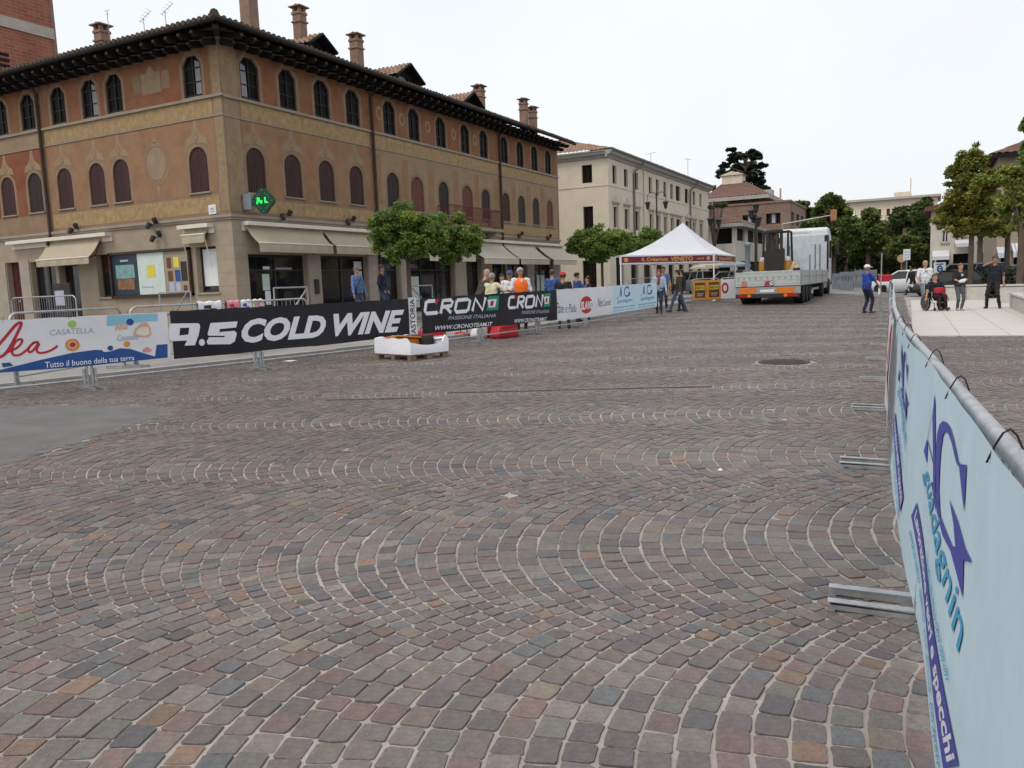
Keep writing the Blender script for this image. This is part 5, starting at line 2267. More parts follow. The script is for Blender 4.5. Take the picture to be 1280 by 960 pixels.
B2.put('numeral', [B2.poly_holes_px([c8(*p) for p in [(745, 196), (1010, 192), (1030, 200), (1037, 225), (1022, 310), (985, 412), (880, 416), (905, 364), (750, 372), (730, 355), (724, 280), (730, 205)]], [[c8(*p) for p in [(835, 240), (928, 236), (918, 305), (828, 315)]]]),
                   B2.ell_px(*c8(1055, 384), .055, .06),
                   B2.poly_px([c4(*p) for p in [(250, 735), (388, 727), (380, 757), (298, 765), (294, 780), (372, 774), (384, 786), (374, 826), (352, 841), (238, 842), (231, 829), (243, 806), (318, 806), (325, 799), (240, 798), (236, 790)]])], M['b_print'])
B2.put('slogan_word', [B2.text_quad('COLD', c4(410, 716), c4(832, 693), c4(826, 806), c4(406, 838), .045, .22)], M['b_print'])
B2.put('slogan_word', [B2.text_quad('WINE', c4(868, 690), c4(1218, 668), c4(1202, 778), c4(858, 803), .045, .22)], M['b_print'])
# --- the white vertical strip
B2b = Banner('banner', 'narrow white vertical strip with dark upright lettering between the two black banners', (-10.25, 14.66), (-10.19, 14.92), 0, .235, .36, 1.19, M['b_white'], 1, off=.042, amp=.002)
B2b.put('lettering', [B2b.text_quad('ASTORIA', (.045, .38), (.045, 1.16), (.19, 1.16), (.19, .38), .015, 0, False)], M['p_dark'])

# --- the second black banner, twice the same mark
B3 = Banner('banner', 'black banner with two white angular wordmarks each ending in a green square', (-10.17, 14.98), (-9.02, 19.8), 0, 4.95, .36, 1.165, M['b_black'], 1, off=.075)


def c5(x, y):
    return (520 + x / 8, 350 + y / 8)


def second(p):
    """the same mark set again further right on the cloth"""
    x, y = p
    t1 = 374 - (x - 517) * 8 / 176
    b1 = 419 - (x - 517) * 17 / 176
    fx, fy = (x - 529) / 95.0, (y - t1) / (b1 - t1)
    x2 = 634.8 + fx * 53.5
    t2 = 374 - (x2 - 517) * 8 / 176
    b2_ = 419 - (x2 - 517) * 17 / 176
    return (x2, t2 + fy * (b2_ - t2))


for fn, sw in ((lambda p: p, .085), (second, .075)):
    g = lambda pts: [fn(c5(*p)) for p in pts]
    B3.put('wordmark', [B3.line_px(g([(188, 208), (120, 212), (98, 226), (84, 312), (98, 335), (205, 328), (214, 318)]), sw), B3.line_px(g([(243, 336), (268, 205), (350, 200), (366, 216), (352, 258), (262, 270)]), sw), B3.line_px(g([(296, 268), (350, 328)]), sw),
                       B3.line_px(g([(412, 203), (520, 192), (544, 206), (528, 292), (505, 312), (402, 320), (390, 300), (412, 203)]), sw), B3.line_px(g([(568, 312), (596, 186), (668, 300), (694, 172)]), sw)], M['b_print'])
    B3.put('logo_green', [B3.poly_px(g([(722, 165), (828, 155), (818, 298), (705, 306)]))], M['p_green'])
    B3.put('logo_white', [B3.poly_px(g([(712, 197), (804, 190), (790, 270), (728, 276)]))], M['b_print'])
    B3.put('logo_red', [B3.poly_px(g([(744, 210), (778, 206), (770, 257), (738, 262)])), B3.poly_px(g([(190, 196), (228, 192), (202, 246), (186, 240)]))], M['p_red'])
    B3.put('strapline', [B3.text_quad('PASSIONE ITALIANA', *g([(326, 362), (800, 336), (796, 372), (318, 400)]), .012, .15)], M['p_grey'])
    B3.put('web_address', [B3.text_quad('WWW.CRONOTEAM.IT', *g([(190, 460), (764, 418), (760, 458), (182, 504)]), .012, .15)], M['b_print'])

# --- the white banner with the red disc
B4 = Banner('banner', 'white banner with a red disc between two blue handwritten names', (-9.19, 20.13), (-8.74, 23.38), 0, 3.28, .30, 1.165, M['b_white'], 1)
B4.put('red_disc', [B4.ell_px(732.5, 381, .37, .25, 28)], M['p_red'])
B4.put('lettering', [B4.text_quad('SLAVS', (725, 377), (740, 376), (740, 386), (725, 388), .05, .1)], M['b_print'])
B4.put('handwriting', [B4.text_quad('Pane e Pialla', (695, 378), (720, 381), (720, 390), (695, 392), -.004, .35), B4.text_quad('Nes Lundi', (747, 372), (763, 374), (763, 381), (747, 384), -.004, .35)], M['p_navy'])
# --- small light blue banner
B5 = Banner('banner', 'small light blue banner with two blue monograms, at the far end of the left row', (-8.87, 23.5), (-8.72, 27.9), 0, 4.35, .30, 1.165, M['b_blue'], 1)
for x0 in (.55, 2.65):
    q = lambda a, b: (x0 + a, .30 + b)
    B5.put('monogram', [([q(.30, .50), q(.42, .80), q(.47, .80), q(.53, .50), q(.46, .50), q(.43, .68), q(.37, .50)], [(0, 1, 6), (1, 2, 5, 6), (2, 3, 4, 5)]), stroke([q(.95 + .22 * math.cos(t), .64 + .15 * math.sin(t)) for t in np.linspace(.6, 5.6, 14)], .05), polyfill([q(1.05, .62), q(1.2, .62), q(1.2, .48), q(1.12, .52)]),
                        polyfill([q(.1, .48), q(.18, .5), q(.14, .4)])], M['p_navy'])
    B5.put('lettering', [B5.text_quad('guadagnin', q(.1, .42), q(1.4, .42), q(1.4, .27), q(.1, .27), .01, 0, False), B5.text_quad('lavorazione vetro e cristallo', q(-.2, .2), q(1.6, .2), q(1.6, .14), q(-.2, .14), .01, 0, False), B5.text_quad('porte  specchi  box doccia', q(-.2, .1), q(1.5, .1), q(1.5, .04), q(-.2, .04), .01, 0, False)], M['p_teal'])
# --- the orange framed ones
for k in range(2):
    A_, B_ = np.array(OB[0]), np.array(OB[1])
    Bo = Banner('banner', ['orange framed dark banner with yellow print, left of its pair', 'orange framed dark banner with yellow print, right of its pair'][k], A_, B_, .04 + k * .74, .04 + k * .74 + .72, .16, 1.06, M['p_orange'], 1, off=.05, amp=.004)
    u = .04 + k * .74
    Bo.put('dark_field', [polyfill(rect(u + .1, u + .64, .26, .96))], M['p_brown'])
    Bo.put('yellow_print', [polyfill(rect(u + .14, u + .60, .62, .82))], M['p_yellow'])
    Bo.put('lettering', [Bo.text_quad('BREVA', (u + .16, .79), (u + .58, .79), (u + .58, .65), (u + .16, .65), .03, 0, False)], M['p_dark'])
    Bo.put('print_lines', [polyfill(rect(u + .2, u + .54, .42, .46)), polyfill(rect(u + .2, u + .5, .34, .37))], M['p_grey'])
Bw = Banner('banner', 'far white banner with red rings, beside the back of the truck', OB[1], OB[2], .0, 1.45, .16, 1.06, M['b_white'], 1, off=.05, amp=.004)
Bw.put('red_ring', [polyfill(ell(.22, .66, .19, .26), [ell(.22, .66, .10, .15)]), polyfill(ell(1.28, .66, .17, .26), [ell(1.28, .66, .09, .15)])], M['p_red'])

# --- right row: the big light blue banner (seen from the course; u runs from the far end towards the camera)
FA_, NA_ = (-.19, 6.35), (.29, .05)
LB = math.dist(FA_, NA_)
B6 = Banner('banner', 'big light blue banner with violet monograms along the near right barriers', FA_, NA_, -.05, LB + 1.9, .03, 1.04, M['b_blue'], 1, amp=.007, off=.030, lean=.034)


def c7(x, y):
    return (1120 + x / 4, 420 + y / 4)


def cb(x, y):
    return (960 + x / 2.825, 620 + y / 2.825)


mono = [B6.poly_px([c7(*p) for p in [(193, 288), (200, 335), (208, 470), (214, 600), (221, 740), (229, 868), (231, 884), (214, 832), (205, 772), (191, 738), (201, 728), (207, 742), (202, 640), (193, 500), (187, 410)]]),
        B6.poly_px([c7(*p) for p in [(158, 512), (140, 575), (160, 637), (162, 560)]]),
        B6.line_px([c7(188, 360), c7(160, 512)], .008), B6.line_px([c7(160, 520), c7(204, 640)], .008),
        B6.poly_px([c7(*p) for p in [(255, 958), (240, 860), (226, 760), (218, 660), (216, 560), (220, 485), (231, 440), (248, 425), (268, 432), (286, 458), (302, 505), (318, 570), (331, 628), (343, 642), (372, 645), (366, 880), (348, 750), (336, 655), (324, 640), (312, 600), (296, 535), (280, 494), (266, 476), (252, 492), (244, 560), (241, 660), (241, 760), (247, 850), (262, 958)]]),
        B6.poly_px([cb(*p) for p in [(660, 12), (690, 90), (715, 180), (741, 236), (712, 229), (710, 362), (692, 286), (668, 196), (640, 140), (618, 60), (605, 0), (611, 0), (626, 60), (650, 120), (674, 178), (684, 182), (676, 100)]])]
C7 = B6.uv(1170, 600)


def shift(geo, du, s=1.0):
    return [([(p[0] + du, p[1]) for p in vs], fs) for vs, fs in geo]


word = [B6.text_quad('guadagnin', (1165, 584), (1217, 772), (1203, 832), (1153, 593), .006)]
q0, q1 = B6.uv(1146, 632), B6.uv(1205, 968)
va, vb = .30, .21
u0_, u1_ = 2.05, LB - 1.55
bq = [(1147, 628), (1206, 958), (1187, 962), (1141, 645)]
band = [B6.poly_px(bq)]
btxt = [B6.text_quad('Lavorazione vetri e specchi', (1147.2, 636), (1203, 950), (1189, 956), (1143.6, 651), .03)]
stxt = [B6.text_quad('porte in vetro  specchi  box doccia  parapetti', (1141, 660), (1184, 965), (1178, 965), (1138, 668), .01), B6.text_quad('Tel. 0423 000 000 fax 0423 000 001', (1163, 688), (1196, 850), (1192, 852), (1160, 698), .006)]
for du in (0, -2.35, 2.45):
    B6.put('monogram', shift(mono, du), M['p_purple'])
    B6.put('wordmark', shift(word, du), M['p_teal'])
    B6.put('band', shift(band, du), M['p_purple'])
    B6.put('band_lettering', shift(btxt, du), M['b_print'])
    B6.put('small_lettering', shift(stxt, du), M['p_teal'])
# --- red and white one further along, then a plain pale one
B7 = Banner('banner', 'red and white banner with pink letters, further along the right barriers', (-.58, 15.2), (-.21, 6.5), 0, 8.7, .10, 1.0, M['b_white'], 1, amp=.012, lean=.034)
for u in (1.2, 4.3, 7.4):
    B7.put('red_disc', [polyfill(ell(u, .6, .62, .34, 26))], M['p_red'])
    B7.put('lettering', [B7.text_quad('SLAVS', (u - .45, .75), (u + .45, .75), (u + .45, .47), (u - .45, .47), .04, .1, False)], M['b_print'])
for u in (2.75, 5.85):
    B7.put('handwriting', [B7.text_quad('Piazza', (u - .5, .85), (u + .5, .85), (u + .5, .5), (u - .5, .5), .01, .3, False)], M['p_pink'])
B8 = Banner('banner', 'pale blue white banner on the far half of the right barriers', (-1.2, 30.5), (-.59, 15.5), 0, 15.0, .10, 1.0, M['b_white'], 1, amp=.012, lean=.034)
for u in (1, 4, 7, 10, 13):
    B8.put('monogram', [B8.text_quad('AG', (u, .95), (u + .9, .95), (u + .9, .5), (u, .5), .02, 0, False)], M['p_teal'])
B8.put('band', [polyfill(rect(.3, 14.7, .2, .3))], M['p_purple'])

# ================================================================== PALLET with white wrapping
p0, p1, p2 = (np.array(gnd(*q)) for q in ((481, 442.5), (514, 452), (561, 446)))
ax = p2 - p1
ay = p0 - p1
Lx, Ly = np.linalg.norm(ax[:2]), np.linalg.norm(ay[:2])
Ly = min(Ly, 1.15)
PT = root('pallet_load', 'wooden pallet in torn white plastic wrap with an orange board, before the black banner', 'pallet', (p1[0], p1[1], zg(p1[0], p1[1])), math.atan2(ax[1], ax[0]))
mb = MB()
for y in np.linspace(.06, Ly - .06, 3):
    for x in np.linspace(.07, Lx - .07, 3):
        mb.box((x, y, .055), (.14, .10, .09))
    mb.box((Lx / 2, y, .006), (Lx, .10, .012))
for x in np.linspace(.06, Lx - .06, 7):
    mb.box((x, Ly / 2, .112), (.1, Ly, .02))
mb.build('pallet', M['wood'], PT)
mb = MB()
rim = []
per = [(0, 0), (Lx, 0), (Lx, Ly), (0, Ly)]
N_ = 14
for k in range(4):
    a, b = per[k], per[(k + 1) % 4]
    for i in range(N_):
        t = i / N_
        rim.append((a[0] + (b[0] - a[0]) * t, a[1] + (b[1] - a[1]) * t))
vs, fs = [], []
n = len(rim)
for i, (x, y) in enumerate(rim):
    cx_, cy_ = Lx / 2, Ly / 2
    h = .33
    if i < N_:
        h = .37 - .08 * math.sin(PI * i / N_) + (.12 if i == N_ - 1 else 0)
    elif i < 2 * N_:
        h = .40 + .012 * math.sin(i * .9)
    else:
        h = .44 + .012 * math.sin(i * 1.3)
    w = .006 * math.sin(i * 2.1)
    for (z, e) in ((.125, .0), (.20, .008 + w), (.14 + (h - .14) * .75, .004 - w), (h, -.0), (h - .03, -.03)):
        f = 1 + e / max(Lx, Ly) * 2
        vs.append((cx_ + (x - cx_) * f, cy_ + (y - cy_) * f, z))
for i in range(n):
    for j in range(4):
        fs.append((i * 5 + j, ((i + 1) % n) * 5 + j, ((i + 1) % n) * 5 + j + 1, i * 5 + j + 1))
mb.add(vs, fs)
mb.build('plastic_wrap', M['wrap'], PT, smooth=35)
mb = MB()
mb.box((Lx * .36, Ly * .62, .42), (Lx * .62, Ly * .5, .035), rx=-.12, ry=.12, bev=.01)
mb.box((Lx * .42, Ly * .45, .33), (Lx * .55, .04, .16), ry=.1, bev=.01)
mb.build('orange_board', M['orange'], PT)
mb = MB()
mb.box((Lx * .76, Ly * .55, .30), (Lx * .28, Ly * .5, .32), bev=.03, rz=.2)
mb.build('black_box', M['p_dark'], PT)

# ================================================================== BAGS behind the barrier


def rounded_bag(name, label, loc, d, rz, m, stripe=None):
    o = root(name, label, 'bag', loc, rz, 'bags on the ground behind the barrier')
    mb = MB()
    mb.box((0, 0, d[2] / 2), d, bev=min(d) * .3)
    bm_ = mb.mesh('bag_body', m, smooth=True)
    for v in bm_.vertices:
        x, y, z = v.co
        v.co = (x * (1 - .18 * z / d[2]) + .03 * math.sin(z * 14 + x * 9), y * (1 - .2 * z / d[2]), z * (1 + .14 * math.sin(x * 8 + d[0] * 7)))
    b = link('bag_body', bm_, o)
    mb = MB()
    mb.tube(smoothline([(-d[0] * .25, 0, d[2] * .96), (-d[0] * .15, 0, d[2] + .07), (d[0] * .15, 0, d[2] + .07), (d[0] * .25, 0, d[2] * .96)]), .014, 6)
    mb.build('handle', M['p_dark'], o)
    if stripe:
        mb = MB()
        mb.box((0, 0, d[2] / 2), (d[0] * .12, d[1] * 1.01, d[2] * 1.01), bev=min(d) * .28)
        mb.build('stripe', stripe, o)
    return o


q = gnd(562, 428)
rounded_bag('holdall', 'flat red holdall lying behind the barrier to the right of the pallet', (q[0] - 1.0, q[1] + .6, zg(q[0], q[1])), (.95, .4, .30), .9, M['redpl'])
q = gnd(640, 424)
rounded_bag('cycling_bag', 'white and red rounded bag behind the barrier under the wordmark banner', (q[0] - 1.0, q[1] + .4, zg(q[0], q[1])), (.75, .4, .36), 1.1, M['paper'], M['p_red'])
q = gnd(666, 424)
rounded_bag('holdall', 'tall dark red holdall behind the barrier under the end of the black banner', (q[0] - 1.0, q[1] + .4, zg(q[0], q[1])), (.75, .45, .33), 1.2, M['redpl'])
q = gnd(612, 424)
rounded_bag('holdall', 'small low red pouch between the two larger red bags', (q[0] - 1.0, q[1] + .4, zg(q[0], q[1])), (.5, .3, .16), 1.1, M['redpl'])

# ================================================================== HANDRAILS, BOARD


def handrail(label, pts, zb, zt, diag=None):
    o = root('handrail', label, 'handrail', (*pts[0], zb), 0, 'handrails on the footway steps')
    mb = MB()
    p0, p1 = Vector((0, 0, 0)), Vector((pts[1][0] - pts[0][0], pts[1][1] - pts[0][1], 0))
    h = zt - zb
    mb.tube([p0, p0 + Vector((0, 0, h))], .022, 8)
    mb.tube([p1, p1 + Vector((0, 0, h))], .022, 8)
    mb.build('post', M['galvdull'], o)
    mb = MB()
    mb.tube([p0 + Vector((0, 0, h)), p1 + Vector((0, 0, h))], .022, 8)
    if diag:
        mb.tube([p0.lerp(p1, diag[0]) + Vector((0, 0, h * diag[1])), p0.lerp(p1, diag[2]) + Vector((0, 0, h * diag[3]))], .022, 8)
    mb.build('rail', M['galvdull'], o)


a, b = onx(342, 360, -16.1), onx(384, 360, -16.1)
handrail('steel handrail with a slanting bar in front of the pharmacy door', [(-16.1, a[1]), (-16.1, b[1])], .40, a[2], (.45, .4, 1, .97))
a, b = ony(199, 366, 15.5), ony(238, 365, 15.5)
handrail('steel handrail with a slanting bar below the poster case', [(a[0], 15.5), (b[0], 15.5)], .40, a[2], (.3, .3, .9, 1))
a, b = onx(507, 357, -16.1), onx(540, 357, -16.1)
handrail('steel handrail with a slanting bar behind the white vertical strip', [(-16.1, a[1]), (-16.1, b[1])], .40, a[2] - .02, (.2, .95, .9, .3))

o = root('menu_board', 'dark free standing board in the shop entrance under the small slanted awning', 'board', (-26.3, 17.3, .42))
mb = MB()
mb.box((0, 0, .95), (.95, .08, 1.3), bev=.015)
mb.box((0, .05, .16), (.6, .4, .32), bev=.02)
mb.build('board', M['p_dark'], o)
mb = MB()
mb.box((-.1, -.043, 1.1), (.5, .006, .5))
mb.build('picture', M['p_grey'], o)

# ================================================================== GAZEBO
FRd = 39.5
FR = np.array(far_pt(893, 346.8, FRd))
FL = np.array(far_pt(775, 351, FRd * .937))
BR = np.array(far_pt(920, 345.8, FRd * 1.126))
BL = FL + BR - FR
CEN = (FL + BR) / 2
gz = zg(*CEN)
zTop = EYE + (346.8 - 317.5) / 1000 * FRd
zBot = EYE + (346.8 - 327.8) / 1000 * FRd
zApex = EYE + (348.4 - 279) / 1000 * FRd * 1.02
TN = root('gazebo', 'white peaked event gazebo with a burgundy valance printed in gold', 'gazebo', (CEN[0], CEN[1], 0))
corners = [FL - CEN, FR - CEN, BR - CEN, BL - CEN]
NRM = [(corners[(k + 1) % 4] - corners[k]) for k in range(4)]
mb = MB()
nn_ = 10
for k in range(4):
    a, b = corners[k], corners[(k + 1) % 4]
    vs, fs = [], []
    for i in range(nn_ + 1):
        t = i / nn_
        s_ = 1 - t
        z = zTop + (zApex - zTop) * (t ** 1.45)
        for j in range(9):
            f = j / 8
            p = a * (1 - f) + b * f
            bow = 1 - .035 * math.sin(PI * f) * (1 - t)
            vs.append((p[0] * s_ * bow, p[1] * s_ * bow, z - .06 * math.sin(PI * f) * s_ * t * 2))
    for i in range(nn_):
        for j in range(8):
            fs.append((i * 9 + j, i * 9 + j + 1, (i + 1) * 9 + j + 1, (i + 1) * 9 + j))
    mb.add(vs, fs)
mb.build('canopy', M['tentwhite'], TN, smooth=True)
for k in range(4):
    a, b = corners[k], corners[(k + 1) % 4]
    L_ = np.linalg.norm(b - a)
    out = np.array([(b - a)[1], -(b - a)[0]]) / L_
    mb = MB()

    def vp(u, z, d=0.0):
        p = a + (b - a) * u + out * (.01 + d + .012 * math.sin(u * 17 + k))
        return (p[0], p[1], z)
    hb = zTop - zBot
    for (za, zb_, m, d) in ((zTop + .01, zBot, 0, 0), (zTop - .06, zBot + .06, 1, .004)):
        vs, fs = [], []
        n = 24
        us = (0, 1) if m == 0 else (.018, .982)
        for i in range(n + 1):
            u = us[0] + (us[1] - us[0]) * i / n
            vs += [vp(u, za, d), vp(u, zb_, d)]
        for i in range(n):
            fs.append((i * 2, i * 2 + 1, i * 2 + 3, i * 2 + 2))
        mb.add(vs, fs, m)
    V = mb.build('valance', [M['tentwhite'], M['burgundy']], TN)
    mb = MB()
    items = [('IL Criterium', .22, .49, .62), ('VENETO', .52, .76, .72), ('asd', .80, .88, .35)] if k % 2 == 0 else [('Criterium VENETO', .2, .8, .6)]
    for txt, ua, ub, hh in items:
        tv, tf = text2d(txt, .03)
        W = tv[:, 0].max()
        zc = (zTop + zBot) / 2
        hgt = (hb - .12) * hh
        mb.add([vp(ua + (ub - ua) * x / W, zc - hgt / 2 + hgt * y, .009) for x, y in tv], tf)
    for u in (.06, .93):
        e = ell(0, 0, .022, (hb - .12) * .35, 12)
        mb.add([vp(u + p[0], (zTop + zBot) / 2 + p[1], .008) for p in e], [tuple(range(12))])
    mb.build('lettering', M['gold'], V)
for k, c in enumerate(corners):
    mb = MB()
    c_ = c * .985
    z0 = zg(CEN[0] + c[0], CEN[1] + c[1])
    mb.box((c_[0], c_[1], (z0 + zTop) / 2), (.055, .055, zTop - z0 - .02))
    mb.box((c_[0], c_[1], z0 + .012), (.16, .16, .02))
    mb.build('leg', M['white'], TN)
for k in range(4):
    a, b = corners[k] * .97, corners[(k + 1) % 4] * .97
    mb = MB()
    for j in range(4):
        p, q = a + (b - a) * j / 4, a + (b - a) * (j + 1) / 4
        mb.tube([(p[0], p[1], zTop - .05), (q[0], q[1], zBot + .02)], .014, 5)
        mb.tube([(p[0], p[1], zBot + .02), (q[0], q[1], zTop - .05)], .014, 5)
    mb.build('truss', M['galvdull'], TN)

# ================================================================== LOW WALLS, BOTTLES, SIGNS


def wall_block(label, a, b):
    o = root('low_wall', label, 'low wall', (a[0], a[1], 0), 0, 'pale stone bench walls of the plaza')
    dx, dy, h = b[0] - a[0], b[1] - a[1], b[2]
    mb = MB()
    along_x = abs(dx) > abs(dy)
    n = max(1, int(max(abs(dx), abs(dy)) / .75))
    for i in range(n):
        if along_x:
            me_ = MB().box((dx * (i + .5) / n, dy / 2, h / 2 - .03), (dx / n - .012, dy, h - .06), bev=.008)
        else:
            me_ = MB().box((dx / 2, dy * (i + .5) / n, h / 2 - .03), (dx, dy / n - .012, h - .06), bev=.008)
        me_.build('stone_block', M['whitestone'], o)
    mb.box((dx / 2, dy / 2, h - .0), (dx + .06, dy + .06, .07), bev=.012)
    mb.build('coping', M['whitestone'], o)


hA = ony(1200, 356.5, 40.7)[2]
wall_block('low pale stone bench wall behind the woman in black', (.55, 40.7, 0), (2.2, 41.2, hA - .03))
hB = ony(1264, 366, 32.2)[2]
wall_block('low pale stone wall in front at the right edge, with bottles on it', (2.38, 22.5, 0), (3.1, 32.2, hB - .03))
wall_block('pale stone wall at the back, right of the man in black', (2.3, 36.2, 0), (7.5, 36.8, hA + .02))
o = root('water_bottles', 'shrink wrapped pack of clear blue water bottles on the pale wall', 'bottle pack', (2.72, 30.2, hB + .01), .1)
for i in range(2):
    for j in range(3):
        mb = MB()
        mb.lathe([(.0001, 0), (.045, .0), (.048, .02), (.044, .12), (.048, .2), (.04, .26), (.016, .31), (.016, .33), (.0001, .33)], (-.05 + i * .1, -.1 + j * .1, 0), 10)
        mb.build('bottle', M['bottle'], o, smooth=40)
o = copy_thing(o, (2.66, 29.2, hB + .01), .5, 'pack of clear blue water bottles on the pale wall, closer to the camera')

q = ony(1174.5, 341, 47.5)
SG_ = root('poster_sign', 'white upright poster sign with a dark blue round logo behind the wheelchair', 'sign', (q[0], 47.5, 0))
mb = MB()
w = (ony(1182, 335, 47.5)[0] - ony(1167, 335, 47.5)[0]) / 2
zt_, zb_ = ony(1174, 328, 47.5)[2], ony(1174, 341, 47.5)[2]
mb.box((0, 0, (zt_ + zb_) / 2), (2 * w, .06, zt_ - zb_), bev=.01)
for x in (-w * .8, w * .8):
    mb.tube([(x, 0, 0), (x, 0, zb_)], .025, 6)
mb.build('board', M['paper'], SG_)
mb = MB()
cz = (zt_ + zb_) / 2 - .06
vv, ff = polyfill(ell(0, cz, w * .52, .19, 20), [ell(.02, cz, w * .26, .09, 16)])
mb.add([(x, -.034, z) for x, z in vv], ff)
vv, ff = polyfill(rect(-w * .1, w * .55, cz - .03, cz + .04))
mb.add([(x, -.036, z) for x, z in vv], ff)
vv, ff = polyfill(rect(-w * .7, w * .6, zt_ - .12, zt_ - .06))
mb.add([(x, -.034, z) for x, z in vv], ff)
mb.build('logo', M['p_navy'], SG_)

q = ony(1133.5, 320, 66)
o = root('road_sign', 'white rectangular road sign on a pole in front of the dark trees', 'sign', (q[0], 66, .0))
mb = MB()
w = (ony(1138, 320, 66)[0] - ony(1129, 320, 66)[0]) / 2
zt_, zb_ = ony(1133, 311.5, 66)[2], ony(1133, 325, 66)[2]
mb.tube([(0, .03, 0), (0, .03, zt_)], .045, 8)
mb.build('pole', M['galvdull'], o)
mb = MB()
mb.box((0, -.02, (zt_ + zb_) / 2), (2 * w, .03, zt_ - zb_), bev=.01)
pn = mb.build('panel', M['paper'], o)
mb = MB()
for k in range(3):
    mb.box((0, -.037, zt_ - .2 - k * .2), (w * 1.4, .004, .07))
mb.build('lettering', M['p_sky'], pn)
o = root('road_sign', 'small round sign seen from behind beside the white road sign', 'sign', (ony(1127, 320, 67)[0], 67, 0))
mb = MB()
mb.tube([(0, 0, 0), (0, 0, ony(1127, 321, 67)[2])], .035, 6)
mb.build('pole', M['galvdull'], o)
mb = MB()
mb.lathe([(.0001, -.01), (.3, -.01), (.3, .01), (.0001, .01)], (0, -.05, ony(1127, 323, 67)[2]), 18, axis='y')
mb.build('panel', M['canvas'], o)

# ================================================================== LAMPS, SIGNAL, BLOCKS


def lantern(mb, c, s=1.0):
    mb.lathe([(.03 * s, .42 * s), (.20 * s, .34 * s), (.22 * s, .30 * s), (.16 * s, .28 * s), (.10 * s, -.05 * s), (.05 * s, -.1 * s), (.02 * s, -.16 * s)], c, 8)


def scroll_lamp(label, px, ybase, py_top, py_lan):
    b = ony(px, 340, ybase)
    H_ = ony(px, py_top, ybase)[2] - zg(b[0], ybase)
    zl = ony(px, py_lan, ybase)[2] - zg(b[0], ybase)
    o = root('street_lamp', label, 'street lamp', (b[0], ybase, zg(b[0], ybase)), .46, 'old style street lamps')
    mb = MB()
    mb.lathe([(.22, 0), (.22, .25), (.15, .35), (.12, .9), (.08, 1.0), (.06, 1.2), (.055, H_ * .6), (.08, H_ * .61), (.045, H_ * .63), (.04, H_ - .05), (.06, H_), (.0001, H_ + .15)], n=12)
    mb.build('post', M['metal_dk'], o, smooth=40)
    for s in (-1, 1):
        mb = MB()
        r = (H_ - zl) * .42
        pts = [(0, 0, zl - .6)]
        for k in range(13):
            a = PI + .3 - k * (PI * 1.08) / 12
            pts.append((s * (.27 + .26 * math.cos(a)), 0, H_ - r + r * math.sin(a)))
        pts.append((s * .5, 0, zl + .4))
        mb.tube(smoothline(pts, 3), .018, 6)
        mb.build('arm', M['metal_dk'], o)
        mb = MB()
        lantern(mb, (s * .5, 0, zl), .85)
        mb.build('lantern', M['metal_dk'], o)
    return o


scroll_lamp('dark double armed street lamp in front of the cream building', 822, 44.5, 240, 259)
q = ony(945, 340, 52)
o = root('street_lamp', 'dark street lamp with lanterns standing behind the truck', 'street lamp', (q[0], 52, zg(q[0], 52)), .4, 'old style street lamps')
H_ = ony(945, 276, 52)[2]
mb = MB()
mb.lathe([(.25, 0), (.25, .3), (.14, .5), (.1, 1), (.085, H_ - .4), (.06, H_)], n=10)
mb.build('post', M['metal_dk'], o)
for (dx, dz) in ((-.28, -.1), (.15, -.55), (0, .25)):
    mb = MB()
    lantern(mb, (dx, 0, H_ + dz), 1.2)
    mb.tube([(0, 0, H_ - .6), (dx, 0, H_ + dz - .1)], .03, 6)
    mb.build('lantern', M['metal_dk'], o)
q = ony(892.5, 340, 58)
o = root('street_lamp', 'thin grey lamp post beyond the gazebo at the end of the cream building', 'street lamp', (q[0], 58, zg(q[0], 58)), 0, 'old style street lamps')
H_ = ony(892, 258, 58)[2]
mb = MB()
mb.lathe([(.12, 0), (.08, 1), (.06, H_)], n=8)
mb.build('post', M['metal_dk'], o)
mb = MB()
lantern(mb, (-.25, 0, H_ - 1.6), 1.2)
lantern(mb, (.35, 0, H_ - 1.7), 1.2)
mb.tube([(-.25, 0, H_ - 1.2), (.35, 0, H_ - 1.2)], .03, 5)
mb.build('lantern', M['metal_dk'], o)
q = ony(1258, 340, 46)
o = root('street_lamp', 'stout dark lamp post on the right between the trees', 'street lamp', (q[0], 46, 0), 0, 'old style street lamps')
mb = MB()
mb.lathe([(.28, 0), (.26, .7), (.2, .9), (.16, 1.4), (.12, 1.6), (.1, 4.5), (.07, 4.8)], n=12)
mb.build('post', M['metal_dk'], o, smooth=40)
mb = MB()
lantern(mb, (0, 0, 4.9), 1.3)
mb.build('lantern', M['metal_dk'], o)

q0, q1 = ony(978, 284, 64), ony(1038, 275.5, 64)
o = root('traffic_signal', 'traffic signal on a long arm seen from behind above the truck', 'traffic signal', (q0[0], 64, zg(q0[0], 64)))
mb = MB()
L_ = q1[0] - q0[0]
mb.tube([(0, 0, 0), (0, 0, q0[2])], .09, 8)
mb.build('post', M['galvdull'], o)
mb = MB()
mb.tube([(0, 0, q0[2] - .15), (L_, 0, q1[2])], [.07, .045], 8)
mb.build('arm', M['galvdull'], o)
mb = MB()
h = .8
mb.box((L_ + .22, 0, q1[2] + .0), (.42, .28, h), bev=.04)
for k in range(3):
    mb.lathe([(.15, 0), (.15, .22)], (L_ + .22, .14, q1[2] - .3 + k * .3), 10, axis='y')
mb.build('signal_head', M['cone'], o)

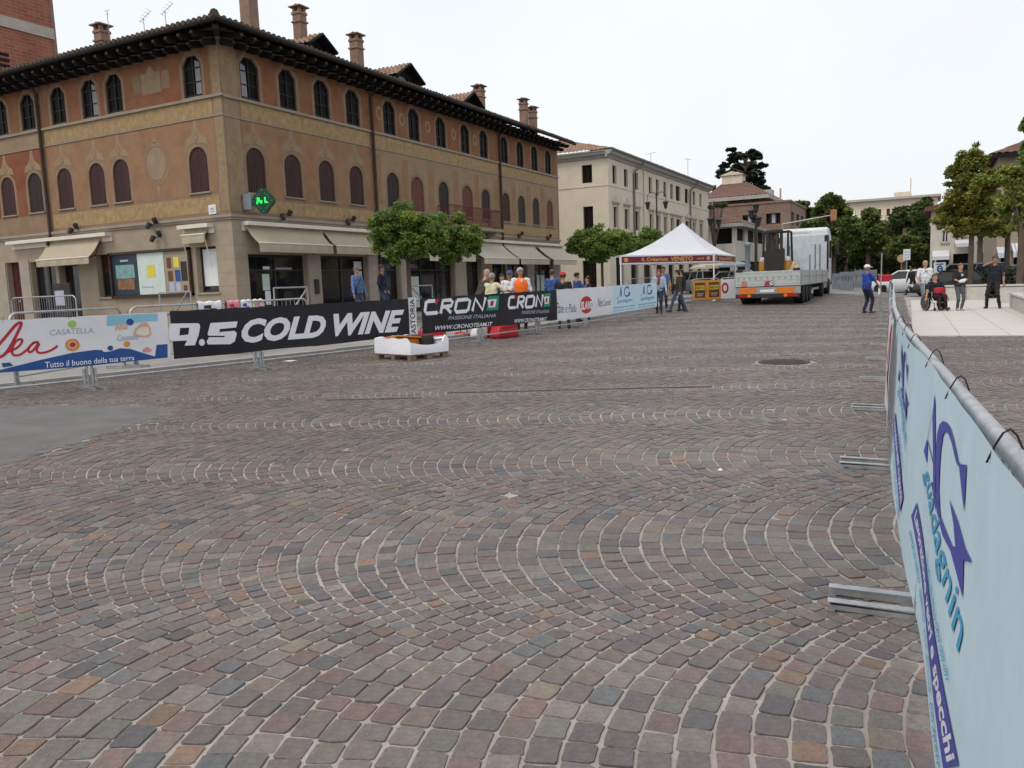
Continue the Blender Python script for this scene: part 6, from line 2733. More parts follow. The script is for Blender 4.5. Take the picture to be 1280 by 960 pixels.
# grey barrier blocks, red and white one
BLK = (('grey plastic road block beside the truck cab, left of the line', 1040.5, 1049, 342, 352, 60), ('larger grey plastic road block in front of its line', 1049.5, 1067, 340, 356, 57), ('long low grey road block behind the line', 1067.5, 1096, 338, 350, 66))
for lab, a, b, yt, yb, Y in BLK:
    p, q = ony(a, yb, Y), ony(b, yb, Y)
    zt_ = ony(a, yt, Y)[2]
    z0 = zg(p[0], Y) - .05
    o = root('road_block', lab, 'road block', ((p[0] + q[0]) / 2, Y, z0), 0, 'grey road blocks closing the street')
    w = q[0] - p[0]
    h = zt_ - z0
    mb = MB()
    mb.prism([(-.3, 0), (.3, 0), (.28, h * .35), (.14, h * .6), (.12, h), (-.12, h), (-.14, h * .6), (-.28, h * .35)], -w / 2, w / 2, 'x')
    mb.build('block_body', M['greyblock'], o)
    mb = MB()
    for x in np.linspace(-w / 2 + .15, w / 2 - .15, 4):
        mb.box((x, -.2, h * .45), (.05, .16, h * .7))
    mb.build('rib', M['greyblock'], o)
Y = 52
p, q = ony(1098, 349, Y), ony(1115, 349, Y)
o = root('road_block', 'red and white plastic road block beside the white car', 'road block', ((p[0] + q[0]) / 2, Y, 0))
w = q[0] - p[0]
mb = MB()
zt_ = ony(1106, 343.5, Y)[2]
mb.box((0, 0, zt_ - .2), (w, .3, .4), bev=.05)
mb.build('block_body', M['redpl'], o)
mb = MB()
mb.box((0, 0, zt_ - .5), (w, .34, .2), bev=.03)
mb.build('stripe', M['white'], o)
mb = MB()
for x in (-w * .4, w * .4):
    mb.box((x, 0, (zt_ - .6) / 2), (.12, .3, zt_ - .6))
mb.build('leg', M['white'], o)

# grey pillar beyond the gazebo, parasols
q = ony(934.5, 338, 54)
o = root('pillar', 'slim grey green metal column standing behind the truck tail', 'column', (q[0], 54, zg(q[0], 54)))
mb = MB()
H_ = ony(934, 303, 54)[2] - zg(q[0], 54)
mb.lathe([(.26, 0), (.26, .4), (.2, .5), (.17, 1.5), (.16, H_ - .3), (.2, H_ - .25), (.2, H_ - .1), (.1, H_)], n=12)
mb.build('shaft', M['grey_pl'], o, smooth=40)


def parasol(label, px, py, Y, w, m):
    q = ony(px, py, Y)
    o = root('parasol', label, 'parasol', (q[0], Y, zg(q[0], Y)), 0, 'parasols beyond the gazebo')
    h = q[2] - zg(q[0], Y)
    mb = MB()
    mb.lathe([(w, h - .35), (w * .98, h - .22), (w * .5, h - .06), (.0001, h + .1)], n=8)
    mb.build('canopy', M[m], o)
    mb = MB()
    mb.tube([(0, 0, 0), (0, 0, h)], .03, 6)
    mb.lathe([(.3, 0), (.3, .08), (.05, .1)], n=10)
    mb.build('pole', M['galvdull'], o)


parasol('cream parasol just right of the gazebo', 898, 327, 56, .9, 'parasol')
parasol('cream parasol seen under the gazebo roof', 880, 330, 58, 1.1, 'parasol')
parasol('grey parasol behind the left of the truck tail', 918, 327, 55, 1.1, 'grey_pl')

# litter
for k, (px, py, s) in enumerate(((362, 452, .15), (900, 590, .018))):
    q = gnd(px, py)
    mb = MB()
    vs = [(-s, -s * .5, .012), (s * .9, -s * .6, .014), (s, s * .5, .02), (-s * .8, s * .6, .016), (0, 0, .03)]
    mb.add(vs, [(0, 1, 4), (1, 2, 4), (2, 3, 4), (3, 0, 4)])
    tag(mb.build('paper_scrap', M['paper'], loc=q), ['crumpled white paper lying under the black slogan banner', 'tiny white scrap on the cobbles at the lower left', 'tiny white scrap on the cobbles close to the right barrier feet', 'tiny white speck on the cobbles above the lower left scrap'][k], 'litter', 'white scraps on the cobbles')


# ================================================================== TREES
def leaf_mesh(name, pts, sizes, cols, m, droop=.0, flat=.5):
    """many small bent leaf sprays at the given points"""
    n = len(pts)
    P = np.asarray(pts, float)
    S = np.asarray(sizes, float)[:, None]
    nrm = rng.normal(0, 1, (n, 3))
    nrm[:, 2] = np.abs(nrm[:, 2]) * (1 + flat) + .25
    nrm /= np.linalg.norm(nrm, axis=1)[:, None]
    t = rng.normal(0, 1, (n, 3))
    t -= nrm * (t * nrm).sum(1)[:, None]
    t /= np.linalg.norm(t, axis=1)[:, None]
    b = np.cross(nrm, t)
    t[:, 2] -= droop
    k = rng.uniform(.45, .75, (n, 1))
    v = np.stack([P - t * S, P + b * S * k - nrm * S * .15, P + t * S, P - b * S * k - nrm * S * .15], 1).reshape(-1, 3)
    f = np.arange(n * 4).reshape(n, 4)
    me = bpy.data.meshes.new(name)
    me.vertices.add(n * 4)
    me.vertices.foreach_set('co', v.ravel())
    me.loops.add(n * 4)
    me.polygons.add(n)
    me.loops.foreach_set('vertex_index', f.ravel())
    me.polygons.foreach_set('loop_start', np.arange(n) * 4)
    me.polygons.foreach_set('loop_total', np.full(n, 4))
    me.update(calc_edges=True)
    me.materials.append(m)
    c = np.ones((n, 4, 4))
    c[:, :, :3] = np.asarray(cols)[:, None, :]
    tint_attr(me, c.reshape(-1, 4))
    return me


def blob_points(c, r, n, shell=.55):
    d = rng.normal(0, 1, (n, 3))
    d /= np.linalg.norm(d, axis=1)[:, None]
    q = (shell + (1 - shell) * rng.uniform(0, 1, (n, 1)) ** .7) * rng.uniform(.82, 1.08, (n, 1))
    return np.asarray(c) + d * q * np.asarray(r)


def tree(label, loc, blobs, trunk_h, trunk_r, col, leaf=.09, dens=1.0, group=None, lean=(0, 0), cat='tree', kind='tree', var=.25, nclump=26, droop=0.0, flat=.5, hang=True):
    """blobs: (centre, radii) of the crown in local metres; each is filled with clumps of leaf sprays"""
    o = root(kind, label, cat, loc, random.uniform(0, 6) if False else 0, group)
    pts, sz, cl = [], [], []
    ends = []
    for c, r in blobs:
        r = np.array(r, float)
        vol = (r[0] * r[1] * r[2]) ** (1 / 3)
        # sub clumps spread over the blob's surface and inside
        cs = blob_points(c, r * .78, nclump, .35)
        for cc in cs:
            rr = vol * rng.uniform(.22, .42)
            k = int(60 * dens * (rr / .3) ** 2 * (.09 / leaf) ** 1.6) + 8
            k = min(k, 560)
            p = blob_points(cc, np.array([rr, rr, rr * .72]), k, .3)
            pts.append(p)
            sz.append(leaf * rng.uniform(.6, 1.35, len(p)))
            tone = np.array(col) * rng.uniform(1 - var, 1 + var)
            yellow = rng.uniform(-.15, .3)
            tone = tone * np.array([1 + yellow, 1 + yellow * .35, 1 - yellow * .3])
            cl.append(np.clip(tone * rng.uniform(.75, 1.3, (len(p), 1)), 0, 1))
            if rng.uniform() < .3:
                ends.append(cc)
    me = leaf_mesh('crown', np.concatenate(pts), np.concatenate(sz), np.concatenate(cl), M['leaf'], droop, flat)
    link('crown', me, o)
    mb = MB()
    top = Vector((lean[0], lean[1], trunk_h))
    base = [(0, 0, -.05), (lean[0] * .2, lean[1] * .2, trunk_h * .35), (lean[0] * .6, lean[1] * .6, trunk_h * .7), tuple(top)]
    mb.tube(smoothline(base, 3), [trunk_r * (1.35 if i == 0 else 1.1 - .35 * i / 9) for i in range(10)], 8)
    random.shuffle(ends)
    for e in ends[:14]:
        e = Vector(e)
        s0 = Vector((lean[0] * .6, lean[1] * .6, trunk_h * random.uniform(.72, .98)))
        mid = s0.lerp(e, .5) + Vector((random.uniform(-.1, .1), random.uniform(-.1, .1), .12)) * (e - s0).length * .5
        mb.tube(smoothline([tuple(s0), tuple(mid), tuple(e)], 3), [trunk_r * .5 * (1 - .8 * i / 6) + .006 for i in range(7)], 5, cap=False)
    mb.build('trunk', M['bark'], o, smooth=60)
    return o


def crown_tree(label, X, px, py0, py1, wpx, trunk_base, col, group, n=7, **kw):
    """a round clipped tree: its crown spans py0..py1 and wpx pixels as seen from the course, standing at world x = X"""
    q = onx(px, (py0 + py1) / 2, X)
    d = math.hypot(q[0], q[1])
    dep_ = float(np.dot(np.array(q) - np.array([0, 0, EYE]), ROT[:, 2]))
    zb, zt_ = onx(px, py1, X)[2], onx(px, py0, X)[2]
    w = wpx * dep_ / 1000 / 2
    base = trunk_base
    zc = (zb + zt_) / 2 - base
    h = (zt_ - zb) / 2
    blobs = [((0, 0, zc), (w * .82, w * .82, h * .95))]
    for k in range(n):
        a = 2 * PI * k / n + .4
        blobs.append(((w * .55 * math.cos(a), w * .55 * math.sin(a), zc - h * .15 + h * .22 * math.sin(k * 2.1)), (w * .50, w * .50, h * .72)))
    return tree(label, (q[0], q[1], base), blobs, zc - h * .2, kw.pop('tr', .075), col, group=group, **kw)


GREEN1 = (.13, .205, .045)
crown_tree('round clipped street tree with the larger dense crown before the painted building', -14.6, 508, 244, 334, 98, .15, GREEN1, 'clipped street trees on the left pavement', leaf=.055, nclump=30, dens=1.5)
crown_tree('round clipped street tree partly hidden behind its larger neighbour before the painted building', -14.6, 563, 257, 334, 82, .15, GREEN1, 'clipped street trees on the left pavement', leaf=.055, nclump=30, dens=1.5)
crown_tree('round clipped street tree in front of the side wall of the cream building', -14.6, 752, 275, 328, 96, .3, GREEN1, 'clipped street trees on the left pavement', leaf=.075, nclump=30, dens=1.6)
crown_tree('round clipped street tree whose crown just shows left of the gazebo peak', -14.6, 806, 281, 328, 70, .35, GREEN1, 'clipped street trees on the left pavement', leaf=.08, nclump=30, dens=1.6)


def px_tree(label, Y, px, foot_z, spans, col, group, leaf, tr=.16, th=None, **kw):
    """spans: (px, py, rx_px, ry_px) lobes of the crown, standing at world y = Y"""
    b = ony(px, 340, Y)
    dep_ = float(np.dot(np.array(b) - np.array([0, 0, EYE]), ROT[:, 2]))
    blobs = []
    for (x, y, rx, ry) in spans:
        q = ony(x, y, Y)
        blobs.append(((q[0] - b[0], random.uniform(-.4, .4) * rx * dep_ / 1000, q[2] - foot_z), (rx * dep_ / 1000, rx * dep_ / 1000 * .9, ry * dep_ / 1000)))
    zs = [bl[0][2] for bl in blobs]
    return tree(label, (b[0], Y, foot_z), blobs, th or (min(zs) + .3 * (max(zs) - min(zs))), tr, col, leaf=leaf, group=group, **kw)


GR = 'leafy trees on the plaza at the right'
px_tree('tall loose bright green tree on the plaza behind the woman in black', 46, 1213, 0, [(1213, 280, 36, 20), (1192, 265, 24, 24), (1240, 262, 25, 26), (1215, 240, 36, 30), (1196, 222, 18, 22), (1214, 200, 22, 22), (1238, 226, 22, 24), (1176, 275, 14, 12), (1252, 288, 16, 12)], (.20, .225, .05), GR, .085, .13, nclump=34, dens=1.5)
px_tree('bright green tree cut by the right edge of the picture', 40, 1275, 0, [(1270, 250, 28, 32), (1290, 225, 30, 30), (1262, 222, 15, 20), (1285, 278, 26, 18), (1310, 250, 30, 40)], (.21, .245, .055), GR, .08, .13, nclump=34, dens=1.5)
px_tree('tree reaching into the top right corner, mostly out of view', 33, 1305, 0, [(1305, 170, 30, 34), (1288, 190, 18, 20), (1320, 210, 34, 30), (1284, 155, 10, 12)], (.16, .22, .055), GR, .075, .12, nclump=28, dens=1.3)
px_tree('thin dark trunked tree between the two bright plaza trees', 52, 1224, 0, [(1224, 270, 26, 24), (1240, 250, 24, 24), (1230, 285, 22, 14)], (.12, .155, .035), GR, .10, .15, nclump=30, dens=1.4)

GT = 'dark trees closing the end of the street'
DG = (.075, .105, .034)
for k, (lab, Y, px, sp, col) in enumerate((
        ('broad dark green tree directly right of the truck cab', 86, 1042, [(1042, 262, 28, 22), (1022, 285, 20, 24), (1060, 288, 22, 24), (1042, 308, 30, 22), (1040, 250, 14, 10)], (.105, .15, .042)),
        ('lighter green tree left of the far apartment block, middle of the dark row', 92, 1085, [(1085, 285, 22, 20), (1075, 305, 22, 20), (1098, 300, 18, 20), (1088, 270, 14, 12)], (.125, .16, .045)),
        ('tall dark tree under the roof of the far apartment block', 100, 1128, [(1128, 275, 22, 24), (1112, 295, 20, 22), (1145, 290, 20, 24), (1150, 262, 13, 16), (1136, 308, 24, 18)], DG),
        ('dark tree beside the left wall of the corner house', 92, 1155, [(1153, 272, 12, 26), (1148, 300, 18, 22), (1158, 255, 9, 12), (1150, 318, 16, 12)], (.085, .125, .036)),
        ('low rounded lighter tree above the white road sign', 80, 1130, [(1130, 305, 20, 16), (1120, 312, 15, 12), (1142, 312, 14, 12)], (.115, .155, .045)),
        ('dark tree peeping over the flat roof of the brown building', 112, 1003, [(1003, 262, 11, 13), (990, 258, 8, 8), (1014, 268, 8, 14)], (.085, .13, .033)),
        ('low dark tree filling the gap behind the truck cab and the grey blocks', 96, 1058, [(1058, 322, 28, 14), (1085, 326, 26, 12), (1030, 322, 18, 14), (1112, 326, 22, 12)], DG))):
    px_tree(lab, Y, px, .1, sp, col, GT, .2, .24, nclump=44, dens=1.9, th=5.0)
# hedge like mass in the deep shade under the trees
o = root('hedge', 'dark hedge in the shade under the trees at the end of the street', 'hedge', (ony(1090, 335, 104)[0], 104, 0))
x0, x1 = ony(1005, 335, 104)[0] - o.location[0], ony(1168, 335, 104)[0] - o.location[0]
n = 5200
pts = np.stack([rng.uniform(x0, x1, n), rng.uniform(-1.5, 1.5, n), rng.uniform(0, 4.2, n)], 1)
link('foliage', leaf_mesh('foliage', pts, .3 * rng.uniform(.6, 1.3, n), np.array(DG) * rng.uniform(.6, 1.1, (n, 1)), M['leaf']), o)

# the cedar behind the brown building
Yc = 125
b = ony(930, 262, Yc)
dep_ = float(np.dot(np.array(b) - np.array([0, 0, EYE]), ROT[:, 2]))
o = root('cedar_tree', 'dark spreading cedar rising behind the brown hipped roof', 'tree', (b[0], Yc, 0))
pts, sz, cl = [], [], []
mb = MB()
topz = ony(930, 192, Yc)[2]
mb.tube([(0, 0, -.1), (.3, 0, topz * .5), (.2, 0, topz * .93)], [.6, .4, .1], 8)
for (x, y, rx, ry) in ((928, 193, 20, 5), (916, 199, 10, 4), (948, 197, 11, 5), (906, 207, 9, 4), (932, 207, 24, 6), (952, 208, 8, 4), (910, 218, 14, 5), (935, 221, 25, 7), (952, 228, 11, 7), (930, 234, 26, 8), (957, 238, 8, 8), (945, 246, 20, 9), (915, 246, 22, 9), (935, 256, 28, 8), (918, 189, 7, 3), (940, 189, 9, 3)):
    q = ony(x, y, Yc)
    c = np.array([q[0] - b[0], rng.uniform(-2, 2), q[2]])
    r = np.array([rx, rx * .8, ry]) * dep_ / 1000
    for cc in blob_points(c, r * .85, 18, .2):
        p = blob_points(cc, np.array([.36, .36, .2]) * r.max() * rng.uniform(.6, 1), 100, .2)
        pts.append(p)
        sz.append(.24 * rng.uniform(.6, 1.3, len(p)))
        cl.append(np.array((.024, .04, .024)) * rng.uniform(.6, 1.35) * rng.uniform(.8, 1.2, (len(p), 1)))
    mb.tube([(.2, 0, max(q[2] - 1.5, 1)), (c[0] * .6, c[1] * .6, q[2] - .4), tuple(c)], [.22, .14, .05], 5, cap=False)
link('crown', leaf_mesh('crown', np.concatenate(pts), np.concatenate(sz), np.concatenate(cl), M['leaf'], 0, 1.2), o)
mb.build('trunk', M['bark'], o)
px_tree('dark conifer tips behind the far end of the cream building', 118, 890, 0, [(889, 236, 8, 7), (897, 241, 7, 5), (882, 243, 7, 5)], (.018, .035, .02), None, .26, .2, nclump=16, th=12)
px_tree('small flat topped pale green tree before the brown building', 74, 893, .3, [(896, 257, 11, 4.5), (888, 259, 6, 3.5), (905, 256, 6, 3.5)], (.10, .13, .05), None, .15, .08, nclump=14, th=4)
o = root('planter_hedge', 'low dark clipped hedge behind the pale wall at the right edge', 'hedge', (ony(1262, 350, 43)[0], 43, 0))
n = 2600
pts = np.stack([rng.uniform(-1.1, 3, n), rng.uniform(-.4, .4, n), rng.uniform(.0, 1.3, n)], 1)
link('foliage', leaf_mesh('foliage', pts, .09 * rng.uniform(.6, 1.3, n), np.array((.02, .032, .014)) * rng.uniform(.6, 1.3, (n, 1)), M['leaf']), o)


# ================================================================== VEHICLES
def paint(name, c, rough=.3):
    return mat(name, c, rough, .05, 2, spec=.5, dirt=.15, ds=2)


def wheel(parent, loc, r, w, rim):
    mb = MB()
    mb.lathe([(r * .62, -w / 2), (r * .92, -w / 2), (r, -w * .35), (r, w * .35), (r * .92, w / 2), (r * .62, w / 2)], loc, 22, axis='x')
    t = mb.build('wheel', M['black'], parent, smooth=35)
    mb = MB()
    for s in (-1, 1):
        mb.lathe([(r * .64, s * w * .42), (r * .56, s * w * .30), (r * .25, s * w * .34), (r * .22, s * w * .45), (.0001, s * w * .45)], loc, 18, axis='x')
        for k in range(5):
            a = 2 * PI * k / 5
            mb.box((loc[0] + s * w * .38, loc[1] + math.cos(a) * r * .38, loc[2] + math.sin(a) * r * .38), (w * .08, r * .16, r * .45), rx=a + PI / 2)
    mb.build('rim', rim, t, smooth=35)
    return t


def car(label, loc, rz, pm, L=4.2, W=1.74, H=1.47, style='hatch', group='cars parked beyond the square'):
    o = root('parked_car', label, 'car', loc, rz, group)
    hl, hw = L / 2, W / 2
    wr = .31
    # body sections along y: (y, half width, z low, z shoulder)
    st = [(-hl, .72, .38, .78), (-hl + .08, .80, .26, .86), (-hl + .5, .86, .2, .93), (-hl + 1.2, .87, .18, .94), (0, .87, .18, .93), (hl - 1.4, .87, .18, .91), (hl - .6, .85, .2, .82), (hl - .12, .78, .26, .70), (hl, .66, .36, .62)]
    mb = MB()
    vs, fs = [], []
    for y, w, zl, zs in st:
        w = w / .87 * hw
        zs = zs * H / 1.47
        ring = [(-w * .9, zl), (-w, zl + .14), (-w * 1.0, zs - .2), (-w * .93, zs), (0, zs + .03), (w * .93, zs), (w, zs - .2), (w, zl + .14), (w * .9, zl)]
        vs += [(x, y, z) for x, z in ring]
    n = 9
    for i in range(len(st) - 1):
        for j in range(n - 1):
            fs.append((i * n + j, i * n + j + 1, (i + 1) * n + j + 1, (i + 1) * n + j))
        fs.append((i * n + n - 1, i * n, (i + 1) * n, (i + 1) * n + n - 1))
    fs.append(tuple(range(n)))
    fs.append(tuple((len(st) - 1) * n + j for j in range(n - 1, -1, -1)))
    mb.add(vs, fs)
    # roof shell
    rear = {'hatch': (-hl + .18, -hl + .55), 'sedan': (-hl + .75, -hl + 1.35), 'mpv': (-hl + .1, -hl + .35)}[style]
    y0, y1 = rear
    y2, y3 = (.35 if style != 'mpv' else .75), hl - 1.05 + (.25 if style == 'mpv' else 0)
    zs = .92 * H / 1.47
    rw, bw = hw * .70, hw * .90
    roof = [(-rw, y1 + .02, H - .03), (rw, y1 + .02, H - .03), (rw, y2, H - .01), (-rw, y2, H - .01)]
    top = [(0, (y1 + y2) / 2, H + .035)]
    mb.add(roof + top, [(0, 1, 4), (1, 2, 4), (2, 3, 4), (3, 0, 4)])
    b_ = [(-bw, y0, zs), (bw, y0, zs), (bw, y3, zs - .03), (-bw, y3, zs - .03)]
    for s in (-1, 1):                                    # pillars
        for (yb, yt) in ((y0, y1), (y0 + .75, y1 + .55), ((y0 + y3) / 2, (y1 + y2) / 2), (y3, y2)):
            mb.tube([(s * bw, yb, zs), (s * (rw + .01), yt, H - .035)], .045, 6)
        mb.tube([(s * rw, y1, H - .035), (s * rw, y2, H - .025)], .05, 6)
    mb.build('body', pm, o, smooth=35)
    mb = MB()
    gq = [((-bw, y0, zs), (bw, y0, zs), (rw, y1, H - .05), (-rw, y1, H - .05)), ((bw, y3, zs - .02), (-bw, y3, zs - .02), (-rw, y2, H - .04), (rw, y2, H - .04)),
          ((bw * .99, y0, zs), (bw * .99, y3, zs - .02), (rw, y2, H - .05), (rw, y1, H - .05)), ((-bw * .99, y3, zs - .02), (-bw * .99, y0, zs), (-rw, y1, H - .05), (-rw, y2, H - .05))]
    for q in gq:
        mb.quad(*q)
    mb.build('windows', M['glass'], o)
    for s in (-1, 1):
        for y in (-hl + .82, hl - .85):
            wheel(o, (s * (hw - .09), y, wr), wr, .2, M['chrome'])
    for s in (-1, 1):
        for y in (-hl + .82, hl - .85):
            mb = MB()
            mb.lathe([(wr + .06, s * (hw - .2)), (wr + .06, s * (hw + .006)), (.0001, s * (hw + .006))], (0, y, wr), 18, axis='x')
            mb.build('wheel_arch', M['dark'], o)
    for s in (-1, 1):
        mb = MB()
        mb.box((s * (hw - .2), -hl + .06, .76 * H / 1.47), (.26, .1, .2), bev=.03)
        mb.build('tail_light', M['lamp_red'], o)
        mb = MB()
        mb.box((s * (hw - .26), hl - .1, .62), (.34, .12, .14), bev=.03)
        mb.build('headlight', M['lamp_white'], o)
        mb = MB()
        mb.box((s * (hw + .09), y3 - .25, zs + .06), (.16, .1, .12), bev=.03)
        mb.build('mirror', pm, o)
    mb = MB()
    mb.box((0, -hl - .01, .5), (.52, .02, .12))
    mb.box((0, hl + .005, .42), (.52, .02, .11))
    mb.build('number_plate', M['paper'], o)
    mb = MB()
    mb.box((0, -hl + .04, .36), (W * .86, .1, .1), bev=.03)
    mb.box((0, hl - .05, .33), (W * .8, .1, .12), bev=.03)
    mb.build('bumper', M['p_dark'], o)
    return o


CW = paint('car_white', (.62, .63, .65))
CD = paint('car_teal_grey', (.055, .085, .10))
CG = paint('car_grey', (.16, .17, .18))
CS = paint('car_silver', (.32, .33, .34))
CK = paint('car_black', (.012, .013, .016))


def carpos(px, Y):
    q = ony(px, 345, Y)
    return (q[0], Y, zg(q[0], Y) - .04)


car('dark grey estate car parked beyond the gazebo', carpos(868, 57), .9, CG, style='mpv', H=1.55)
car('white hatchback car right of the dark grey one beyond the gazebo', carpos(893, 60), 1.0, CW)
car('white small car closest to the truck beyond the gazebo', carpos(911, 56), 1.2, CW, L=3.8)
car('white saloon car crossing the street right of the man with the pole', carpos(1130, 58), PI / 2 + .02, CW, style='sedan', H=1.42, L=4.4)
car('silver car partly hidden behind the man in the white shirt', carpos(1166, 60), -PI / 2, CS)
car('dark teal people carrier parked behind the woman in black', carpos(1205, 51), PI / 2 + .05, CD, style='mpv', H=1.68, L=4.5)
car('dark teal estate car behind the man in black', carpos(1249, 50), PI / 2, CD, style='hatch', H=1.5)
car('black low car just behind the wheelchair sign', carpos(1184, 48), PI / 2 + .1, CK, style='hatch', H=1.35, L=3.6)

# ================================================================== TRUCK
RRp = gnd(1001, 381.5)
wS = 1.07
TR = root('flatbed_truck', 'flatbed articulated truck with pale grey dropsides and a tall white cab', 'truck', (0, 0, 0))
LFt = ray(918.5, 345)
RRv = np.array(RRp)
# width from the two rear corners, heading along the street
d_r = float(np.dot(RRv - np.array([0, 0, EYE]), ROT[:, 2]))
yaw = R(1.2)
ux = np.array([math.cos(yaw), math.sin(yaw)])
# left rear corner lies on the sight line of its edge
A2 = np.array([[-LFt[0], -ux[0]], [-LFt[1], -ux[1]]])
sol = np.linalg.solve(np.array([[LFt[0], ux[0]], [LFt[1], ux[1]]]), RRv[:2])
wid = sol[1]
ctr = RRv[:2] - ux * wid / 2
TR.location = (ctr[0], ctr[1], zg(*ctr))
TR.rotation_euler[2] = yaw
k_ = wid / 2.5
print('truck width', wid, 'k', k_, 'depth', d_r)
TR.scale = (k_, k_ * .92, k_)
zw = 1.0 / k_


def T_z(py, yloc=0.0):                                    # local height of a picture row at the rear face
    return (EYE + (345.3 - py) / 1000 * (d_r + yloc) - zg(*ctr)) / k_


zbt, zbb = T_z(339.5), T_z(359)
mb = MB()
mb.bb((-1.22, .05, zbb - .02), (1.22, 12.2, zbb + .12))
mb.build('load_bed', M['chassis'], TR)
mb = MB()
for s in (-1, 1):
    mb.bb((s * .45 - .06, .3, zbb - .32), (s * .45 + .06, 11.8, zbb - .02))
mb.bb((-1.2, .02, zbb - .17), (1.2, .12, zbb - .01))
for y in (2, 4.2, 6.5, 9):
    mb.bb((-1.15, y, zbb - .15), (1.15, y + .1, zbb - .02))
mb.build('chassis', M['chassis'], TR)


def dropside(c, L_, rz, ribs):
    mb = MB()
    h = zbt - zbb
    mb.box((0, 0, h / 2), (L_, .035, h - .012), bev=.006)
    for z in (h * .18, h * .42, h * .66, h * .9):
        mb.box((0, -.02, z), (L_ - .02, .012, .03))
    o = mb.build('dropside', M['alu'], TR, loc=(c[0], c[1], zbb), rz=rz)
    mb = MB()
    for k in range(ribs):
        x = -L_ / 2 + L_ * (k + .5) / ribs
        mb.box((x, -.03, h * .55), (.05, .02, .07))
    mb.build('latch', M['galvdull'], o)
    return o


tail = dropside((0, .03), 2.46, 0, 11)
for k in range(4):
    dropside((1.235, 1.6 + k * 2.95), 2.9, PI / 2, 4)
    dropside((-1.235, 1.6 + k * 2.95), 2.9, -PI / 2, 4)
for k in range(5):
    for s in (-1, 1):
        mb = MB()
        mb.box((s * 1.235, .12 + k * 2.95, zbb + (zbt - zbb) / 2), (.07, .06, zbt - zbb + .03))
        mb.build('side_post', M['galvdull'], TR)
for s in (-1, 1):                                         # black end caps over the tail board
    mb = MB()
    mb.box((s * 1.08, .04, zbt + .03), (.26, .12, .09), bev=.02)
    mb.build('corner_cap', M['p_dark'], TR)
for x, m in ((-.88, 'p_peach'), (.16, 'canvas')):         # round speed plates
    mb = MB()
    mb.lathe([(.0001, -.012), (.11, -.012), (.11, 0), (.0001, 0)], (x, .0, zbb + .12), 20, axis='y')
    o = mb.build('speed_plate', M['paper' if m == 'canvas' else m], TR)
    mb = MB()
    vv, ff = polyfill(ell(x, zbb + .12, .105, .105, 20), [ell(x, zbb + .12, .08, .08, 20)])
    mb.add([(a, -.016, b) for a, b in vv], ff)
    tv, tf = text2d('80' if m != 'canvas' else '70', .02)
    mb.add([(x - .05 + .1 * p[0] / tv[:, 0].max(), -.016, zbb + .08 + .08 * p[1]) for p in tv], tf)
    mb.build('ring', M['p_red' if m != 'canvas' else 'p_dark'], o)
mb = MB()
mb.prism([(-.12, zbb + .03), (.05, zbb + .03), (.08, zbb + .21), (-.06, zbb + .21)], -.018, -.006, 'y')
mb.build('red_emblem', M['p_red'], TR)
z0p, z1p = T_z(368), T_z(360.5)
for a, b in ((-1.05, -.45), (.35, 1.0)):
    mb = MB()
    mb.bb((a, -.03, z0p), (b, -.005, z1p), bev=.004)
    mb.build('orange_plate', M['lamp_or'], TR)
mb = MB()
mb.bb((-1.24, -.01, z0p - .02), (1.24, .03, z1p + .02))
mb.build('rear_panel', M['galvdull'], TR)
mb = MB()
mb.bb((-.28, -.035, T_z(366.5)), (.26, -.012, T_z(363)))
mb.build('number_plate', M['paper'], TR)
mb = MB()
mb.bb((-1.2, -.02, T_z(373.5)), (1.2, .1, T_z(368.2)), bev=.015)
mb.build('rear_bumper', M['chassis'], TR)
for s in (-1, 1):
    mb = MB()
    mb.bb((s * 1.12, -.045, T_z(372.5)), (s * .78, -.015, T_z(368.8)), bev=.01)
    o = mb.build('tail_light', M['lamp_red'], TR)
    mb = MB()
    mb.bb((s * .76, -.045, T_z(372.5)), (s * .62, -.015, T_z(368.8)), bev=.01)
    mb.build('indicator', M['lamp_or'], TR)
rr_ = .46
for y in (1.5, 2.75, 4.0):
    for s in (-1, 1):
        wheel(TR, (s * 1.03, y, rr_), rr_, .36, M['galvdull'])
for y in (9.6, 13.6):
    for s in (-1, 1):
        wheel(TR, (s * 1.04, y, .50), .50, .34 if y > 12 else .4, M['galvdull'])
mb = MB()
for s in (-1, 1):
    for y in (1.5, 2.75, 4.0):
        mb.tube([(s * 1.03, y + .56 * math.cos(a), rr_ + .58 * math.sin(a)) for a in np.linspace(.15, PI - .15, 8)], .03, 5)
    mb.box((s * 1.15, 6.6, .75), (.05, 3.2, .1))
    mb.box((s * 1.15, 6.6, .5), (.05, 3.2, .1))
    mb.bb((s * .6, 10.5, .45), (s * 1.2, 12.4, .98))
mb.build('side_guard', M['galvdull'], TR)
for s in (-1, 1):
    mb = MB()
    mb.bb((s * 1.2 - .18, 1.0, .25), (s * 1.2 - .2, 1.02, .9))
    mb.bb((s * 1.2, .92, .2), (s * .85, .94, .72))
    mb.build('mudflap', M['black'], TR)
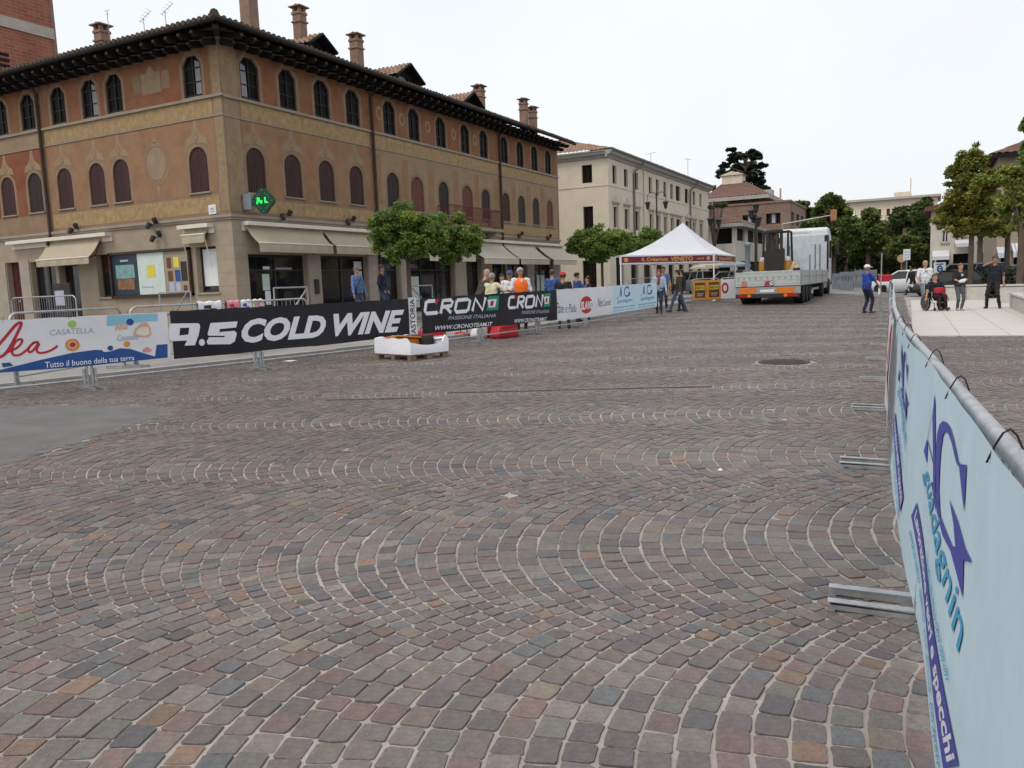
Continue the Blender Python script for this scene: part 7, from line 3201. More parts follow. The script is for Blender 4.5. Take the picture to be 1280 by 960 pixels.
# cab
cz0, cz1 = .95, 3.5
yc0 = 12.5
mb = MB()
prof = [(yc0, cz0), (yc0 + 2.3, cz0 - .3), (yc0 + 2.35, 1.9), (yc0 + 2.2, 2.75), (yc0 + 1.9, 3.15), (yc0 + .9, cz1 - .03), (yc0 + .1, cz1), (yc0, cz1 - .1)]
bm = bmesh.new()
vs1 = [bm.verts.new((-1.22, y, z)) for y, z in prof]
vs2 = [bm.verts.new((1.22, y, z)) for y, z in prof]
n = len(prof)
bm.faces.new(vs1)
bm.faces.new(vs2[::-1])
for i in range(n):
    bm.faces.new((vs1[i], vs1[(i + 1) % n], vs2[(i + 1) % n], vs2[i]))
bmesh.ops.recalc_face_normals(bm, faces=bm.faces[:])
bmesh.ops.bevel(bm, geom=[e for e in bm.edges], offset=.10, segments=3, affect='EDGES', profile=.6)
me = bpy.data.meshes.new('cab')
bm.to_mesh(me)
bm.free()
me.materials.append(M['cabwhite'])
me.polygons.foreach_set('use_smooth', [True] * len(me.polygons))
CAB = link('cab', me, TR)
mb = MB()
tv, tf = text2d('MAGGIORSRL.IT', .02, .15)
mb.add([(-.55 + .98 * p[0] / tv[:, 0].max(), yc0 - .006, 3.22 + .10 * p[1]) for p in tv], tf)
mb.build('lettering', M['p_grey'], CAB)
mb = MB()
mb.bb((-1.1, yc0 - .03, 1.9), (1.08, yc0 + .02, 3.12), bev=.01)
mb.build('cab_back_panel', M['headboard'], CAB)
mb = MB()
for s in (-1, 1):
    mb.bb((s * 1.225, yc0 + .75, 1.95), (s * 1.228, yc0 + 1.95, 2.85))
mb.build('side_window', M['glass'], CAB)
mb = MB()
mb.bb((1.04, yc0 - .04, 1.2), (1.23, yc0 + .4, 3.1), bev=.03)
mb.bb((-1.23, yc0 - .04, 1.2), (-1.04, yc0 + .4, 3.1), bev=.03)
mb.build('air_deflector', M['p_dark'], CAB)
for s in (-1, 1):
    mb = MB()
    mb.tube([(s * 1.2, yc0 + 2.2, 2.7), (s * 1.5, yc0 + 2.25, 2.75), (s * 1.5, yc0 + 2.25, 2.0), (s * 1.2, yc0 + 2.2, 1.9)], .02, 6)
    mb.box((s * 1.5, yc0 + 2.2, 2.4), (.2, .1, .6), bev=.03)
    mb.build('mirror', M['p_dark'], CAB)
# headboard and stakes
mb = MB()
mb.bb((-1.2, 11.95, zbb), (1.2, 12.05, 2.75), bev=.01)
mb.build('headboard', M['headboard'], TR)
for (x, y, h) in ((-.95, 10.8, .95), (-.78, 11.2, 1.35), (-.55, 11.4, 1.4), (-.47, 11.0, 1.4), (-.40, 11.5, 1.42), (.52, 10.8, 1.0), (.72, 11.3, 1.42), (.95, 11.2, 1.4), (-1.12, 9.2, 1.0)):
    mb = MB()
    mb.box((x, y, zbb + .12 + h * .62), (.06, .06, h * 1.25))
    mb.build('stake', M['pipegrey'], TR)
mb = MB()
mb.box((.2, 10.2, zbb + .32), (1.1, 1.4, .4), bev=.06)
mb.box((-.5, 9.2, zbb + .25), (.6, 1.2, .3), bev=.06)
mb.build('load_bundle', M['p_teal'], TR)

# --- forklift riding at the back of the bed
bz = TR.location[2] + (zbb + .12) * k_
fl = TR.matrix_world
TMX = Matrix.Translation(TR.location) @ Matrix.Rotation(yaw, 4, 'Z')
fp = TMX @ Vector((.06 * k_, 1.55 * k_, 0))
FK = root('forklift', 'small yellow and black forklift riding on the tail of the truck bed', 'forklift', (fp.x, fp.y, bz), yaw)
FK.scale = (1.12, 1.12, 1.08)
mb = MB()
mb.box((0, .9, .42), (.95, 1.2, .5), bev=.08)
mb.build('body', M['yellow'], FK, smooth=40)
for s in (-1, 1):
    mb = MB()
    mb.box((s * .40, .2, .52), (.40, .62, .74), bev=.13)
    mb.build('fender', M['yellow'], FK, smooth=40)
    mb = MB()
    mb.lathe([(.0001, -.05), (.09, -.04), (.1, .05), (.0001, .06)], (s * .46, -.06, .92), 12, axis='y')
    mb.build('headlight', M['lamp_white'], FK)
    wheel(FK, (s * .47, .25, .24), .24, .2, M['p_dark'])
    wheel(FK, (s * .42, 1.3, .2), .2, .16, M['p_dark'])
mb = MB()
for s in (-1, 1):
    mb.bb((s * .25 - .05, -.2, .05), (s * .25 + .05, -.08, 2.05))
    mb.bb((s * .13 - .03, -.17, .05), (s * .13 + .03, -.1, 1.9))
mb.bb((-.36, -.26, .5), (.36, -.23, 1.25))
for z in (.3, 1.0, 1.95):
    mb.bb((-.3, -.22, z), (.3, -.06, z + .1))
mb.tube([(0, -.14, .1), (0, -.14, 1.7)], .04, 8)
mb.build('mast', M['p_dark'], FK)
mb = MB()
for s in (-1, 1):
    mb.tube([(s * .46, .1, .7), (s * .44, .25, 2.0)], .045, 6)
    mb.tube([(s * .46, 1.4, .6), (s * .44, 1.15, 2.0)], .045, 6)
    mb.tube([(s * .44, .25, 2.0), (s * .44, 1.15, 2.0)], .045, 6)
for y in np.linspace(.25, 1.15, 5):
    mb.tube([(-.44, y, 2.0), (.44, y, 2.0)], .025, 5)
mb.build('overhead_guard', M['p_dark'], FK)
mb = MB()
mb.box((0, .75, .8), (.45, .45, .14), bev=.05)
mb.box((0, 1.0, 1.1), (.45, .12, .5), bev=.05)
mb.build('seat', M['p_dark'], FK)
mb = MB()
mb.tube([(.0, .45, .75), (0, .4, 1.1)], .03, 6)
mb.lathe([(.15, -.015), (.17, 0), (.15, .015)], (0, .4, 1.12), 14)
mb.build('steering_wheel', M['p_dark'], FK)
mb = MB()
for s in (-.18, .18):
    mb.bb((s - .05, -1.15, .02), (s + .05, -.2, .07))
mb.build('fork', M['p_dark'], FK)
# post leaning beside it and a rolled tan sheet
fp = TMX @ Vector((.82 * k_, 1.5 * k_, 0))
o = root('tarpaulin', 'crumpled tan tarpaulin bundle on the truck bed beside the forklift', 'tarpaulin', (fp.x, fp.y, bz), yaw)
mb = MB()
for k in range(7):
    a = k * .9
    mb.tube(smoothline([(.12 * math.cos(a), .12 * math.sin(a), 0), (.16 * math.cos(a + .4), .16 * math.sin(a + .4), .35), (.06 * math.cos(a + 1), .06 * math.sin(a + 1), .75 + .1 * math.sin(k * 2))], 3), [.12, .13, .13, .12, .1, .08, .05], 7)
mb.build('tarpaulin_folds', M['canvas'], o, smooth=True)


# ================================================================== PEOPLE
SK1 = mat('skin', (.40, .235, .165), .6, .1, 8)
SK2 = mat('skin_tanned', (.32, .17, .115), .6, .1, 8)
EYE_M = mat('eye_dark', (.02, .015, .012), .3, 0)
_cloth = {}


def cloth(c, nm='cloth'):
    k = (round(c[0], 3), round(c[1], 3), round(c[2], 3))
    if k not in _cloth:
        _cloth[k] = mat(nm, c, .85, .18, 9, .25, 26)
    return _cloth[k]


def capsule(mb, p, q, r1, r2, n=10):
    p, q = Vector(p), Vector(q)
    t = q - p
    L_ = t.length
    if L_ < 1e-5:
        t = Vector((0, 0, 1))
    else:
        t = t / L_
    pts, rs = [], []
    for a in (-.98, -.8, -.45):
        pts.append(p + t * r1 * a)
        rs.append(r1 * math.sqrt(1 - a * a))
    pts.append(p)
    rs.append(r1)
    pts.append(q)
    rs.append(r2)
    for a in (.45, .8, .98):
        pts.append(q + t * r2 * a)
        rs.append(r2 * math.sqrt(1 - a * a))
    mb.tube(pts, rs, n)


def ik(a, b, l1, l2, pole):
    """elbow or knee between a and b"""
    a, b, pole = Vector(a), Vector(b), Vector(pole)
    d = b - a
    L_ = min(d.length, (l1 + l2) * .999)
    d = d.normalized()
    x = (l1 * l1 - l2 * l2 + L_ * L_) / (2 * L_)
    h = math.sqrt(max(l1 * l1 - x * x, 0))
    pole = pole - d * pole.dot(d)
    pole = pole.normalized() if pole.length > 1e-6 else Vector((0, 1, 0))
    return a + d * x + pole * h, a + d * L_


def person(label, loc, rz, height, top, legs, shoes=(.03, .028, .026), skin=SK1, hair=(.05, .035, .025), bald=False, cap=None, sleeve='short', lean=0.0, side=0.0,
           foot_l=(-.10, .02), foot_r=(.10, -.02), lift_r=0.0, hand_l=None, hand_r=None, look=0.0, nod=0.0, vest=None, shorts=False, long_hair=False, sit=False, stout=1.08, sleeve_col=None, printed=None, scarf=None, bag=None, group=None, skirt=False):
    """local frame: facing +y, x to the person's right; everything set out for a 1.75 m body"""
    o = root('person', label, 'person', loc, rz, group)
    s = height / 1.75
    o.scale = (s, s, s)
    hipz = .92 if not sit else .50
    hip = Vector((0, 0, hipz))
    up = Vector((side, lean, 1)).normalized()
    chest = hip + up * .36
    neck = hip + up * .55
    fwd = Vector((0, 1, 0))
    rt = Vector((1, 0, 0))
    headc = neck + Vector((side * .5, lean * .6 + .02 + nod * .06, 1)).normalized() * .148
    C_ = []                                               # capsules: p, q, r1, r2, key
    st = stout
    # trunk
    for sx in (-1, 1):
        C_.append((hip + rt * sx * .075 + up * .02, hip + rt * sx * .085 * st + up * .20, .105 * st, .100 * st, 'top'))
        C_.append((hip + rt * sx * .085 * st + up * .20, chest + rt * sx * .085 + up * .06, .100 * st, .105, 'top'))
        C_.append((chest + rt * sx * .06 + up * .07, neck + rt * sx * .165 - up * .055, .09, .058, 'top'))
    C_.append((hip + fwd * .02 + up * .1, hip + fwd * (.03 + .06 * (st - 1) * 4) + up * .22, .10 * st, .10 * st, 'top'))
    C_.append((neck - up * .05, neck + (headc - neck) * .5, .066, .060, 'skin'))
    for sx in (-1, 1):
        C_.append((hip + rt * sx * .07 - up * .02, hip + rt * sx * .08 + up * .03, .108 * st, .105 * st, 'legs'))
    # head
    hd = (headc - neck).normalized()
    face = (Matrix.Rotation(look, 4, 'Z') @ Vector((0, 1, -.15 - nod * .6))).normalized()
    C_.append((headc + hd * .045 - face * .012, headc - hd * .03 + face * .004, .091, .080, 'skin'))
    C_.append((headc - hd * .06 + face * .025, headc - hd * .085 + face * .052, .058, .036, 'skin'))
    C_.append((headc - hd * .005 + face * .088, headc - hd * .035 + face * .104, .013, .017, 'skin'))
    sd = face.cross(hd).normalized()
    for sx in (-1, 1):
        C_.append((headc + sd * sx * .080 + hd * .012, headc + sd * sx * .084 - hd * .028, .017, .013, 'skin'))
    # legs
    for sx, ft, lf in ((-1, foot_l, 0), (1, foot_r, lift_r)):
        a = hip + rt * sx * .092 - up * .03
        if sit:
            knee = Vector((sx * .12, .44, .52))
            ank = Vector((sx * .11, .50 + ft[1], .14))
        else:
            ank0 = Vector((ft[0], ft[1], .085 + lf))
            knee, ank = ik(a, ank0, .43, .42, Vector((sx * .1, 1, 0)))
        if shorts:
            mid = knee.lerp(ank, .02)
            C_.append((a, knee, .095 * st, .080, 'legs'))
            C_.append((mid, ank, .056, .040, 'skin'))
        else:
            C_.append((a, knee, .092 * st, .066, 'legs'))
            C_.append((knee, ank + Vector((0, 0, .0)), .064, .050, 'legs'))
        toe = ank + Vector((sx * .03, .15, -.035 - lf * .35))
        C_.append((ank + Vector((0, -.035, -.045)), toe, .042, .034, 'shoes'))
    # arms
    hands = []
    for sx, h in ((-1, hand_l), (1, hand_r)):
        sh = neck + rt * sx * .20 - up * .075
        tgt = Vector(h) if h is not None else sh + Vector((sx * .10, .10, -.53))
        tgt = tgt if h is None else tgt
        pole = Vector((sx * .7, -.6, -.5))
        el, wr = ik(sh, tgt, .29, .26, pole)
        k1 = 'sleeve'
        C_.append((sh, el, .067, .054, k1))
        if sleeve == 'long':
            C_.append((el, wr, .052, .040, 'sleeve'))
        else:
            C_.append((el + (el - sh).normalized() * -.03, wr, .044, .031, 'skin'))
        d = (wr - el).normalized()
        palm = wr + d * .075
        C_.append((wr, palm, .028, .034, 'skin'))
        hands.append((wr, palm, d, sx))
    mb = MB()
    for p, q, a, b, k in C_:
        capsule(mb, p, q, a, b)
    me = mb.mesh('person', M['dark'])
    tmp = bpy.data.objects.new('person', me)
    COL.objects.link(tmp)
    rmod = tmp.modifiers.new('r', 'REMESH')
    rmod.mode = 'VOXEL'
    rmod.voxel_size = .0165
    sm = tmp.modifiers.new('s', 'SMOOTH')
    sm.factor = .5
    sm.iterations = 3
    dg = bpy.context.evaluated_depsgraph_get()
    body = bpy.data.meshes.new_from_object(tmp.evaluated_get(dg))
    bpy.data.objects.remove(tmp)
    bpy.data.meshes.remove(me)
    nvt = len(body.vertices)
    co = np.empty(nvt * 3)
    no_ = np.empty(nvt * 3)
    body.vertices.foreach_get('co', co)
    body.vertices.foreach_get('normal', no_)
    co = co.reshape(-1, 3)
    a_ = rng.uniform(0, 6, 4)
    fold = np.sin(co[:, 2] * 31 + co[:, 0] * 17 + a_[0]) * np.sin(co[:, 0] * 23 - co[:, 2] * 13 + co[:, 1] * 19 + a_[1]) * (co[:, 2] < headc.z - .13) * (co[:, 2] > .14)
    body.vertices.foreach_set('co', (co + no_.reshape(-1, 3) * (fold * .0085)[:, None]).ravel())
    # which garment each face belongs to: the nearest limb
    keys = ['top', 'sleeve', 'legs', 'skin', 'shoes']
    n = len(body.polygons)
    cen = np.empty(n * 3)
    body.polygons.foreach_get('center', cen)
    cen = cen.reshape(-1, 3)
    best = np.full(n, 9.)
    idx = np.zeros(n, int)
    for p, q, a, b, k in C_:
        p, q = np.array(p), np.array(q)
        d = q - p
        t = np.clip(((cen - p) @ d) / max(d @ d, 1e-9), 0, 1)
        e = np.abs(np.linalg.norm(cen - (p + t[:, None] * d), axis=1) - (a + (b - a) * t))
        if k == 'skin':
            e = e + .004
        w = e < best
        best[w] = e[w]
        idx[w] = keys.index(k)
    body.materials.clear()
    tm = cloth(top)
    slm = cloth(sleeve_col) if sleeve_col else tm
    for m in (tm, slm, cloth(legs), skin, cloth(shoes)):
        body.materials.append(m)
    body.polygons.foreach_set('material_index', idx.astype('i'))
    body.polygons.foreach_set('use_smooth', [True] * n)
    # fingers and eyes joined to the same mesh
    bm = bmesh.new()
    bm.from_mesh(body)
    fm = MB()
    for wr, palm, d, sx in hands:
        sidev = d.cross(Vector((0, 0, 1)))
        sidev = sidev.normalized() if sidev.length > .1 else Vector((0, 1, 0))
        nv = sidev.cross(d).normalized()
        for k, ln in enumerate((.058, .068, .064, .050)):
            off = sidev * (-.024 + .016 * k)
            a = palm + off + d * .015
            b = a + d * ln * .6 + nv * .006
            c = b + d * ln * .45 - nv * .022
            fm.tube([a, b, c], [.0095, .0085, .0068], 6)
        a = palm - sidev * .022 - d * .03
        fm.tube([a, a - sidev * .026 + d * .03, a - sidev * .03 + d * .062], [.011, .010, .008], 6)
    base = [bm.verts.new(v) for v in fm.v]
    for f in fm.f:
        try:
            nf = bm.faces.new([base[i] for i in f])
            nf.material_index = 3
            nf.smooth = True
        except ValueError:
            pass
    bm.to_mesh(body)
    bm.free()
    body.name = 'body'
    link('body', body, o)
    em = MB()
    for sx in (-1, 1):
        em.ball(headc + face * .082 + sd * sx * .032 + hd * .012, .0095, 8, 5)
    em.tube([headc + face * .085 + sd * -.045 + hd * .03, headc + face * .09 + sd * -.02 + hd * .034], .004, 4)
    em.tube([headc + face * .085 + sd * .045 + hd * .03, headc + face * .09 + sd * .02 + hd * .034], .004, 4)
    em.tube([headc + face * .086 + sd * -.022 - hd * .056, headc + face * .092 - hd * .058, headc + face * .086 + sd * .022 - hd * .056], .0045, 5)
    em.build('face_features', EYE_M, o)
    # hair / cap: a shell over the skull
    rot = Matrix((sd, face - hd * face.dot(hd), hd)).transposed().to_4x4()
    if not bald:
        hb = MB()
        hb.T = Matrix.Translation(headc + hd * .022 - face * .010) @ rot
        vs, fs = [], []
        nu, nv_ = 16, 8
        for i in range(nv_ + 1):
            for j in range(nu):
                az = 2 * PI * j / nu
                front = .5 + .5 * math.sin(az)
                low = -.55 + .95 * front ** 1.5 if not long_hair else -1.0 + 1.45 * front ** 2
                zz = 1 - (1 - low) * i / nv_
                zz = max(-1, zz)
                r_ = math.sqrt(max(1 - min(zz, 1) ** 2, 0))
                bump = 1 + .03 * math.sin(j * 2.7 + i * 1.9)
                vs.append((.097 * r_ * math.cos(az) * bump, .108 * r_ * math.sin(az) * bump, .112 * zz * bump - (.05 if long_hair and i > 5 else 0) * (1 - front)))
        for i in range(nv_):
            for j in range(nu):
                fs.append((i * nu + j, i * nu + (j + 1) % nu, (i + 1) * nu + (j + 1) % nu, (i + 1) * nu + j))
        hb.add(vs, fs)
        if long_hair:
            hb.T = None
            capsule(hb, headc - face * .06 - hd * .02, headc - face * .07 - hd * .2, .075, .05)
        hb.build('hair', cloth(hair), o, smooth=True)
    if cap:
        hb = MB()
        hb.T = Matrix.Translation(headc + hd * .028 - face * .004) @ rot
        hb.lathe([(.0001, .118), (.05, .112), (.085, .085), (.104, .04), (.106, .015), (.100, .012)], n=18, sc=(1, 1.08, 1))
        vs = [(.085 * math.cos(t), .10 + .11 * max(math.sin(t), 0), .022 - .015 * abs(math.cos(t))) for t in np.linspace(0, PI, 12)] + [(.085 * math.cos(t), .09 * math.sin(t) + .02, .030) for t in np.linspace(0, PI, 12)]
        hb.add(vs, [(i, i + 1, 13 + i, 12 + i) for i in range(11)])
        hb.build('cap', cloth(cap), o, smooth=50)
    if vest:
        vb = MB()
        prof = [(.10, -.02), (.178, .0), (.176, .2), (.185, .36), (.165, .46), (.10, .52), (.085, .535)]
        vb.T = Matrix.Translation(hip) @ Vector((0, 0, 1)).rotation_difference(up).to_matrix().to_4x4()
        vb.lathe([(r_ * st, z) for r_, z in prof], n=22, sc=(1.04, .86, 1))
        vb.build('vest', cloth(vest), o, smooth=True)
        vb = MB()
        p = chest + fwd * .165
        vb.add([tuple(p + Vector((-.05, .0, .14))), tuple(p + Vector((.05, .0, .14))), tuple(p + Vector((0, .012, .02)))], [(0, 2, 1)])
        vb.build('shirt_front', cloth((.6, .6, .62)), o)
    if printed:
        vb = MB()
        e = ell(0, 0, .055, .05, 9)
        vb.add([tuple(chest + Vector((x * (1.3 if i % 2 else .6), .158 - abs(x) * .3, z * (1.3 if i % 2 else .6) + .04))) for i, (x, z) in enumerate(e)], [tuple(range(9))])
        vb.build('shirt_print', cloth(printed), o)
    if scarf:
        vb = MB()
        vb.lathe([(.075, -.03), (.10, -.01), (.098, .03), (.07, .045)], tuple(neck), 14)
        capsule(vb, neck + fwd * .09, neck + fwd * .13 - up * .3, .04, .05)
        vb.build('scarf', cloth(scarf), o, smooth=True)
    if bag:
        vb = MB()
        vb.tube(smoothline([tuple(neck + rt * -.14 - up * .03), tuple(chest + fwd * .15 + rt * .02), tuple(hip + rt * .19 + up * .08 + fwd * .06), tuple(hip + rt * .19 + up * .08 - fwd * .08), tuple(chest - fwd * .15), tuple(neck + rt * -.14 - up * .03)], 4), .014, 6)
        vb.box(tuple(hip + rt * .2 + up * -.0), (.09, .26, .24), bev=.03)
        vb.build('shoulder_bag', cloth(bag), o, smooth=40)
    return o


def dep_at(p):
    return float(np.dot(np.array(p) - np.array([0, 0, EYE]), ROT[:, 2]))


def on_ground(px, py_foot, py_top):
    p = gnd(px, py_foot)
    return p, (py_foot - py_top) * dep_at(p) / 1000 * 1.0


def at_depth(px, py_top, d, base_extra=0.12):
    r = ray(px, py_top)
    x, y = r[0] * d, r[1] * d
    ztop = EYE + r[2] * d
    zb = zg(x, y) + base_extra
    return (x, y, zb), ztop - zb


CAMW = math.atan2(ROT[1, 2], ROT[0, 2]) - PI / 2          # rz that looks away from the camera


def face_dir(deg):
    """0 = facing away from the camera, 90 = facing the right of the picture, 180 = facing the camera"""
    return CAMW - R(deg)


NV = (.02, .024, .045)
JEAN = (.05, .075, .14)
# by the shop fronts
q = onx(445, 333, -17.0)
person('person in a light blue jacket and jeans with a shoulder bag by the shop window', (q[0], q[1], .42), face_dir(120), q[2] - .42, (.12, .20, .38), JEAN, hair=(.16, .14, .13), sleeve='long', bag=(.02, .025, .06), foot_l=(-.09, .05), foot_r=(.1, -.08))
q = onx(476.5, 331, -17.0)
person('person in a navy jacket and jeans standing at the shop window edge', (q[0], q[1], .42), face_dir(100), q[2] - .42, NV, JEAN, hair=(.06, .045, .035), sleeve='long', hand_l=(-.2, .1, .92), hand_r=(.2, .1, .92))
# behind the wordmark banner
p, h = at_depth(598, 343, 21.0)
person('bald person in a brown jacket bending over behind the black wordmark banner', p, face_dir(60), 1.72, (.055, .042, .034), NV, bald=True, sleeve='long', lean=.42, nod=.6, hand_l=(-.15, .55, 1.1), hand_r=(.15, .55, 1.1))
p, h = at_depth(612, 340.5, 20.6)
person('grey haired person in a cream polo shirt seen from behind the black wordmark banner', p, face_dir(35), min(h, 1.78), (.52, .49, .34), (.05, .05, .055), skin=SK2, hair=(.24, .23, .22), lean=.16, stout=1.12, hand_l=(-.12, .5, 1.12), hand_r=(.42, .42, 1.2))
p, h = at_depth(627, 342, 23.5)
person('dark haired person in dark clothes standing back between the cream polo and the white cap', p, face_dir(150), min(h, 1.75), (.022, .024, .034), (.03, .03, .04), hair=(.02, .018, .016), sleeve='long')
p, h = at_depth(637, 338, 22.3)
person('person in a white shirt and navy and white cap half hidden by the orange vest', p, face_dir(185), min(h, 1.8), (.62, .62, .64), (.05, .055, .07), cap=(.06, .07, .16), skin=SK2)
p, h = at_depth(650, 334, 21.3)
person('person in a bright orange safety vest over a white T-shirt facing the course', p, face_dir(170), min(h, 1.82), (.62, .62, .65), (.06, .06, .07), skin=SK2, hair=(.34, .33, .32), vest=(.85, .16, .02), sleeve_col=(.62, .62, .65), stout=1.08, look=.15)
p, h = at_depth(690, 350, 25.5)
person('person in a royal blue top half hidden behind the red cap', p, face_dir(20), 1.62, (.035, .09, .26), (.05, .05, .06), hair=(.05, .04, .03))
g = gnd(705, 411)
dd = dep_at(g)
person('person in a red cap and black T-shirt leaning on the barrier of the white banner', (g[0], g[1], zg(g[0], g[1])), face_dir(15), min(EYE + (353 - 339.5) / 1000 * dd - zg(g[0], g[1]), 1.76), (.016, .017, .022), (.035, .04, .055), cap=(.42, .035, .03), skin=SK1, stout=1.1, foot_l=(-.14, 0), foot_r=(.14, .03), lean=.08)
p, h = at_depth(721, 340, 24.2)
person('dark haired person in a deep blue jacket talking behind the white banner', p, face_dir(70), min(h, 1.78), (.03, .065, .20), (.04, .045, .06), hair=(.02, .018, .016), sleeve='long', hand_r=(.22, .35, 1.15))
p, h = at_depth(734, 345, 25.2)
person('person in black with a white bag beside the deep blue jacket', p, face_dir(250), min(h, 1.72), (.02, .02, .022), (.03, .03, .035), hair=(.02, .018, .016), sleeve='long', bag=(.5, .5, .52))
# the walkers
p, h = on_ground(824, 392, 337)
person('person with reddish hair in a pale blue top and dark jeans by the blue banner', p, face_dir(195), max(min(h, 1.7), 1.6), (.30, .38, .46), (.022, .03, .055), hair=(.16, .045, .03), long_hair=True, sleeve='long', scarf=(.22, .04, .05), foot_l=(-.09, .16), foot_r=(.08, -.14), bag=(.15, .02, .03), group='people walking by the gazebo')
p, h = at_depth(829, 333, 33.0, .0)
person('taller person in a grey blue shirt walking behind the reddish haired one', p, face_dir(200), min(h, 1.82), (.07, .11, .19), (.03, .035, .05), hair=(.03, .025, .02), skin=SK2, foot_l=(-.09, -.14), foot_r=(.09, .16), group='people walking by the gazebo')
p, h = on_ground(848, 390.5, 338)
person('long haired person in a dark brown jacket and jeans striding left before the gazebo', p, face_dir(250), max(min(h, 1.72), 1.6), (.045, .038, .026), (.06, .085, .15), hair=(.04, .025, .016), long_hair=True, sleeve='long', foot_l=(-.08, -.32), foot_r=(.08, .34), lean=.06, scarf=(.30, .26, .2), group='people walking by the gazebo')
p, h = on_ground(856, 389.5, 338)
p = (p[0] - .28, p[1] + .55, zg(p[0], p[1] + .7))
person('person all in black half hidden beside the brown jacket', p, face_dir(240), max(min(h, 1.72), 1.6), (.014, .013, .016), (.02, .02, .026), hair=(.02, .015, .012), long_hair=True, sleeve='long', foot_l=(-.08, .2), foot_r=(.08, -.22), bag=(.02, .02, .022), group='people walking by the gazebo')
# the man with the pole
p, h = on_ground(1083, 391.5, 331.5)
MP = person('person in royal blue T-shirt, navy trousers and white cap with an upright pole', p, face_dir(80), h, (.022, .06, .30), (.02, .024, .05), shoes=(.12, .10, .085), cap=(.62, .62, .62), skin=SK2, hair=(.2, .19, .18), stout=1.12, hand_l=(-.22, .26, .86), hand_r=(.16, .36, .98), foot_l=(-.1, -.05), foot_r=(.1, .1))
s = h / 1.75
hp = Matrix.Translation(p) @ Matrix.Rotation(face_dir(80), 4, 'Z') @ Vector((.19 * s, .43 * s, 0))
mb = MB()
mb.tube([(0, 0, .02), (.0, 0, 1.0), (0.01, 0, 2.0)], .017, 8)
mb.box((0, 0, .02), (.12, .05, .03))
o = mb.build('pole', M['galv'], loc=(hp.x, hp.y, zg(hp.x, hp.y)))
tag(o, 'thin grey upright pole held by the person in the royal blue T-shirt', 'pole')
# the group on the plaza
p, h = on_ground(1155, 383, 326)
person('bald person in a white T-shirt and grey shorts walking behind the wheelchair', p, face_dir(190), h, (.60, .61, .64), (.16, .18, .22), bald=True, skin=SK1, shorts=True, foot_l=(-.1, -.18), foot_r=(.1, .2), hand_l=(-.34, .05, .82), hand_r=(.30, .30, .95), lean=.03, shoes=(.05, .05, .06), printed=(.2, .2, .24))
p, h = on_ground(1199, 388.5, 329.5)
person('person in a black printed T-shirt and grey jeans looking down at a white bundle', p, face_dir(185), h, (.016, .016, .018), (.085, .09, .10), hair=(.16, .10, .06), skin=SK1, nod=.7, hand_l=(-.02, .30, 1.10), hand_r=(.14, .32, 1.08), foot_l=(-.05, .05), foot_r=(.06, -.03), printed=(.55, .56, .58), shoes=(.4, .38, .36))
s = h / 1.75
hp = Matrix.Translation(p) @ Matrix.Rotation(face_dir(185), 4, 'Z') @ Vector((.10 * s, .40 * s, 1.10 * s))
mb = MB()
mb.ball((0, 0, 0), .075, 10, 7, sc=(1.2, .8, .8))
mb.ball((.06, .02, .03), .05, 8, 6)
mb.ball((-.06, 0, -.02), .05, 8, 6)
o = mb.build('cloth_bundle', M['paper'], loc=hp, smooth=True)
tag(o, 'small crumpled white bundle in the hands of the person in the printed T-shirt', 'bundle')
p, h = on_ground(1241, 386, 320)
person('person all in black with a hand raised to the face standing by the pale wall', p, face_dir(225), h, (.016, .017, .026), (.02, .02, .024), hair=(.06, .05, .045), skin=SK2, hand_r=(.10, .20, 1.50), foot_l=(-.20, .02), foot_r=(.20, -.06), side=-.03, look=.3)
g = ony(1141, 350, 50)
ztop = ony(1141, 333, 50)[2]
person('distant person in dark clothes striding left past the white saloon', (g[0], 50, .0), face_dir(262), min(ztop, 1.75), (.018, .018, .024), (.02, .02, .026), hair=(.02, .018, .016), sleeve='long', foot_l=(-.08, -.38), foot_r=(.08, .36), lean=.2, skin=SK2)

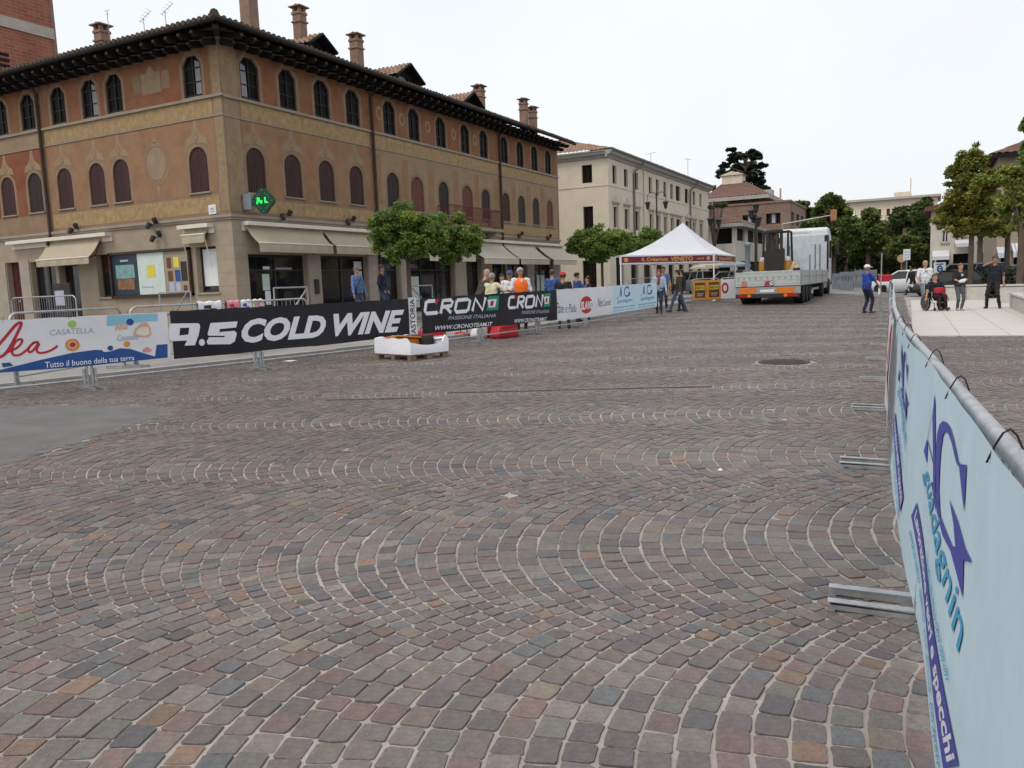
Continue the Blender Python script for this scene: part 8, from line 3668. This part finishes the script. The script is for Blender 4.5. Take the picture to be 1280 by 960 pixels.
# --- the wheelchair and its rider
pw = gnd(1168, 388.5)
WC = root('wheelchair', 'black manual wheelchair facing the camera on the pale plaza', 'wheelchair', pw, face_dir(176))
ws = .93
WC.scale = (ws, ws, ws)
for sx in (-1, 1):
    mb = MB()
    mb.lathe([(.285, -.014), (.30, -.018), (.305, 0), (.30, .018), (.285, .014)], (sx * .31, -.06, .305), 28, axis='x')
    t = mb.build('wheel', M['black'], WC, smooth=50)
    mb = MB()
    mb.lathe([(.262, -.006), (.268, 0), (.262, .006), (.256, 0), (.262, -.006)], (sx * .345, -.06, .305), 28, axis='x')
    for k in range(10):
        a = 2 * PI * k / 10
        mb.tube([(sx * .31, -.06, .305), (sx * .31, -.06 + .285 * math.cos(a), .305 + .285 * math.sin(a))], .004, 4)
    mb.lathe([(.03, -.03), (.03, .03)], (sx * .31, -.06, .305), 10, axis='x')
    mb.build('rim', M['chrome'], t)
    mb = MB()
    mb.lathe([(.06, -.015), (.075, 0), (.06, .015)], (sx * .24, .40, .075), 14, axis='x')
    mb.tube([(sx * .24, .40, .075), (sx * .24, .36, .3)], .012, 6)
    mb.build('caster', M['black'], WC)
mb = MB()
for sx in (-1, 1):
    mb.tube([(sx * .25, -.26, 1.0), (sx * .25, -.22, .46), (sx * .25, .25, .46), (sx * .25, .42, .30), (sx * .2, .50, .10)], .013, 6)
    mb.tube([(sx * .25, -.22, .70), (sx * .25, .22, .70), (sx * .25, .22, .46)], .013, 6)
    mb.tube([(sx * .25, -.22, .3), (sx * .25, .35, .3)], .013, 6)
    mb.tube([(sx * .25, -.26, 1.0), (sx * .25, -.38, 1.0)], .016, 6)
mb.tube([(-.25, -.05, .3), (.25, .1, .46)], .01, 5)
mb.tube([(.25, -.05, .3), (-.25, .1, .46)], .01, 5)
mb.build('frame', M['chrome'], WC)
mb = MB()
mb.box((0, .02, .46), (.46, .46, .05), bev=.02)
mb.build('seat', M['p_dark'], WC)
mb = MB()
mb.box((0, -.24, .72), (.46, .035, .46), rx=.08, bev=.012)
mb.build('backrest', M['p_dark'], WC)
for sx in (-1, 1):
    mb = MB()
    mb.box((sx * .12, .54, .08), (.17, .16, .018), rx=-.2, bev=.005)
    mb.build('footrest', M['p_dark'], WC)
rid = person('seated person in black riding in the wheelchair with a red bag on the lap', (pw[0], pw[1], pw[2]), face_dir(176), 1.66, (.016, .014, .018), (.03, .012, .018), hair=(.13, .07, .04), sit=True, hand_l=(-.42, .12, .42), hand_r=(.42, .16, .50), foot_l=(-.1, .0), foot_r=(.1, .0), shoes=(.06, .06, .065), stout=1.12, lean=-.03)
s = 1.66 / 1.75
hp = Matrix.Translation(pw) @ Matrix.Rotation(face_dir(176), 4, 'Z') @ Vector((0, .25 * s, .72 * s))
mb = MB()
mb.box((0, 0, 0), (.34, .16, .22), bev=.07)
o = mb.build('lap_bag', M['p_red'], loc=hp, rz=face_dir(176), smooth=50)
tag(o, 'rounded red bag on the lap of the seated person in the wheelchair', 'bag')
